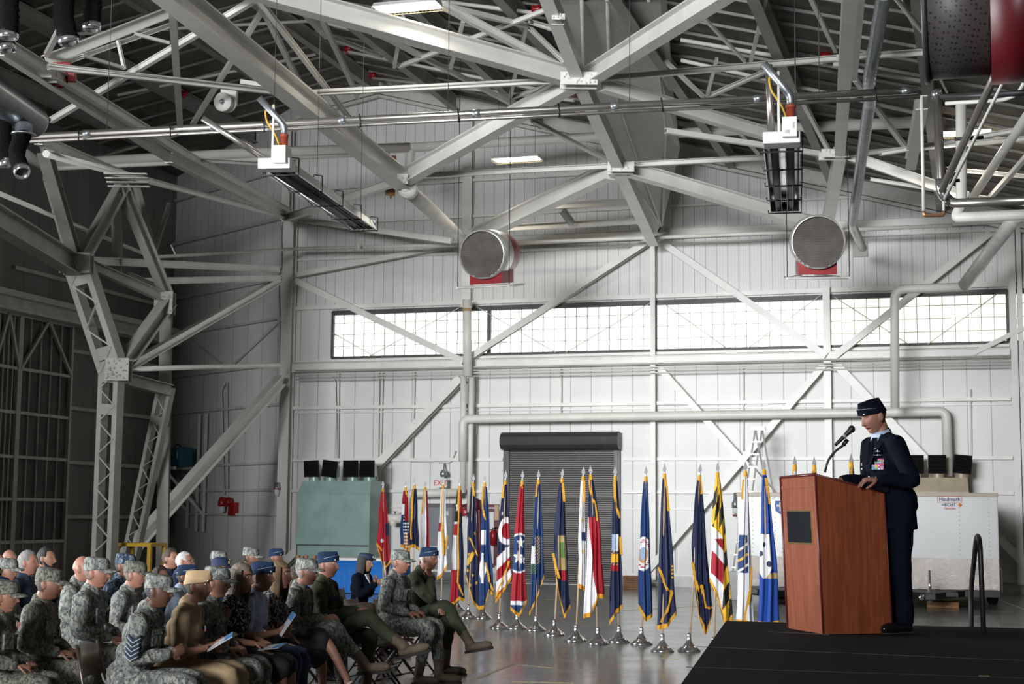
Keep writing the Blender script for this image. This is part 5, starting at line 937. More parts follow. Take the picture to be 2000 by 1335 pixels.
def flag(tip, basex, xl, xr, yb, design, fr_lines, label, ytop=30, side=1):
    tx, ty = tip; yh = 1005 + .008 * (tx - 1000); D = .72 * F0 / (yh - ty); tipp = P(tx, ty, D)
    bp = P(basex, yh + 5400 / D, D); bp.z = 0; bp.y = D; root = thing('flag', label, 'flag', bp, 0, 'state flags on chrome stands'); d = (tipp - bp); L = d.length; d.normalize()
    part(root, 'pole', POLE, lambda m: m.tube([bp + d * .1, bp + d * (L - .16)], .0145, seg=10))
    def sp_(m):
        t0 = bp + d * (L - .22); m.lathe([(0, 0), (.017, 0), (.017, .06), (.012, .075), (.016, .085), (.010, .1), (.008, .11)], t0, d, 12)
        w_ = .028; pts = [(0, .10), (-w_ * .5, .105), (-w_, .13), (-w_ * .8, .155), (0, .22), (w_ * .8, .155), (w_, .13), (w_ * .5, .105)]; rt_ = V((1, .25 * side, 0)).normalized(); b_ = d.cross(rt_)
        vs = [t0 + d * z + rt_ * x + b_ * yy * (1 - abs(z - .14) * 6) for yy in (-.006, .006) for x, z in pts]; n = len(pts); m.add(vs, [tuple(range(n)), tuple(range(n, 2 * n))[::-1]] + [(i, (i + 1) % n, n + (i + 1) % n, n + i) for i in range(n)])
    part(root, 'spear_finial', mat('silvered_spear', (.82, .82, .85), .3, .45, .03), sp_)
    part(root, 'stand', CHROME, lambda m: m.lathe([(0, .012), (.155, .0), (.158, .012), (.150, .028), (.135, .035), (.128, .05), (.10, .06), (.075, .085), (.045, .12), (.030, .15), (.026, .20), (.030, .215), (.022, .23), (.017, .24)], bp, Z, 40))
    s_ = D / F0; y0 = ty + ytop; NF, NB, NV = 44, 12, 190; rr = random.Random(int(tx)); ph = rr.uniform(0, 6); nf = rr.choice((2.2, 2.8, 3.3))
    def zof(py): return EYE + (yh - py) * s_
    def ybot(a): t = a * (len(yb) - 1); i = min(int(t), len(yb) - 2); return yb[i] + (yb[i + 1] - yb[i]) * (t - i)
    def pt(a, v, back=False):
        pyb = ybot(a); py = y0 + (pyb - y0) * v; g_ = v ** .75
        polx = basex + (tx - basex) * (yh + 5400 / D - py) / (yh + 5400 / D - ty)
        l_ = polx - 4 + (xl - polx + 4) * g_; r_ = polx + 4 + (xr - polx - 4) * g_
        px = l_ + (r_ - l_) * a; am = .036 + .058 * g_
        y = (-1 if not back else 1) * am * math.sin(math.pi * min(1, max(0, a))) ** .6 * (.62 + .38 * math.sin(a * nf * 6.28 + ph + v * 1.5)) + .018 * math.sin(v * 9 + ph)
        px += 1.0 * math.sin(v * 11 + ph * 2 + a * 3) * g_
        p = P(px, py, D); return V((p.x, D + y, p.z))
    mb = MB(); vs = []; cols = [(i / NF, False) for i in range(NF + 1)] + [(1 - (i + 1) / NB, True) for i in range(NB - 1)]; n = len(cols)
    for j in range(NV + 1):
        for a, bk in cols: vs.append(pt(a, j / NV, bk))
    mb.v = vs; ymax = max(yb)
    for j in range(NV):
        for i in range(n):
            i2 = (i + 1) % n; a = (cols[i][0] + cols[i2][0]) / 2; py = y0 + (ybot(a) - y0) * (j + .5) / NV; vv = (py - y0) / (ymax - y0)
            mb.f.append([j * n + i, j * n + i2, (j + 1) * n + i2, (j + 1) * n + i]); mb.sm.append(True); mb.m.append(KEYS.index(design(min(.999, a if not cols[i][1] else .5 + .4 * math.sin(a * 5)), vv)))
    mb.build('cloth', [FM[k] for k in KEYS], root, weld=False)
    def fringe(m):
        w_ = .05
        def strip(pl, out):
            q = [];  n_ = len(pl)
            for i, p in enumerate(pl):
                rg = .004 * math.sin(i * 2.4)
                q.append((p + V((0, out, .012)), p + V((0, out * 1.2, -w_ + rg))))
            vs = [x for t in q for x in t]; m.add(vs, [(2 * i, 2 * i + 1, 2 * i + 3, 2 * i + 2) for i in range(n_ - 1)], 0, False)
        strip([pt(i / 24, 1) for i in range(25)], -.006); strip([pt(i / 24, 1, True) for i in range(25)], .006)
    part(root, 'fringe', GOLD, fringe)
    for ln_ in fr_lines:
        if True:
            m = MB(); pl = []
            for (a0, v0), (a1, v1) in zip(ln_, ln_[1:]):
                for k in range(16): t = k / 15; pl.append(pt(a0 + (a1 - a0) * t, v0 + (v1 - v0) * t) + V((0, -.012, 0)))
            vs = []
            for i, p in enumerate(pl):
                t = (pl[min(i + 1, len(pl) - 1)] - pl[max(i - 1, 0)]); t.normalize(); nr = V((t.z, 0, -t.x)); rg = .003 * math.sin(i * 2.7); vs += [p - nr * (.019 + rg), p + nr * (.019 + rg)]
            m.add(vs, [(2 * i, 2 * i + 1, 2 * i + 3, 2 * i + 2) for i in range(len(pl) - 1)]); m.build('fringe', GOLD, root)
    part(root, 'tassel_knot', GOLD, lambda m: m.lathe([(.016, -.02), (.026, 0), (.024, .05), (.016, .065)], bp + d * ((zof(y0 - 2) - .01) / d.z), d, 12))
    return root
TL_ = [[(.55, .0), (.8, .14), (.85, .3)]]
flag((1492, 897), 1500, 1480, 1524, [1214, 1216, 1212], d_ct, [[(.6, .02), (.78, .2)]], 'bright blue flag with white shield and scroll hanging nearest the lectern front')
flag((1456, 900), 1452, 1438, 1472, [1210, 1212, 1215], d_ma, [[(.2, .02), (.05, .16)], [(.97, .62), (.8, .78), (.45, 1)]], 'white flag with pale blue emblem beside the bright blue flag')
flag((1402, 902), 1394, 1386, 1431, [1128, 1160, 1216, 1204], d_md, [[(.55, .0), (.6, .12)]], 'black and gold chequered flag with red and white crosses')
flag((1368, 905), 1346, 1351, 1392, [1098, 1200, 1232, 1190], d_plain('n'), [[(.7, .0), (.85, .1)], [(0, 1), (.55, .72), (.72, .86), (1, .98)]], 'plain navy flag on the pole nearest the stage corner', 32)
flag((1298, 904), 1294, 1284, 1321, [1222, 1218, 1192], lambda a, v: 'g' if (.58 < v < .68 and a > .82 and (v * 40) % 1 > .5) else 'n', [[(.6, .0), (.8, .12), (.9, .24)], [(0, .60), (.5, .76), (.85, .83), (.2, .98)]], 'navy flag with a zigzag gold fringe fold, middle of the gap before the stage', 30)
flag((1262, 909), 1253, 1246, 1275, [1180, 1206, 1196], d_va, [], 'blue flag with a round wreathed white seal and no gold fringe along its folds')
flag((1201, 910), 1209, 1189, 1216, [1213, 1190, 1180], d_ny, [[(.3, .0), (.35, .12), (.85, .3)], [(.95, .45), (1, .6)]], 'navy flag with a colourful crest next to the shutter door edge', 28)
flag((1153, 908), 1168, 1140, 1180, [1200, 1196, 1160, 1162], d_nc, [[(.2, .0), (.3, .08), (.75, .22), (.8, .36)]], 'flag with navy top, red field and white lower fold', 28)
flag((1140, 910), 1125, 1130, 1147, [1140, 1148], d_il, [[(.7, .0), (.8, .2)]], 'narrow white flag with gold stars tucked behind the red one', 28)
flag((1099, 914), 1083, 1080, 1114, [1080, 1150, 1200, 1180], d_nj, [[(.7, .0), (.9, .15)], [(0, 1), (.4, .86)]], 'navy flag with a green crest in front of the shutter door', 28)
flag((1052, 917), 1047, 1034, 1064, [1196, 1165, 1118], d_wreath, [[(.3, .0), (.2, .1)]], 'blue flag with a pale sheaf emblem before the shutter door', 28)
flag((1021, 918), 1010, 998, 1028, [1185, 1198, 1170], d_tn, [[(.3, .0), (.6, .03)]], 'red flag with three white stars in a blue circle', 28)
flag((988, 918), 975, 968, 1000, [1172, 1150, 1122], d_oh, [[(.2, .0), (.15, .12)], [(0, .98), (.9, .82)]], 'flag with a red disc in white ring above red and white stripes', 28)
flag((947, 925), 944, 935, 964, [1185, 1182, 1150, 1158], d_la, [[(.2, .0), (.1, .1), (.5, .3)], [(.55, .7), (.7, .92), (1, .98)]], 'blue flag with tall white bird shape among the end flags', 25)
flag((925, 925), 915, 911, 939, [1120, 1172, 1190], d_in, [[(.5, .0), (.7, .08)]], 'navy flag scattered with gold stars and a gold torch', 25)
flag((898, 931), 893, 878, 908, [1178, 1175, 1165, 1170], d_ia, [[(.4, 0), (.5, .25), (.55, .85), (.9, .97)]], 'red, white and blue flag hanging just beyond the man with chin on fist', 25)
flag((866, 930), 862, 853, 875, [1128, 1120, 1100], d_az, [[(.4, 0), (.5, .4), (.6, .8)], [(1, .62), (.7, .8)]], 'mostly white flag with a gold fringe line down its middle', 24)
flag((831, 938), 826, 819, 843, [1140, 1138], d_fl, [[(.3, 0), (.1, .25)]], 'white flag with a crimson edge hanging before the grey door', 20)
flag((810, 932), 806, 797, 819, [1066, 1062, 1070], d_plain('n'), [[(.3, .0), (.2, .3), (.25, .9)]], 'short navy flag with a gold fringe beside the red, white and blue one', 22)
flag((793, 936), 784, 781, 802, [1062, 1066, 1075], d_mo, [[(.6, 0), (.9, .1)]], 'red, white and blue flag with dark crest second from the green cabinet', 22)
flag((748, 938), 749, 736, 763, [1060, 1090, 1130, 1100], d_ar, [[(0, 1), (.5, .78)], [(.6, .85), (1, .95)]], 'red flag held by the woman in the service cap', 22)
flag((1552, 890), 1558, 1540, 1572, [1180, 1190], d_plain('w'), [[(.3, 0), (.2, .3)]], 'white flag whose spear tip shows over the lectern front edge', 28)
flag((1590, 891), 1596, 1580, 1612, [1180, 1190], d_plain('n'), [[(.3, 0), (.2, .3)]], 'navy flag hidden behind the lectern except for its spear tip by the microphone stem', 28)
flag((1662, 885), 1668, 1650, 1684, [1180, 1190], d_plain('b'), [[(.3, 0), (.2, .3)]], 'blue flag behind the lectern with a ruffled gold top by the speaker', 28)
# ================================================================== PEOPLE
TS = bpy.data.scenes.new('workbench')
def voxel(mb, vox, smooth=2, mats=None, name='body', parent=None, wr=0.0, wf=9.0, matfn=None, seed=0, loc=True):
    me = bpy.data.meshes.new('tmp'); me.from_pydata([tuple(v) for v in mb.v], [], mb.f); me.update()
    bm = bmesh.new(); bm.from_mesh(me); bmesh.ops.remove_doubles(bm, verts=bm.verts, dist=1e-5); bmesh.ops.recalc_face_normals(bm, faces=bm.faces); bm.to_mesh(me); bm.free()
    o = bpy.data.objects.new('tmp', me); TS.collection.objects.link(o); md = o.modifiers.new('r', 'REMESH'); md.mode = 'VOXEL'; md.voxel_size = vox; md.adaptivity = 0
    if smooth: sm = o.modifiers.new('s', 'SMOOTH'); sm.factor = .5; sm.iterations = smooth
    
    with bpy.context.temp_override(scene=TS, view_layer=TS.view_layers[0]):
        dg = bpy.context.evaluated_depsgraph_get(); m2 = bpy.data.meshes.new_from_object(o.evaluated_get(dg))
    bpy.data.objects.remove(o); bpy.data.meshes.remove(me)
    if wr > 0:
        off = V((seed * 3.1, seed * 1.7, 0))
        for v in m2.vertices:
            p = v.co; n1 = noise.noise(V((p.x * wf, p.y * wf, p.z * wf * .8)) + off); n2 = noise.noise(V((p.x * wf * 2.3 + p.z * 9, p.y * wf * 2, p.z * wf * 2.2)) + off)
            v.co = p + v.normal * ((1 - abs(n1) * 2.6) * wr + n2 * wr * .8)
    m2.materials.clear()
    for m in mats: m2.materials.append(m)
    m2.polygons.foreach_set('use_smooth', [True] * len(m2.polygons))
    if matfn: 
        for f in m2.polygons: f.material_index = matfn(f.center, f.normal)
    m2.name = name; ob = bpy.data.objects.new(name, m2); COL.objects.link(ob)
    if parent is not None: ob.parent = parent; PM[ob.name] = PM[parent.name]
    return ob
def limb(mb, pts, rs, seg=14, flat=None):
    """closed rounded tapered tube; flat=(axis vector, factor) squashes it"""
    pts = [V(p) for p in pts]; q = []; r = []
    n = len(pts)
    for i in range(n - 1):
        p0, p1, p2, p3 = pts[max(0, i - 1)], pts[i], pts[i + 1], pts[min(n - 1, i + 2)]
        for k in range(5):
            t = k / 5; q.append(.5 * ((2 * p1) + (p2 - p0) * t + (2 * p0 - 5 * p1 + 4 * p2 - p3) * t * t + (3 * p1 - p0 - 3 * p2 + p3) * t ** 3)); s = t * t * (3 - 2 * t); r.append(rs[i] * (1 - s) + rs[i + 1] * s)
    q.append(pts[-1]); r.append(rs[-1])
    d0, d1 = (q[0] - q[1]).normalized(), (q[-1] - q[-2]).normalized()
    q = [q[0] + d0 * r[0] * c for c in (.98, .8, .45)] + q + [q[-1] + d1 * r[-1] * c for c in (.45, .8, .98)]; r = [r[0] * c for c in (.18, .6, .89)] + r + [r[-1] * c for c in (.89, .6, .18)]
    o = len(mb.v); mb.tube(q, .1, seg=seg, rs=r)
    if flat:
        ax_, f = V(flat[0]).normalized(), flat[1]; c = sum(pts, V()) / n
        for i in range(o, len(mb.v)): d = (mb.v[i] - c).dot(ax_); mb.v[i] = mb.v[i] - ax_ * d * (1 - f)
def G(x, s): return math.exp(-(x / s) ** 2)
def headfn(p, fem=0.0, fat=0.0, mouth=0.0):
    x, y, z = p.x * .098, p.y * (.076 + .005 * fat), p.z * .120
    k = max(0, -z / .120)
    y *= 1 - (.30 + .08 * fem - .12 * fat) * k ** 1.3
    if x > 0: x = x * (1 - .04 * k) + .012 * k; x -= .010 * max(0, (z - .03) / .09) * 1.0
    else: x *= 1 - .42 * k ** .8
    if x < 0 and z > 0: x *= 1.06
    if p.x > 0.15:
        f = min(1, (p.x - .15) / .35); a = abs(y)
        nose = 0.0
        if -.040 < z < .030: t = (.030 - z) / .058; nose = .031 * min(1, max(0, t)) ** 1.15 if z > -.028 else .031 * (1 - ((-.028 - z) / .012)) 
        x += f * nose * G(y, .0085 + .006 * max(0, min(1, (.03 - z) / .06)))
        x += f * (.006 * G(z - .041, .010) * G(y, .05) * (1 - .5 * fem)); x -= f * .013 * G(a - .031, .015) * G(z - .022, .014)
        x += f * .004 * G(a - .042, .016) * G(z + .016, .020)
        x += f * .0095 * G(y, .020) * G(z + .052 - .002 * 0, .007) * 1.0; x += f * .0065 * G(y, .017) * G(z + .067 + mouth * .012, .007); x -= f * (.006 + .014 * mouth) * G(y, .021) * G(z + .0595 + mouth * .006, .0035 + .005 * mouth)
        x += f * .013 * G(y, .024) * G(z + .100, .016); x -= f * .006 * G(y, .03) * G(z + .083, .008)
    return V((x, y, z))
def rotm(yaw, pitch, roll=0): return Matrix.Rotation(yaw, 4, 'Z') @ Matrix.Rotation(pitch, 4, 'Y') @ Matrix.Rotation(roll, 4, 'X')
def hand(mb, wrist, dv, pn, curl=.5, side=1, s=1.0):
    """palm, four unequal bent fingers and a thumb leaving the side of the palm; dv finger direction, pn the way the palm faces"""
    dv = V(dv).normalized(); pn = V(pn); pn = (pn - dv * pn.dot(dv)).normalized(); lt_ = dv.cross(pn) * side; w = V(wrist)
    limb(mb, [w - dv * .03, w + dv * .012, w + dv * .05, w + dv * .085], [.024 * s, .026 * s, .040 * s, .038 * s], 12, (pn, .52))
    for i, (o, L) in enumerate(((.030, .072), (.010, .080), (-.010, .074), (-.029, .058))):
        b_ = w + dv * (.088 - abs(o) * .25) * s + lt_ * o * s; c = b_ - dv * .02; pts = [c, b_]; a = curl * .5 + .1 * (i == 3)
        q = b_
        for sg in (.46, .31, .23):
            a += curl * .62; q = q + (dv * math.cos(a) + pn * math.sin(a)) * L * sg * s; pts.append(q)
        limb(mb, pts, [.0090 * s, .0096 * s, .0088 * s, .0082 * s, .0070 * s], 8)
    t0 = w + dv * .022 + lt_ * .026 * s; limb(mb, [t0, t0 + (dv * .5 + lt_ * .75 + pn * .35) * .034 * s, t0 + (dv * .85 + lt_ * .75 + pn * .6) * .058 * s, t0 + (dv * 1.25 + lt_ * .6 + pn * .8) * .075 * s], [.014 * s, .0125 * s, .0105 * s, .0085 * s], 8)
def camo(name, cols, sc=26):
    m = mat(name, cols[0], .85, 0, 0, spec=.2); nt, b = nodes(m); tc = nt.nodes.new('ShaderNodeTexCoord'); prev = cols[0]
    mp = nt.nodes.new('ShaderNodeMapping'); mp.inputs['Scale'].default_value = (1, 1, .55); nt.links.new(tc.outputs['Object'], mp.inputs[0])
    for i, c in enumerate(cols[1:]):
        n = nt.nodes.new('ShaderNodeTexNoise'); n.inputs['Scale'].default_value = sc * (1 + .35 * i); n.inputs['Detail'].default_value = 3.5; n.inputs['Roughness'].default_value = .65
        a = nt.nodes.new('ShaderNodeVectorMath'); a.operation = 'ADD'; a.inputs[1].default_value = (7.3 * i, 3.1 * i, i); nt.links.new(mp.outputs[0], a.inputs[0]); nt.links.new(a.outputs[0], n.inputs['Vector'])
        prev = mixc(nt, math_n(nt, 'GREATER_THAN', n.outputs[0], .53 + .02 * i), prev, c)
    nt.links.new(prev, b.inputs['Base Color'])
    n2 = nt.nodes.new('ShaderNodeTexNoise'); n2.inputs['Scale'].default_value = 14; nt.links.new(tc.outputs['Object'], n2.inputs['Vector']); bp = nt.nodes.new('ShaderNodeBump'); bp.inputs['Strength'].default_value = .5; bp.inputs['Distance'].default_value = .02; nt.links.new(n2.outputs[0], bp.inputs['Height']); nt.links.new(bp.outputs[0], b.inputs['Normal'])
    return m
CL = dict(
    abu=camo('airman_camouflage', [(.22, .23, .21), (.115, .125, .115), (.34, .34, .30), (.075, .085, .09)]), acu=camo('grey_digital_camouflage', [(.16, .16, .13), (.085, .085, .07), (.22, .215, .18), (.055, .055, .045)], 34),
    navycamo=camo('navy_camouflage', [(.03, .05, .09), (.10, .13, .17), (.015, .02, .04), (.22, .26, .30)], 22), flight=mat('olive_flight_suit', (.060, .068, .042), .8, 0, .12, 6, .3, 25, spec=.2), blue=mat('service_dress_blue', (.0028, .0048, .0115), .85, 0, .05, 8, .12, 40, spec=.12),
    shirt=mat('pale_blue_shirt', (.42, .50, .66), .75, 0, .04, 8, .2, 30), khaki=mat('khaki_uniform', (.36, .25, .14), .8, 0, .05, 8, .2, 30), blackf=mat('black_fabric', (.012, .012, .016), .8, 0, .1), navyf=mat('navy_fabric', (.012, .025, .07), .8, 0, .1, 6, .2, 30), dblue=mat('dark_blue_jacket', (.02, .035, .065), .8, 0, .1, 6, .2, 30),
    floral=camo('floral_print', [(.03, .035, .05), (.42, .40, .36), (.025, .03, .05), (.30, .28, .24)], 30), lav=mat('lavender_blouse', (.5, .48, .62), .8, 0, .05), polka=camo('black_white_print', [(.012, .012, .015), (.012, .012, .018), (.45, .43, .4)], 40), grey=mat('grey_jacket', (.12, .12, .13), .8, 0, .1))
SKIN = {}
def skin(t):
    if t not in SKIN:
        c = dict(l=(.34, .165, .11), m=(.27, .13, .082), p=(.36, .17, .12), d=(.11, .052, .032), t=(.30, .155, .095))[t]
        SKIN[t] = mat('skin_' + dict(l='light', m='medium', p='ruddy', d='dark', t='tan')[t], c, .5, 0, .06, 18, .1, 120); SKIN[t].node_tree.nodes['Principled BSDF'].inputs['Subsurface Weight'].default_value = .08; SKIN[t].node_tree.nodes['Principled BSDF'].inputs['Subsurface Radius'].default_value = (.02, .008, .004)
    return SKIN[t]
LIP = {k: mat('lips_' + n_, c, .5, 0, 0) for k, n_, c in (('l', 'light', (.40, .13, .10)), ('m', 'medium', (.30, .11, .08)), ('p', 'ruddy', (.45, .15, .12)), ('d', 'dark', (.09, .03, .025)), ('t', 'tan', (.22, .08, .06)))}
HAIRM = {k: mat('hair_' + n_, c, .6, 0, .2, 60, .5, 150) for k, n_, c in (('bk', 'black', (.012, .010, .010)), ('br', 'brown', (.055, .033, .02)), ('gy', 'grey', (.22, .21, .20)), ('wh', 'white', (.5, .48, .46)), ('bl', 'blonde', (.15, .09, .045)), ('gb', 'ash_blonde', (.17, .135, .105)), ('st', 'stubble', (.16, .10, .075)))}
EYEW = mat('eye_white', (.7, .68, .65), .3, 0, 0); IRIS = mat('iris_dark', (.02, .015, .012), .2, 0, 0); GLASSM = mat('spectacle_frame', (.55, .55, .56), .25, .9, 0); BOOT = mat('tan_boot', (.13, .095, .065), .75, 0, .15, 10, .3, 40); BOOTS = mat('boot_sole', (.03, .025, .02), .8); SHOE = mat('black_shoe', (.008, .008, .009), .2); PIPING = mat('silver_piping', (.55, .56, .6), .35, .6); FCAP = mat('flight_cap_blue', (.009, .024, .062), .8, 0, .06, 8, spec=.2); DCAP = mat('dark_flight_cap', (.004, .0055, .012), .85, spec=.15); KCAP = mat('khaki_cap', (.46, .31, .17), .8, 0, .06); SILVERB = mat('silver_badge', (.7, .7, .72), .3, .9)
def hat(kind, H, s, parent, m=None):
    def tr(p): return H @ (V(p) * s)
    def loft(mb, rings):
        n = len(rings[0]); vs = [tr(p) for r in rings for p in r]; mb.add(vs, [(i * n + j, i * n + (j + 1) % n, (i + 1) * n + (j + 1) % n, (i + 1) * n + j) for i in range(len(rings) - 1) for j in range(n)] + [tuple(range((len(rings) - 1) * n, len(rings) * n))], 0, True)
    def ell_ring(rx, ry, z, n=32, tilt=0.0, cx=0.0): return [(cx + rx * math.cos(2 * math.pi * k / n), ry * math.sin(2 * math.pi * k / n), z + tilt * math.cos(2 * math.pi * k / n)) for k in range(n)]
    mb = MB()
    if kind in ('patrol', 'ball'):
        if kind == 'patrol': loft(mb, [ell_ring(.109, .088, .030, tilt=.008), ell_ring(.110, .089, .056, tilt=.006), ell_ring(.105, .086, .088, tilt=.0), ell_ring(.100, .083, .108, tilt=-.006), ell_ring(.094, .078, .119, tilt=-.008), ell_ring(.075, .06, .127, tilt=-.006), ell_ring(.03, .02, .128)])
        else: loft(mb, [ell_ring(.108, .087, .040, tilt=.004), ell_ring(.108, .087, .07), ell_ring(.098, .080, .10), ell_ring(.075, .06, .125), ell_ring(.04, .03, .136), ell_ring(.01, .01, .138)])
        rt_ = mb.build('cap_crown', m, parent); mb = MB(); vs = []; n = 18
        for j, (ext, dz_) in enumerate(((0, 0), (.036, -.004), (.070, -.013), (.082, -.021))):
            for k in range(n + 1):
                a = (k / n - .5) * 2.25; rx, ry = .104, .086; e = ext * math.cos(a * .75) ** .8; vs.append((rx * math.cos(a) + e, ry * math.sin(a) * (1 - .12 * j / 3), .040 + dz_ - .018 * math.sin(abs(a)) ** 2))
        q = vs + [(x, y, z - .004) for x, y, z in vs]; K = len(vs); f = [(j * (n + 1) + k, j * (n + 1) + k + 1, (j + 1) * (n + 1) + k + 1, (j + 1) * (n + 1) + k) for j in range(3) for k in range(n)]
        mb.add([tr(p) for p in q], f + [tuple(i + K for i in t)[::-1] for t in f] + [(3 * (n + 1) + k, 3 * (n + 1) + k + 1, K + 3 * (n + 1) + k + 1, K + 3 * (n + 1) + k) for k in range(n)], 0, True); mb.build('cap_visor', m, rt_)
        if kind == 'ball': mb = MB(); mb.box((.098, -.028, .065), (.110, .028, .095), M=H @ Matrix.Scale(s, 4)); mb.build('cap_badge', mat('gold_badge', (.5, .33, .08), .5), rt_)
    elif kind in ('flight', 'dflight', 'kflight'):
        n = 32; rings = []; CH = .098 if kind == 'dflight' else .094; z00 = .034
        for t in (0, .25, .5, .75, .92, 1):
            ring = []
            for k in range(n):
                a = 2 * math.pi * k / n; x = math.cos(a); y = math.sin(a); wy = .080 * (1 - t ** 1.7) + .010; ex = .110 + (-.004 if x > 0 else -.016) * t
                z = z00 + t * (CH + (.003 if x > 0 else -.012) * x * x) + .014 * x * (1 - t); ring.append((ex * x - .006 * t, wy * y, z))
            rings.append(ring)
        loft(mb, rings); rt_ = mb.build('cap_body', m, parent)
        # turned-up curtain with silver piping
        mb = MB(); lo, hi = [], []
        for k in range(n):
            a = 2 * math.pi * k / n; x, y = math.cos(a), math.sin(a); lo.append((.1135 * x, .0905 * y, .028 + .016 * x)); hi.append((.1155 * x, .088 * y * (.86), .066 + .016 * x + .012 * x))
        mb.add([tr(p) for p in lo + hi], [(k, (k + 1) % n, n + (k + 1) % n, n + k) for k in range(n)], 0, True); cv = mb.build('cap_curtain', m, rt_)
        if kind != 'kflight': mb = MB(); mb.tube([tr(p) for p in hi + [hi[0]]], .0018 * s, seg=5); mb.build('piping', PIPING, rt_)
        mb = MB(); bpn = tr((.098, .040, .052)); bpm = tr((.098, -.040, .052)); c = bpm if kind != 'dflight' else bpn; mb.ell(c, (.012, .008, .010), seg=8, rings=6); mb.build('rank_badge', SILVERB, rt_)
    elif kind == 'service':
        loft(mb, [ell_ring(.103, .088, .040, tilt=.01), ell_ring(.104, .090, .075, tilt=.006), ell_ring(.100, .086, .112, tilt=.002), ell_ring(.09, .077, .122), ell_ring(.05, .04, .126)]); rt_ = mb.build('cap_crown', m, parent)
        mb = MB(); n = 32; vs = []
        for ext, dz_ in ((0, 0), (.022, .002), (.034, .010)):
            for k in range(n): a = 2 * math.pi * k / n; e = ext * (.55 + .75 * max(0, math.cos(a))); vs.append(tr(((.102 + e) * math.cos(a), (.087 + e * .8) * math.sin(a), .045 + .010 * math.cos(a) + dz_ * (1 if abs(math.sin(a)) > .5 else -.6))))
        mb.add(vs, [(j * n + k, j * n + (k + 1) % n, (j + 1) * n + (k + 1) % n, (j + 1) * n + k) for j in range(2) for k in range(n)], 0, True); mb.build('cap_brim', m, rt_)
        mb = MB(); mb.ell(tr((.104, 0, .088)), (.008, .018, .018), seg=10, rings=8); mb.build('cap_badge', SILVERB, rt_)
def hair(kind, H, s, parent, m, front=.6, cap=False):
    def tr(p): return H @ (p * s)
    mb = MB()
    if kind == 'bald': return
    th = {'short': .006, 'crop': .003, 'full': .012, 'bob': .016, 'long': .016}[kind]; n, R_ = 40, 22; vs, fs = [], []; grid = {}
    def inside(p):
        hl = front if p.x > 0 else front
        if p.x > .35: return p.z > hl
        if p.x > -.05: return p.z > (.16 if kind in ('short', 'crop', 'full') else -.35)
        if kind in ('bob', 'long'): return p.z > -.75
        return p.z > -.42
    for i in range(R_ + 1):
        ph = math.pi * i / R_
        for j in range(n):
            a = 2 * math.pi * j / n; p = V((math.sin(ph) * math.cos(a), math.sin(ph) * math.sin(a), math.cos(ph)))
            q = headfn(p) if not (p.x > .35 and p.z < .3) else headfn(V((p.x, p.y, p.z))); d = V((q.x, q.y, q.z * .9)).normalized(); ok = inside(p) and not (cap and p.z > .42); t = th if ok else -.006; t += (.0025 * math.sin(j * 5.1 + i * 2) if kind in ('full', 'bob', 'long') else 0); vs.append(tr(q + d * t))
    fs = [(i * n + j, (i + 1) * n + j, (i + 1) * n + (j + 1) % n, i * n + (j + 1) % n) for i in range(R_) for j in range(n)]; mb.add(vs, fs, 0, True)
    o = mb.build('hair', m, parent)
    if kind in ('bob', 'long'):
        L = .10 if kind == 'bob' else .20; mb = MB(); rr = random.Random(int(s * 100) + int(front * 10) + len(kind))
        for k in range(46):
            a = math.radians(62 + 236 * k / 45); r0 = V((.094 * math.cos(a) - .005, .086 * math.sin(a), .02)); dn_ = -.11 - L * (.75 + .25 * rr.random()) * (.75 if abs(math.degrees(a) - 180) > 95 else 1)
            limb(mb, [tr(r0 + V((0, 0, .05)) * 1), tr(r0 * 1.06), tr(V((r0.x * 1.06 - .006, r0.y * 1.08, dn_ * .55))), tr(V((r0.x * .86 - .012, r0.y * .92, dn_)))], [.011 * s, .013 * s, .012 * s, .004 * s], 7)
        mb.build('hair_strands', m, o)
LEG_FLAT = dict(L=((.46, .11, .56), (.47, .12, .11), (1, .1, 0)), R=((.46, -.11, .56), (.44, -.12, .11), (1, -.1, 0)))
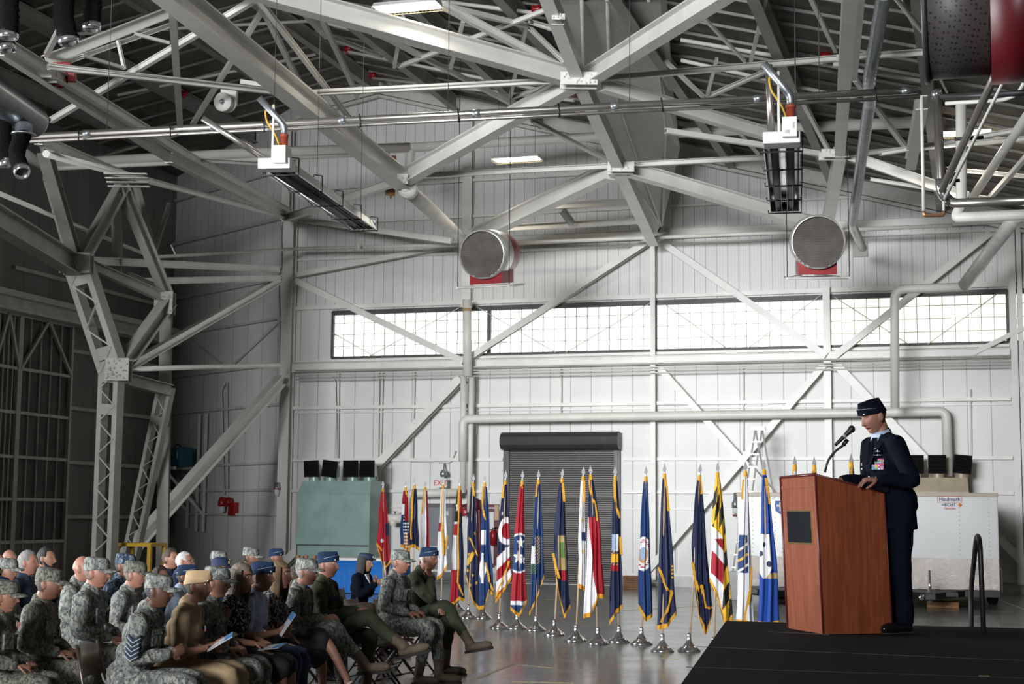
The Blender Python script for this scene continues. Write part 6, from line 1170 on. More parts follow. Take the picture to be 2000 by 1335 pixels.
def person(label, px, ytop, D, face, hd=(0, 0), top='abu', legs='abu', sk='l', hr_=('short', 'br'), hat_=None, arms='lap', leg=None, lean=.04, fem=0, fat=0, glasses=False, level=2, sleeves=1, shoes='boot', vox=None, extra=None, mouth=0, neck=0, tie=False, group='seated audience', wide=1.0, beard=False, stand=False, pos=None, sc=None, seed=None):
    yh = 1005 + .008 * (px - 1000); ztop = EYE + (yh - ytop) / F0 * D; base_top = 1.345 if hat_ else 1.315
    s = sc or max(.9, min(1.12, ztop / base_top)); hx = (px - 1000) / F0 * D; fa = math.radians(face); fwd = V((math.cos(fa), math.sin(fa), 0))
    loc = pos or (V((hx, D, 0)) - fwd * (.06 + lean * 1.0) * s); loc.z = 0 if not stand else loc.z
    root = thing('person', label, 'person', loc, fa, group); Mr = PM[root.name]; seed = seed if seed is not None else int(px + ytop); zoff = 0.0
    def T(p): return Mr @ (V(p) * s)
    def TD(d): return Mr.to_3x3() @ V(d)
    hipz = .58 if not stand else .93
    shz = hipz + .455; l1 = lean
    def tx(z): return l1 * (z - hipz) / .46 * 1.0
    neckb = V((tx(shz + .03) - .005, 0, shz + .035)); hc = V((tx(shz + .2) + .022 + .02 * hd[1], 0, hipz + .635)); HM = Mr @ Matrix.Translation(hc * s) @ rotm(math.radians(hd[0]), math.radians(hd[1] * 57.3 if abs(hd[1]) < 2 else hd[1])); vox = vox or (.0058 if level == 2 else .0085)
    A = dict(lap=dict(L=((.04, .25, hipz + .20), (.24, .13, hipz + .13), (.8, -.6, -.15), (0, -.3, -1)), R=((.04, -.25, hipz + .20), (.25, -.12, hipz + .13), (.8, .6, -.15), (0, .3, -1))),
             clasp=dict(L=((.10, .23, hipz + .20), (.36, .06, hipz + .21), (.75, -.6, .1), (0, -.8, -.5)), R=((.12, -.22, hipz + .19), (.37, -.05, hipz + .22), (.75, .6, .1), (0, .8, -.5))),
             hold=dict(L=((.08, .23, hipz + .18), (.30, .08, hipz + .19), (.8, -.5, .3), (0, -1, .2)), R=((.10, -.23, hipz + .17), (.32, -.08, hipz + .19), (.8, .5, .3), (0, 1, .2))),
             chin=dict(R=((.34, -.17, hipz + .23), (.285, -.04, hipz + .44), (-.45, .15, .85), (-.85, .3, -.3)), L=((.16, .22, hipz + .18), (.38, -.02, hipz + .12), (.6, -.7, -.1), (0, -.2, -1))),
             chest=dict(L=((.05, .22, hipz + .22), (.22, .03, hipz + .40), (.5, -.6, .4), (-.5, -.8, 0)), R=((.10, -.23, hipz + .22), (.29, -.05, hipz + .36), (.4, .7, .5), (-.5, .8, 0))),
             podium=dict(L=((.03, .27, hipz + .17), (.27, .20, hipz + .17), (.95, -.15, -.05), (0, 0, -1)), R=((.06, -.27, hipz + .17), (.33, -.20, hipz + .17), (.95, .15, -.05), (0, 0, -1))))[arms] if isinstance(arms, str) else arms
    # --- body: one continuous skin
    mb = MB(); hs = s
    hn = (88, 66) if level == 2 else (40, 30)
    Hs = HM.copy(); mb.ell((0, 0, 0), (1, 1, 1), M=None, seg=hn[0], rings=hn[1]); mb.v = [Hs @ (headfn(p, fem, fat, mouth) * s) for p in mb.v]
    for sy in (-1, 1):
        E = Hs @ Matrix.Translation(V((-.006, sy * (.079 + .005 * fat), -.002)) * s) @ Matrix.Rotation(sy * -.35, 4, 'Z') @ Matrix.Rotation(-.15, 4, 'Y'); o = len(mb.v); mb.ell((0, 0, 0), (.020 * s, .010 * s, .035 * s), seg=14, rings=10); mb.v[o:] = [E @ p for p in mb.v[o:]]
    c0 = Hs @ (V((-.030, 0, -.060)) * s); limb(mb, [T(neckb - V((0, 0, .05))), T(neckb + V((0, 0, .02))), c0, Hs @ (V((-.012, 0, -.02)) * s)], [.066 * s, (.055 - .010 * fem + .008 * fat) * s, (.050 - .009 * fem + .006 * fat) * s, .050 * s], 18)
    limb(mb, [T((0, 0, hipz)), T((tx(hipz + .25), 0, hipz + .25)), T((tx(shz - .08), 0, shz - .08)), T(neckb - V((0, 0, .02)))], [.09 * s, .085 * s, .10 * s, .05 * s])
    SH = .178 * wide * (1 - .1 * fem)
    if sleeves < 1 or level == 2 or True: limb(mb, [T((tx(shz), -SH + .02, shz - .03)), T((tx(shz), SH - .02, shz - .03))], [.04 * s, .04 * s], 10)
    for k, sg in (('L', 1), ('R', -1)):
        el, wr_, dv, pn = A[k]; shp = T((tx(shz), sg * SH, shz - .025)); thin = 1.0 if sleeves < 1 else .8
        limb(mb, [shp, T(el), T(wr_)], [.043 * s * thin * (1 - .12 * fem), .037 * s * (1 - .15 * fem), .025 * s], 12)
        if level == 2: hand(mb, T(wr_), TD(dv), TD(pn), .42 if arms != 'chin' or k == 'L' else 1.25, sg, s * (1 - .1 * fem))
        else: hand(mb, T(wr_), TD(dv), TD(pn), .4, sg, s)
    Lg = leg or LEG_FLAT
    for k, sg in (('L', 1), ('R', -1)):
        kn, an, td = Lg[k]; limb(mb, [T((0, sg * .09, hipz - .01)), T(kn), T(an)], [(.070 if legs == 'skirt' else .05) * s, .050 * s if legs == 'skirt' else .035 * s, .032 * s], 12)
        if shoes == 'heel': a0 = T(an); limb(mb, [a0 + V((0, 0, -.02)), a0 + TD(td).normalized() * .09 * s - V((0, 0, .055 * s)), a0 + TD(td).normalized() * .17 * s - V((0, 0, .07 * s))], [.030 * s, .028 * s, .018 * s], 10)
    Hi = HM.inverted()
    def mf(c, n_):
        q = Hi @ c; q = q / s
        if q.length < .16 and q.x > .07 and abs(q.y) < .024 and -.073 - mouth * .012 < q.z < -.046: return 1 if not (mouth and abs(q.z + .060 + .006 * mouth) < .0045) else 2
        return 0
    body = voxel(mb, vox, 1, [skin(sk), LIP[sk], mat('mouth_dark', (.03, .01, .008), .6)], 'body', root, matfn=mf)
    def fix(o): o.data.transform(Mr.inverted()); return o
    fix(body)
    # --- eyes, brows
    if level == 2:
        for sy in (-1, 1):
            c = Hs @ (V((.0725, sy * .0305, .0215)) * s); 
            mb = MB(); mb.ell(c, (.0105 * s,) * 3, seg=12, rings=8); e_ = mb.build('eye', EYEW if hd[1] < .25 else skin(sk), root)
            mb = MB(); f_ = (Hs.to_3x3() @ V((1, 0, -.1))).normalized(); mb.lathe([(0, .0113 * s), (.0048 * s, .0106 * s), (.0055 * s, .009 * s)], c, f_, 10); mb.build('iris', IRIS, e_)
            mb = MB(); limb(mb, [Hs @ (V((.0925, sy * .014, .043)) * s), Hs @ (V((.0905, sy * .032, .047)) * s), Hs @ (V((.076, sy * .050, .041)) * s)], [.0028 * s, .0032 * s, .002 * s], 6); mb.build('eyebrow', HAIRM['br' if hr_[1] in ('bl', 'gb', 'st') else hr_[1]], root)
    if glasses:
        def gl(m):
            for sy in (-1, 1):
                ring = [Hs @ (V((.103 - .25 * abs(sy * .031 + .021 * math.cos(a)) ** 1.0 * .35, sy * .032 + .022 * math.cos(a), .019 + .016 * math.sin(a))) * s) for a in [2 * math.pi * k / 16 for k in range(17)]]; m.tube(ring, .0016 * s, seg=5, caps=False); m.tube([Hs @ (V((.095, sy * .054, .024)) * s), Hs @ (V((.0, sy * .082, .022)) * s)], .0016 * s, seg=5)
            m.tube([Hs @ (V((.102, -.010, .022)) * s), Hs @ (V((.102, .010, .022)) * s)], .0016 * s, seg=5)
        part(root, 'glasses', GLASSM if glasses is True else BLACKM, gl)
    hair(hr_[0], HM, s, root, HAIRM[hr_[1]], .72 if hr_[0] in ('short', 'crop', 'full') else .62, bool(hat_))
    if beard:
        def bd(m):
            limb(m, [Hs @ (V((.01, -.070, -.03)) * s), Hs @ (V((.045, -.058, -.075)) * s), Hs @ (V((.088, 0, -.098)) * s), Hs @ (V((.045, .058, -.075)) * s), Hs @ (V((.01, .070, -.03)) * s)], [.008 * s, .016 * s, .020 * s, .016 * s, .008 * s], 10); limb(m, [Hs @ (V((.092, -.028, -.055)) * s), Hs @ (V((.104, 0, -.043)) * s), Hs @ (V((.092, .028, -.055)) * s)], [.005 * s, .006 * s, .005 * s], 8)
        part(root, 'beard', HAIRM['bk'], bd)
    if hat_: hat(hat_[0], HM, s, root, hat_[1])
    # --- clothing
    tm = CL[top]; mb = MB(); f_ = 1 + .10 * fat; cw = wide
    def E3(c, r): 
        o = len(mb.v); mb.ell((0, 0, 0), (r[0] * s, r[1] * s, r[2] * s), seg=20, rings=14); mb.v[o:] = [Mr.to_3x3() @ p + T(c) for p in mb.v[o:]]
    E3((tx(hipz) - .005, 0, hipz + .03), (.150 * f_, .178 * f_ * (1 - .02 * fem), .13)); E3((tx(hipz + .17), 0, hipz + .17), ((.135 - .02 * fem) * f_, (.160 - .025 * fem) * f_, .15)); E3((tx(hipz + .33), 0, hipz + .31), (.132 * f_ + .01 * fem, (.178 - .02 * fem) * cw, .155)); E3((tx(shz) - .012, 0, shz - .045), (.098, .165 * cw * (1 - .1 * fem), .075))
    limb(mb, [T((tx(shz) - .01, -SH * .93, shz - .030)), T((tx(shz) - .012, 0, shz + .008)), T((tx(shz) - .01, SH * .93, shz - .030))], [.062 * s, .070 * s, .062 * s], 16)
    if top in ('polka', 'floral') or sleeves == 0: pass
    else: limb(mb, [T(neckb - V((.005, 0, .05))), T(neckb + V((-.01, 0, .022)))], [.09 * s, (.066) * s], 18)
    for k, sg in (('L', 1), ('R', -1)):
        el, wr_, dv, pn = A[k]; shp = V((tx(shz) - .005, sg * SH, shz - .03)); el, wr_ = V(el), V(wr_); cf = wr_ + (el - wr_) * .10
        if sleeves >= 1: limb(mb, [T(shp), T(shp + (el - shp) * .5), T(el), T(el + (cf - el) * .6), T(cf)], [.074 * s, .066 * s, .058 * s, .050 * s, .041 * s], 14)
        elif sleeves > 0: limb(mb, [T(shp), T(shp + (el - shp) * .72)], [.070 * s, .062 * s], 14)
    if stand: mb.lathe([(.0, .14), (.150 * s, .12), (.165 * s, .0), (.178 * s, -.14), (.186 * s, -.20), (.0, -.205)], T((-.008, 0, hipz)), Z, 30)
    if stand:
        for i in range(len(mb.v) - 180, len(mb.v)): d_ = (mb.v[i] - T((-.008, 0, hipz))).dot(TD((1, 0, 0))); mb.v[i] = mb.v[i] - TD((1, 0, 0)) * d_ * .22
    smooth_v = .011 if level == 2 else .015
    if top in ('blue',): smooth_v = .009
    jk = fix(voxel(mb, smooth_v, 3, [tm], 'jacket' if top in ('abu', 'acu', 'blue', 'navycamo', 'dblue', 'grey') else ('flight_suit' if top == 'flight' else 'shirt'), root, wr=.0075 if top not in ('blue',) else .003, wf=8, seed=seed))
    if sleeves >= 1 and top not in ('lav', 'dblue', 'grey') and not stand:          # collar
        cb_ = neckb + V((-.004, 0, .012)); part(root, 'collar', tm, lambda m: m.lathe([(.072 * s, -.014 * s), (.078 * s, .0), (.070 * s, .028 * s), (.064 * s, .026 * s), (.062 * s, -.004)], T(cb_), (Mr.to_3x3() @ V((.18, 0, 1))).normalized(), 22))
    if level == 2 and top in ('abu', 'acu'):
        def pk(m):
            for sy in (-1, 1):
                Mk = Mr @ Matrix.Translation(V((tx(shz - .14) + .128, sy * .075 * cw, shz - .15)) * s) @ Matrix.Rotation(sy * .35, 4, 'Z'); m.rbox((-.010, -.055 * s, -.06 * s), (.012, .055 * s, .06 * s), .006, M=Mk); m.box((.008, -.056 * s, .025 * s), (.018, .056 * s, .062 * s), M=Mk)
        part(root, 'chest_pocket', tm, pk)
    if level == 2 and top == 'flight':
        for sy, mm in ((-1, mat('name_patch_navy', (.02, .035, .12), .6)), (1, mat('round_patch_tan', (.4, .33, .2), .6))):
            Mk = Mr @ Matrix.Translation(V((tx(shz - .12) + .132, sy * .075 * cw, shz - .13)) * s) @ Matrix.Rotation(sy * .45, 4, 'Z'); part(root, 'chest_patch', mm, lambda m: (m.box((-.004, -.045, -.02), (.012, .045, .02), M=Mk) if sy < 0 else m.lathe([(0, .012), (.042, .010), (.042, 0)], Mk @ V((0, 0, 0)), Mk.to_3x3() @ V((1, 0, 0)), 16)))
    # --- trousers / skirt, footwear
    lm = CL[legs] if legs != 'skirt' else CL['blackf']; mb = MB()
    mb_e = mb; o = len(mb.v); mb.ell((0, 0, 0), (.145 * s * f_, .182 * s * f_, .115 * s), seg=18, rings=12); mb.v[o:] = [Mr.to_3x3() @ p + T((-.01, 0, hipz - .01)) for p in mb.v[o:]]
    for k, sg in (('L', 1), ('R', -1)):
        kn, an, td = [V(q) for q in Lg[k]]
        if legs != 'skirt' and legs != 'print':
            lo = an + (kn - an) * (.0 if shoes != 'boot' else .30); limb(mb, [T((0, sg * .092, hipz - .01)), T(V((0, sg * .092, hipz - .01)) * .5 + kn * .5), T(kn), T(kn + (lo - kn) * .5), T(lo)], [.100 * s * f_, .088 * s, .074 * s, .064 * s, (.058 if shoes == 'boot' else .066) * s], 16)
        else: limb(mb, [T((0, sg * .085, hipz - .01)), T(V((0, sg * .085, hipz)) * .5 + kn * .5), T(kn + (an - kn) * .05), T(kn + (an - kn) * .22)], [.102 * s, .092 * s, .075 * s, .07 * s], 16)
    if legs == 'skirt': limb(mb, [T((.05, 0, hipz)), T((V(Lg['L'][0]) + V(Lg['R'][0])) / 2)], [.10 * s, .08 * s], 16)
    fix(voxel(mb, .012 if level == 2 else .016, 3, [lm], 'trousers' if legs != 'skirt' else 'skirt', root, wr=.007 if legs not in ('blue',) else .003, wf=7, seed=seed + 5))
    if shoes in ('boot', 'shoe'):
        for k in ('L', 'R'):
            kn, an, td = [V(q) for q in Lg[k]]; td = td.normalized(); up_ = (kn - an).normalized(); up_ = (up_ - td * up_.dot(td)).normalized(); mb = MB(); heel = an - up_ * .065 - td * .02
            if shoes == 'boot': limb(mb, [T(an + (kn - an) * .36), T(an), T(an - up_ * .02)], [.056 * s, .050 * s, .052 * s], 14)
            limb(mb, [T(heel), T(heel + td * .10), T(heel + td * .19), T(heel + td * .235)], [.040 * s, .043 * s, .045 * s, .034 * s], 14, None); fb = fix(voxel(mb, .010, 2, [BOOT if shoes == 'boot' else SHOE], 'boot' if shoes == 'boot' else 'shoe', root))
            Ms = Matrix.Translation(T(heel - up_ * .034)) @ Matrix((TD(td), TD(up_).cross(TD(td)), TD(up_))).transposed().to_4x4(); mb = MB(); pr = [(-.045, -.03), (-.045, .03), (-.02, .042), (.08, .038), (.16, .048), (.23, .044), (.268, .018), (.268, -.018), (.23, -.044), (.16, -.048), (.08, -.038), (-.02, -.042)]; n = len(pr); mb.add([Ms @ V((x * s, y * s, z * s)) for z in (-.018, .006) for x, y in pr], [tuple(range(n))[::-1], tuple(range(n, 2 * n))] + [(i, (i + 1) % n, n + (i + 1) % n, n + i) for i in range(n)]); mb.build('sole', BOOTS, fb)
    if shoes == 'heel':
        for k in ('L', 'R'):
            kn, an, td = [V(q) for q in Lg[k]]; a0 = T(an); tdw = TD(td).normalized(); up_ = Z - tdw * tdw.z; up_.normalize(); Ms = Matrix.Translation(a0 - up_ * .055 * s) @ Matrix((tdw, up_.cross(tdw), up_)).transposed().to_4x4(); sm_ = mat('pale_sandal', (.55, .52, .48), .5, 0, .03) if fem == 1 and hr_[1] == 'bl' else SHOE
            part(root, 'sandal', sm_, lambda m: (m.rbox((-.04 * s, -.032 * s, -.035 * s), (.20 * s, .034 * s, -.018 * s), .008, M=Ms), m.box((-.04 * s, -.012 * s, -.085 * s), (-.02 * s, .012 * s, -.03 * s), M=Ms), m.lathe([(.030 * s, -.008), (.036 * s, 0), (.030 * s, .008)], a0 + tdw * .03 * s - Z * .01, (T(kn) - a0).normalized(), 16), m.lathe([(.033 * s, -.01), (.038 * s, 0), (.033 * s, .01)], a0 + tdw * .12 * s - up_ * .045 * s, tdw, 14)))
    if extra: extra(root, Mr, s, T, HM, tx, hipz, shz, SH)
    return root
# --- accessories
def patch(root, Mr, T, p, nrm, r, m, inner=None):
    n_ = (Mr.to_3x3() @ V(nrm)).normalized(); c = T(p); o = part(root, 'shoulder_patch', m, lambda mb: mb.lathe([(0, .006), (r, .004), (r, -.012)], c, n_, 18))
    if inner: part(o, 'patch_emblem', inner, lambda mb: mb.lathe([(0, .009), (r * .55, .0085), (r * .55, .003)], c, n_, 14))
def chevron(root, Mr, T, el, sh, n=5, dark=True):
    a, b_ = V(sh), V(el); ax_ = (b_ - a); L = ax_.length; ax_.normalize(); m0 = mat('chevron_dark_blue', (.02, .03, .06), .7); m1 = mat('chevron_pale', (.42, .45, .48), .7)
    o = None
    def arcs(m, k0, wd, rad):
        for k in range(n):
            pts = []
            for j in range(9):
                t = (j - 4) / 4; ang = math.radians(-90 + t * 46); d = .10 + .032 * k + k0 - (1 - abs(t)) ** 1 * -.04; c = a + ax_ * d; side = V((0, 1, 0)) - ax_ * ax_.y; side.normalize(); fr_ = ax_.cross(side); pts.append(T(c + (side * math.sin(ang) + fr_ * math.cos(ang) * -1 * 1) * rad))
            m.tube(pts, wd, seg=5)
    q = part(root, 'rank_chevrons', m0, lambda m: arcs(m, 0, .009, .066)); part(q, 'chevron_stripe', m1, lambda m: arcs(m, 0.016, .005, .069))
def paper(label, Mr, T, c, rot, w, h, n=2):
    M = Matrix.Translation(T(c)) @ Mr.to_3x3().to_4x4() @ Matrix.Rotation(rot[0], 4, 'Z') @ Matrix.Rotation(rot[1], 4, 'Y'); root = thing('programme', label, 'booklet', T(c))
    part(root, 'page', mat('paper_white', (.62, .64, .68), .6, 0, .03), lambda m: (m.box((-h / 2, -w, -.002), (h / 2, 0, .002), M=M @ Matrix.Rotation(.25, 4, 'X')), m.box((-h / 2, 0, -.002), (h / 2, w, .002), M=M @ Matrix.Rotation(-.25, 4, 'X'))))
    part(root, 'cover_band', mat('cover_blue', (.12, .30, .60), .5, 0, .15, 20), lambda m: (m.box((h * .18, -w, .002), (h / 2, 0, .004), M=M @ Matrix.Rotation(.25, 4, 'X')), m.box((-h / 2, 0, -.004), (h / 2, w * .25, -.002), M=M @ Matrix.Rotation(-.25, 4, 'X'))))
    part(root, 'cover_seal', mat('seal_navy', (.03, .06, .15), .5), lambda m: m.lathe([(0, -.004), (w * .28, -.004), (w * .28, 0)], M @ Matrix.Rotation(-.25, 4, 'X') @ V((-h * .1, w * .55, 0)), (M.to_3x3() @ V((0, 0, 1))), 16))
# --- folding chair prototype
CHM = mat('brown_chair_enamel', (.16, .12, .09), .4, .3, .08); CHP = mat('chair_metal_tube', (.12, .10, .085), .35, .6, .08)
chair0 = thing('folding_chair', 'x', 'chair', (0, 0, 0), 0, 'folding chairs under the audience'); PM[chair0.name] = Matrix.Identity(4)
part(chair0, 'seat', CHM, lambda m: m.rbox((-.18, -.2, .425), (.22, .2, .455), .014))
def bk(m):
    n = 12; vs = []
    for z, xo in ((.60, -.255), (.83, -.30)):
        for k in range(n + 1): y = -.215 + .43 * k / n; vs.append((xo - .03 * (1 - (y / .215) ** 2), y, z - (.03 * (abs(y) / .215) ** 6 if z > .7 else 0)))
    q = vs + [(x + .018, y, z) for x, y, z in vs]; K = len(vs); m.add(q, [(k, k + 1, n + 2 + k, n + 1 + k) for k in range(n)] + [(K + k, K + n + 1 + k, K + n + 2 + k, K + k + 1) for k in range(n)] + [(k, K + k, K + k + 1, k + 1) for k in range(n)] + [(n + 1 + k, n + 2 + k, K + n + 2 + k, K + n + 1 + k) for k in range(n)] + [(0, n + 1, K + n + 1, K), (n, K + n, K + 2 * n + 1, 2 * n + 1)], 0, True)
part(chair0, 'backrest', CHM, bk)
for sy in (-1, 1):
    part(chair0, 'leg', CHP, lambda m: m.tube([(-.30, sy * .225, .84), (-.24, sy * .225, .55), (.26, sy * .225, .0)], .0125, seg=8)); part(chair0, 'leg', CHP, lambda m: m.tube([(.10, sy * .205, .43), (-.24, sy * .205, .0)], .0125, seg=8))
part(chair0, 'crossbar', CHP, lambda m: m.tube([(.19, -.225, .085), (.19, .225, .085)], .010, seg=8)); part(chair0, 'crossbar', CHP, lambda m: m.tube([(-.17, -.205, .1), (-.17, .205, .1)], .010, seg=8))
USED = [False]
def chair(loc, rz, label):
    loc = V((loc[0], loc[1], 0))
    if not USED[0]: USED[0] = True; chair0['label'] = label; chair0.matrix_world = Matrix.Translation(loc) @ Matrix.Rotation(rz, 4, 'Z'); return chair0
    return copy_tree(chair0, loc, rz, label)
# ================================================================== WHO SITS WHERE
PINKP = mat('patch_red_flag', (.35, .08, .08), .7); DK = mat('patch_dark', (.04, .04, .06), .7); WHP = mat('patch_white', (.6, .6, .55), .6); YLP = mat('patch_yellow', (.55, .4, .08), .6); BLP = mat('patch_blue', (.04, .07, .3), .6)
PAT = ('patrol', CL['abu']); PAC = ('patrol', CL['acu']); FLC = ('flight', FCAP)
def seatof(root, label): chair(root.matrix_world.translation, math.atan2(root.matrix_world[1][0], root.matrix_world[0][0]), 'brown folding chair under the ' + label)
def Pp(label, short, *a, **k):
    r = person(label, *a, **k); M = PM[r.name]; chair(M.translation - (M.to_3x3() @ V((.03, 0, 0))), k.get('chair_rz', math.atan2(M[1][0], M[0][0])), 'brown folding chair under the ' + short); return r
def ex_flight(patchm, inner):
    def f(root, Mr, s, T, HM, tx, hz, sh, SH): patch(root, Mr, T, (.02, -SH - .062, sh - .13), (.1, -1, .05), .045, patchm, inner)
    return f
def ex_chev(root, Mr, s, T, HM, tx, hz, sh, SH): chevron(root, Mr, T, (.08, -.245, hz + .19), (tx(sh), -SH - .006, sh - .03), 4)
def ex_flagp(root, Mr, s, T, HM, tx, hz, sh, SH):
    M = Mr @ Matrix.Translation(V((.02, -SH - .064, sh - .12)) * s); part(root, 'shoulder_patch', PINKP, lambda m: m.box((-.045, -.006, -.028), (.045, .006, .028), M=M)); part(root, 'shoulder_patch', DK, lambda m: m.box((0.01, -.010, 0), (.045, .002, .028), M=M))
CROSS_B = dict(L=((.44, .08, .56), (.40, .10, .11), (1, 0, 0)), R=((.46, -.02, .71), (.70, .05, .36), (.93, .1, .18)))
CROSS_C = dict(L=((.44, .10, .56), (.42, .10, .11), (1, .1, 0)), R=((.46, -.04, .74), (.78, .06, .50), (.93, .1, .22)))
# front row, from the far end towards the camera
rB = Pp('older man in olive flight suit and blue cap resting chin on fist', 'man resting chin on fist', 838, 1066, 17.7, -24, hd=(-8, .03), top='flight', legs='flight', sk='p', hr_=('short', 'wh'), hat_=FLC, arms='chin', leg=CROSS_B, glasses=True, extra=ex_flight(YLP, PINKP), lean=.15, fat=.3)
rA = Pp('man in camouflage and grey cap with glasses, both boots flat on the floor', 'camouflage man with both boots flat', 790, 1072, 16.9, -22, hd=(-6, 0), sk='p', hr_=('crop', 'st'), hat_=PAT, arms='lap', glasses=True, lean=.05, leg=dict(L=((.45, .13, .57), (.49, .13, .11), (1, .1, 0)), R=((.47, -.10, .57), (.38, -.12, .11), (1, -.15, 0))), wide=1.05)
rC = Pp('man in olive flight suit and blue flight cap with one boot on his knee', 'flight suit man with crossed boot', 652, 1075, 15.4, -14, hd=(-4, 0), top='flight', legs='flight', sk='p', hr_=('crop', 'st'), hat_=FLC, arms='clasp', leg=CROSS_C, extra=ex_flight(YLP, BLP), lean=.02, wide=1.06, fat=.3)
rD = Pp('man in camouflage with glasses and sleeve chevrons, hands clasped on his knee', 'clasped hands man with chevrons', 606, 1088, 14.7, -12, hd=(-8, 0), sk='p', hr_=('crop', 'gy'), hat_=PAT, arms='clasp', glasses=True, lean=.10, extra=ex_chev, leg=dict(L=((.45, .10, .57), (.52, .10, .11), (1, .1, 0)), R=((.45, -.08, .72), (.72, .0, .42), (.93, .1, .1))))
rE = Pp('woman with shoulder-length blonde hair in a floral sleeveless top and black skirt', 'blonde woman in floral top', 558, 1100, 14.0, -10, hd=(-10, .02), top='floral', legs='skirt', sk='p', hr_=('long', 'bl'), arms='lap', fem=1, sleeves=0, shoes='heel', lean=.06, leg=dict(L=((.44, .06, .58), (.50, .06, .13), (1, 0, -.3)), R=((.46, -.02, .72), (.74, .0, .33), (.8, 0, -.6))))
rF = Pp('man in pale blue short-sleeved shirt and dark blue cap holding a programme', 'pale blue shirt man', 520, 1094, 13.4, -8, hd=(-8, .04), top='shirt', legs='navyf', sk='m', hr_=('crop', 'st'), hat_=FLC, arms='hold', sleeves=.6, shoes='shoe', lean=.09, extra=lambda root, Mr, s, T, HM, tx, hz, sh, SH: part(root, 'shoulder_board', CL['navyf'], lambda m: m.rbox((-.035, -.06, -.008), (.045, .03, .012), .005, M=Mr @ Matrix.Translation(V((tx(sh), -SH + .02, sh + .045)) * s))))
rG = Pp('woman with ash blonde hair in a sleeveless black top with white dots', 'ash blonde woman', 484, 1104, 13.0, -8, hd=(-14, .06), top='polka', legs='skirt', sk='l', hr_=('long', 'gb'), arms='lap', fem=1, sleeves=0, shoes='heel', lean=.05)
rH = Pp('man in camouflage with grey cap half hidden behind the khaki cap', 'camouflage man beyond the khaki cap', 436, 1104, 12.6, -8, hd=(-2, .04), sk='p', hr_=('crop', 'st'), hat_=PAT, arms='lap', lean=.06)
def ex_ribb(root, Mr, s, T, HM, tx, hz, sh, SH):
    M = Mr @ Matrix.Translation(V((tx(sh - .14) + .135, .075, sh - .13)) * s) @ Matrix.Rotation(.4, 4, 'Z')
    cols = [(.6, .1, .1), (.7, .6, .2), (.1, .2, .5), (.7, .7, .7), (.1, .35, .15)]
    for r in range(3):
        for c in range(3): mm = mat('ribbon_%s' % 'abcde'[(r * 2 + c) % 5], cols[(r * 2 + c) % 5], .6); part(root, 'ribbon', mm, lambda m: m.box((-.004, -.045 + c * .03, -.03 + r * .014), (.010, -.017 + c * .03, -.018 + r * .014), M=M))
rI = Pp('man in khaki uniform and khaki garrison cap holding a programme', 'khaki uniform man', 396, 1110, 12.1, -6, hd=(-6, .02), top='khaki', legs='khaki', sk='m', hr_=('short', 'br'), hat_=('kflight', KCAP), arms='hold', sleeves=.6, shoes='shoe', lean=.10, extra=ex_ribb)
rJ = Pp('broad man in camouflage with pale sleeve chevrons, nearest in the front row', 'broad chevron man nearest the camera', 318, 1118, 11.5, -4, hd=(-6, .03), sk='d', hr_=('crop', 'bk'), hat_=PAT, arms='hold', lean=.12, fat=.6, wide=1.1, extra=lambda *a: chevron(a[0], a[1], a[3], (.10, -.255, a[6] + .16), (a[5](a[7]), -a[8] - .008, a[7] - .03), 5))
# woman in service dress, seated apart behind the empty chair
rW = Pp('woman in dark blue service dress and brimmed cap holding the red flag pole', 'woman in service dress', 722, 1078, 20.0, -20, hd=(-6, .12), top='blue', legs='blue', sk='t', hr_=('bob', 'bk'), hat_=('service', mat('service_cap_blue', (.012, .022, .055), .8)), arms='chest', fem=1, shoes='shoe', lean=.05, extra=lambda root, Mr, s, T, HM, tx, hz, sh, SH: (part(root, 'white_collar', mat('white_blouse', (.6, .62, .68), .7), lambda m: m.add([T(p) for p in ((tx(sh) + .075, -.05, sh + .03), (tx(sh) + .128, 0, sh - .11), (tx(sh) + .075, .05, sh + .03), (tx(sh) + .06, -.05, sh + .03), (tx(sh) + .10, 0, sh - .11), (tx(sh) + .06, .05, sh + .03))], [(0, 1, 2), (5, 4, 3), (0, 3, 4, 1), (1, 4, 5, 2), (2, 5, 3, 0)])), part(root, 'name_plate', SILVERB, lambda m: m.box((-.003, -.04, -.008), (.008, .04, .008), M=Mr @ Matrix.Translation(V((tx(sh) + .12, -.09, sh - .16)) * s) @ Matrix.Rotation(-.4, 4, 'Z')))))
# second row
rK = Pp('tall man in camouflage with grey cap and fair neck in the second row', 'tall second row man', 206, 1086, 13.2, -6, hd=(-4, 0), sk='p', hr_=('crop', 'st'), hat_=PAT, arms='lap', lean=.04, wide=1.08)
rN = Pp('young man in camouflage with grey cap seated just beyond the tall one', 'young camouflage man', 276, 1093, 14.3, -8, hd=(-2, .03), sk='p', hr_=('crop', 'st'), hat_=PAC, arms='lap', lean=.08)
rL = Pp('soldier in dark camouflage with flag patch on the sleeve, hands folded', 'soldier with flag patch and folded hands', 112, 1106, 12.2, -4, hd=(-2, .05), top='acu', legs='acu', sk='m', hr_=('crop', 'br'), hat_=PAC, arms='lap', lean=.06, extra=ex_flagp)
rM = Pp('small soldier in dark camouflage with hair pinned at the nape', 'small soldier with pinned hair', 30, 1130, 11.5, -4, hd=(-2, .05), top='acu', legs='acu', sk='m', hr_=('full', 'br'), hat_=PAC, arms='lap', lean=.05, fem=.8, extra=ex_flagp)
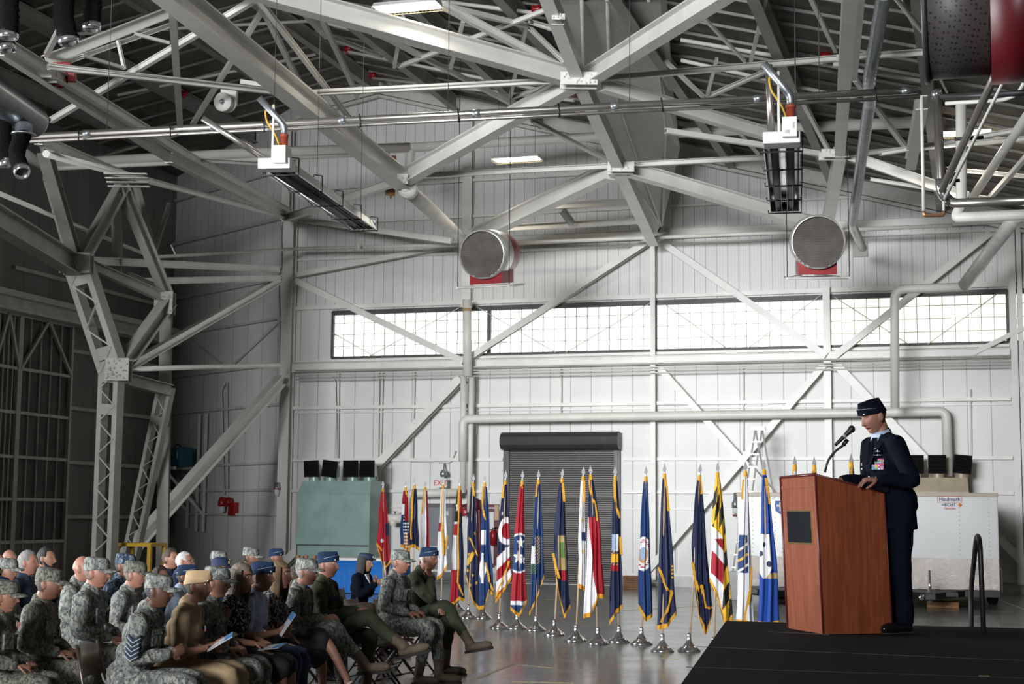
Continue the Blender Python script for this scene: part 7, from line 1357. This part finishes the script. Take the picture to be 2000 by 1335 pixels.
# rows behind
R3_ = [
    ('man in camouflage and grey cap in front of the grey-haired man', 'cap wearer by the grey-haired man', 33, 1088, 15.2, dict(sk='m', hr_=('crop', 'br'), hat_=PAT)),
    ('man with thick grey hair in a dark blue jacket', 'grey-haired man in blue jacket', 72, 1078, 15.9, dict(top='dblue', legs='blackf', sk='p', hr_=('full', 'gy'), shoes='shoe')),
    ('bearded man with slicked black hair near the laced portal leg', 'bearded man', 106, 1071, 17.2, dict(top='blackf', legs='blackf', sk='t', hr_=('full', 'bk'), beard=True, shoes='shoe')),
    ('man with cropped dark hair at the frame edge behind the blue beret', 'crop-haired man at the frame edge', 8, 1079, 17.5, dict(top='blackf', legs='blackf', sk='p', hr_=('short', 'br'), shoes='shoe')),
    ('bald man whose scalp shows behind the grey cap and grey hair', 'bald man at the back', 35, 1075, 19.2, dict(top='grey', legs='blackf', sk='p', hr_=('bald', 'gy'), shoes='shoe')),
    ('person in dark blue beret cut off by the frame edge', 'person in dark blue beret', -4, 1100, 12.9, dict(top='blue', legs='blue', sk='m', hr_=('short', 'br'), hat_=('ball', FCAP), shoes='shoe')),
    ('bald man in camouflage partly behind the tall capped man', 'bald man in camouflage', 178, 1088, 15.0, dict(sk='p', hr_=('bald', 'gy'))),
    ('sailor in dark blue camouflage and matching cap', 'sailor in blue camouflage', 258, 1079, 15.8, dict(top='navycamo', legs='navycamo', sk='m', hr_=('short', 'br'), hat_=('patrol', CL['navycamo']))),
    ('man with wavy brown hair looking ahead beside the white-haired man', 'wavy-haired man', 347, 1073, 18.6, dict(top='navyf', legs='blackf', sk='l', hr_=('full', 'br'), shoes='shoe')),
    ('white-haired man with spectacles and pink scalp', 'white-haired man', 374, 1079, 17.7, dict(top='navyf', legs='blackf', sk='p', hr_=('short', 'wh'), glasses=True, shoes='shoe')),
    ('person in a blue flight cap just behind the khaki garrison cap', 'person in flight cap behind the khaki cap', 378, 1100, 15.2, dict(top='shirt', legs='navyf', sk='p', hr_=('short', 'br'), hat_=FLC, shoes='shoe')),
    ('person with reddish dark hair low between the capped men', 'dark-haired person between the capped men', 326, 1107, 16.3, dict(top='dblue', legs='blackf', sk='p', hr_=('full', 'br'), shoes='shoe')),
    ('man in camouflage cap at the back above the navy ball cap', 'capped man above the navy ball cap', 440, 1074, 19.2, dict(sk='l', hr_=('crop', 'br'), hat_=PAT)),
    ('man in a navy ball cap with gold lettering badge', 'navy ball cap man', 443, 1087, 17.0, dict(top='navyf', legs='blackf', sk='m', hr_=('short', 'br'), hat_=('ball', CL['navyf']), shoes='shoe')),
    ('man in camouflage and cap beside the tall wall column', 'capped man beside the wall column', 500, 1067, 19.8, dict(sk='m', hr_=('crop', 'bk'), hat_=PAT)),
    ('young man in blue flight cap and glasses before the green cabinet', 'young flight cap man with glasses', 548, 1069, 20.8, dict(top='blue', legs='blue', sk='p', hr_=('crop', 'br'), hat_=FLC, glasses=True, shoes='shoe')),
    ('woman in lavender blouse with brown hair behind the blonde woman', 'woman in lavender blouse', 592, 1112, 17.0, dict(top='lav', legs='blackf', sk='l', hr_=('long', 'br'), fem=1, shoes='shoe')),
]
for i, (lab, sh_, px, yt, D, kw) in enumerate(R3_):
    kw.setdefault('lean', .03 + .01 * (i % 4)); Pp(lab, sh_, px, yt, D, -8 - (i % 3) * 3, hd=((-8, 4, -2, -12)[i % 4], .02 * (i % 3)), level=1 if D > 15.5 or px < 0 else 1, arms='lap', **kw)
for nm, rt, c, rot in (('white and blue folded programme held upright by the man in the pale blue shirt', rF, (.38, -.02, .87), (.3, -1.0)), ('open programme with a round navy seal held by the man in khaki', rI, (.38, -.06, .83), (.1, -.55)), ('open programme lying on the lap beside the crossed skirt', rG, (.42, -.04, .72), (-.3, -.15))):
    Mr = PM[rt.name]; paper(nm, Mr, lambda p, Mr=Mr: Mr @ V(p), c, rot, .13, .22)
def wwatch(m): p = PM[rI.name] @ V((.30, -.10, .755)); d = (PM[rI.name].to_3x3() @ V((.85, .5, .1))).normalized(); m.lathe([(.029, -.012), (.036, -.010), (.036, .010), (.029, .012)], p, d, 18)
part(rI, 'wristwatch', BLACKM, wwatch)
# empty chairs in the front row gap
p = P(738, 1230, 16.4); c1 = chair((p.x - .12, 16.4), math.radians(-18), 'empty brown folding chair with a white reserved paper on its back')
pp = thing('reserved_paper', 'white reserved sign taped on the empty folding chair', 'paper', (p.x - .42, 16.4, .72)); Mc = c1.matrix_world.copy() if c1.name != 'folding_chair' else c1.matrix_world.copy()
Mc = Matrix.Translation((p.x - .12, 16.4, 0)) @ Matrix.Rotation(math.radians(-18), 4, 'Z'); part(pp, 'sheet', mat('paper_white2', (.7, .7, .72), .6), lambda m: m.box((-.302, -.11, .69), (-.298, .11, .79), M=Mc @ Matrix.Translation((-.005, 0, 0)))); part(pp, 'print', DK, lambda m: (m.box((-.312, -.08, .735), (-.306, .08, .745), M=Mc)))
chair((p.x - .16, 17.6), math.radians(-18), 'second empty folding chair half hidden behind the one with the paper')
# ================================================================== SPEAKER
SPD = 12.42; sp_x = (1736 - 1000) / F0 * SPD
DCAPH = ('dflight', DCAP)
def ex_speaker(root, Mr, s, T, HM, tx, hz, sh, SH):
    def chest(x, y, z): return T((x, y, z))
    cx = tx(sh - .1) + .128
    part(root, 'shirt_front', mat('shirt_pale_blue', (.45, .52, .66), .7), lambda m: m.add([T(p) for p in ((tx(sh) + .055, -.062, sh + .055), (cx + .012, 0, sh - .17), (tx(sh) + .055, .062, sh + .055), (tx(sh) + .02, -.062, sh + .055), (cx - .02, 0, sh - .17), (tx(sh) + .02, .062, sh + .055))], [(0, 1, 2), (5, 4, 3), (0, 3, 4, 1), (1, 4, 5, 2), (2, 5, 3, 0)]))
    part(root, 'shirt_collar', mat('shirt_pale_blue', (.45, .52, .66), .7), lambda m: m.lathe([(.070 * s, -.03), (.074 * s, -.01), (.064 * s, .030 * s), (.058 * s, .026 * s)], T((tx(sh) + .004, 0, sh + .055)), (Mr.to_3x3() @ V((.30, 0, 1))).normalized(), 24))
    part(root, 'necktie', mat('dark_tie', (.004, .005, .009), .95, 0, .03, spec=.05), lambda m: m.add([T(p) for p in ((tx(sh) + .080, -.013, sh + .022), (tx(sh) + .080, .013, sh + .022), (cx + .014, .024, sh - .17), (cx + .014, -.024, sh - .17), (tx(sh) + .05, -.020, sh + .022), (tx(sh) + .05, .020, sh + .022), (cx, .026, sh - .17), (cx, -.026, sh - .17))], [(0, 1, 2, 3), (7, 6, 5, 4), (0, 4, 5, 1), (1, 5, 6, 2), (2, 6, 7, 3), (3, 7, 4, 0)]))
    for sy in (-1, 1):       # lapels
        part(root, 'lapel', CL['blue'], lambda m: m.add([T(p) for p in ((tx(sh) + .045, sy * .066, sh + .055), (tx(sh) + .03, sy * .10, sh + .03), (cx + .0, sy * .105, sh - .07), (cx + .012, sy * .085, sh - .095), (cx + .030, sy * .01, sh - .23), (cx + .024, sy * .002, sh - .19), (tx(sh) + .085, sy * .045, sh - .02))], [(0, 1, 2, 3, 4, 5, 6)] if sy > 0 else [(6, 5, 4, 3, 2, 1, 0)]))
    Mk = Mr @ Matrix.Translation(V((cx + .004, .112, sh - .165)) * s) @ Matrix.Rotation(.55, 4, 'Z') @ Matrix.Rotation(-.05, 4, 'Y')
    cols = dict(red=(.55, .03, .08), blue=(.05, .12, .45), white=(.75, .75, .75), gold=(.7, .45, .08), pink=(.65, .12, .25), sky=(.2, .4, .7), green=(.08, .3, .15)); ks = list(cols); rr = random.Random(5)
    for r in range(7):
        nc = 4 if r < 3 else (3 if r < 5 else 2)
        for c in range(nc):
            kk = rr.choice(ks); k2 = rr.choice(ks); w_, h_ = .026, .0125; x0 = .052 - (c + 1) * w_; z0 = -.05 + r * h_
            def rb(m, a, b_): m.box((-.002, x0 + w_ * a, z0 + .0007), (.008, x0 + w_ * b_ - .0006, z0 + h_ - .0007), M=Mk)
            o = part(root, 'ribbon', mat('ribbon_' + kk, cols[kk], .6, 0, 0), lambda m: rb(m, 0, 1)); part(o, 'ribbon_stripe', mat('ribbon_' + k2, cols[k2], .6, 0, 0), lambda m: m.box((.0, x0 + w_ * .36, z0 + .001), (.0088, x0 + w_ * .62, z0 + h_ - .001), M=Mk))
    part(root, 'wings_badge', SILVERB, lambda m: (m.box((0, -.03, .062), (.008, .03, .068), M=Mk), m.ell(Mk @ V((.004, 0, .065)), (.008, .008, .010), seg=8, rings=6))); part(root, 'wings_badge', SILVERB, lambda m: (m.box((0, -.02, .092), (.008, .022, .098), M=Mk), m.ell(Mk @ V((.004, 0, .098)), (.007, .007, .014), seg=8, rings=6)))
    Mn = Mr @ Matrix.Translation(V((cx + .006, -.10, sh - .20)) * s) @ Matrix.Rotation(-.5, 4, 'Z'); part(root, 'name_plate', SILVERB, lambda m: m.box((0, -.032, -.007), (.008, .032, .007), M=Mn)); part(root, 'name_plate', mat('badge_bronze', (.4, .3, .2), .4, .6), lambda m: m.box((0, -.012, .025), (.008, .012, .048), M=Mn))
    for z in (-.26, -.37, -.48): part(root, 'button', SILVERB, lambda m: m.lathe([(0, .008), (.009, .004), (.010, 0)], T((cx + .018 + (.0 if z > -.3 else -.012), 0.012, sh + z)), Mr.to_3x3() @ V((1, 0, 0)), 12))
    part(root, 'jacket_edge', mat('jacket_edge_shadow', (.003, .004, .008), .8), lambda m: m.tube([T((cx + .028, .004, sh - .20)), T((cx + .018, .006, sh - .36)), T((tx(hz) + .152, .01, hz - .02)), T((.145, .012, hz - .20))], .003, seg=5))
    for sy in (-1, 1): part(root, 'rank_pin', SILVERB, lambda m: (m.box((-.012, -.020, 0), (.012, .020, .008), M=Mr @ Matrix.Translation(V((tx(sh) - .0, sy * (SH - .035), sh + .030)) * s) @ Matrix.Rotation(-sy * .35, 4, 'X')), m.ell(T((tx(sh), sy * (SH - .035), sh + .036)), (.008, .006, .006), seg=8, rings=5)))
    part(root, 'lapel_pin', SILVERB, lambda m: m.ell(T((cx + .004, .085, sh - .055)), (.006, .008, .005), seg=8, rings=5)); part(root, 'pocket_flap', CL['blue'], lambda m: m.rbox((-.004, -.06, -.02), (.010, .06, .02), .004, M=Mr @ Matrix.Translation(V((.150, .08, hz + .10)) * s) @ Matrix.Rotation(.45, 4, 'Z')))
spz = SZ; fa_sp = 199.0
spk = person('man in dark blue service uniform and flight cap reading aloud at the lectern', 1736, 755, SPD, fa_sp, hd=(4, .36), top='blue', legs='blue', sk='p', hr_=('crop', 'br'), hat_=DCAPH, arms='podium', lean=.095, mouth=1.0, stand=True, shoes='shoe', vox=.0045,
             pos=V((sp_x + .04, SPD, SZ)), sc=1.09, extra=ex_speaker, group=None, leg=dict(L=((.02, .10, .50), (.0, .11, .10), (1, .25, 0)), R=((.02, -.10, .50), (-.01, -.11, .10), (1, -.25, 0))), wide=.96, fat=.2)

bpy.data.scenes.remove(TS)
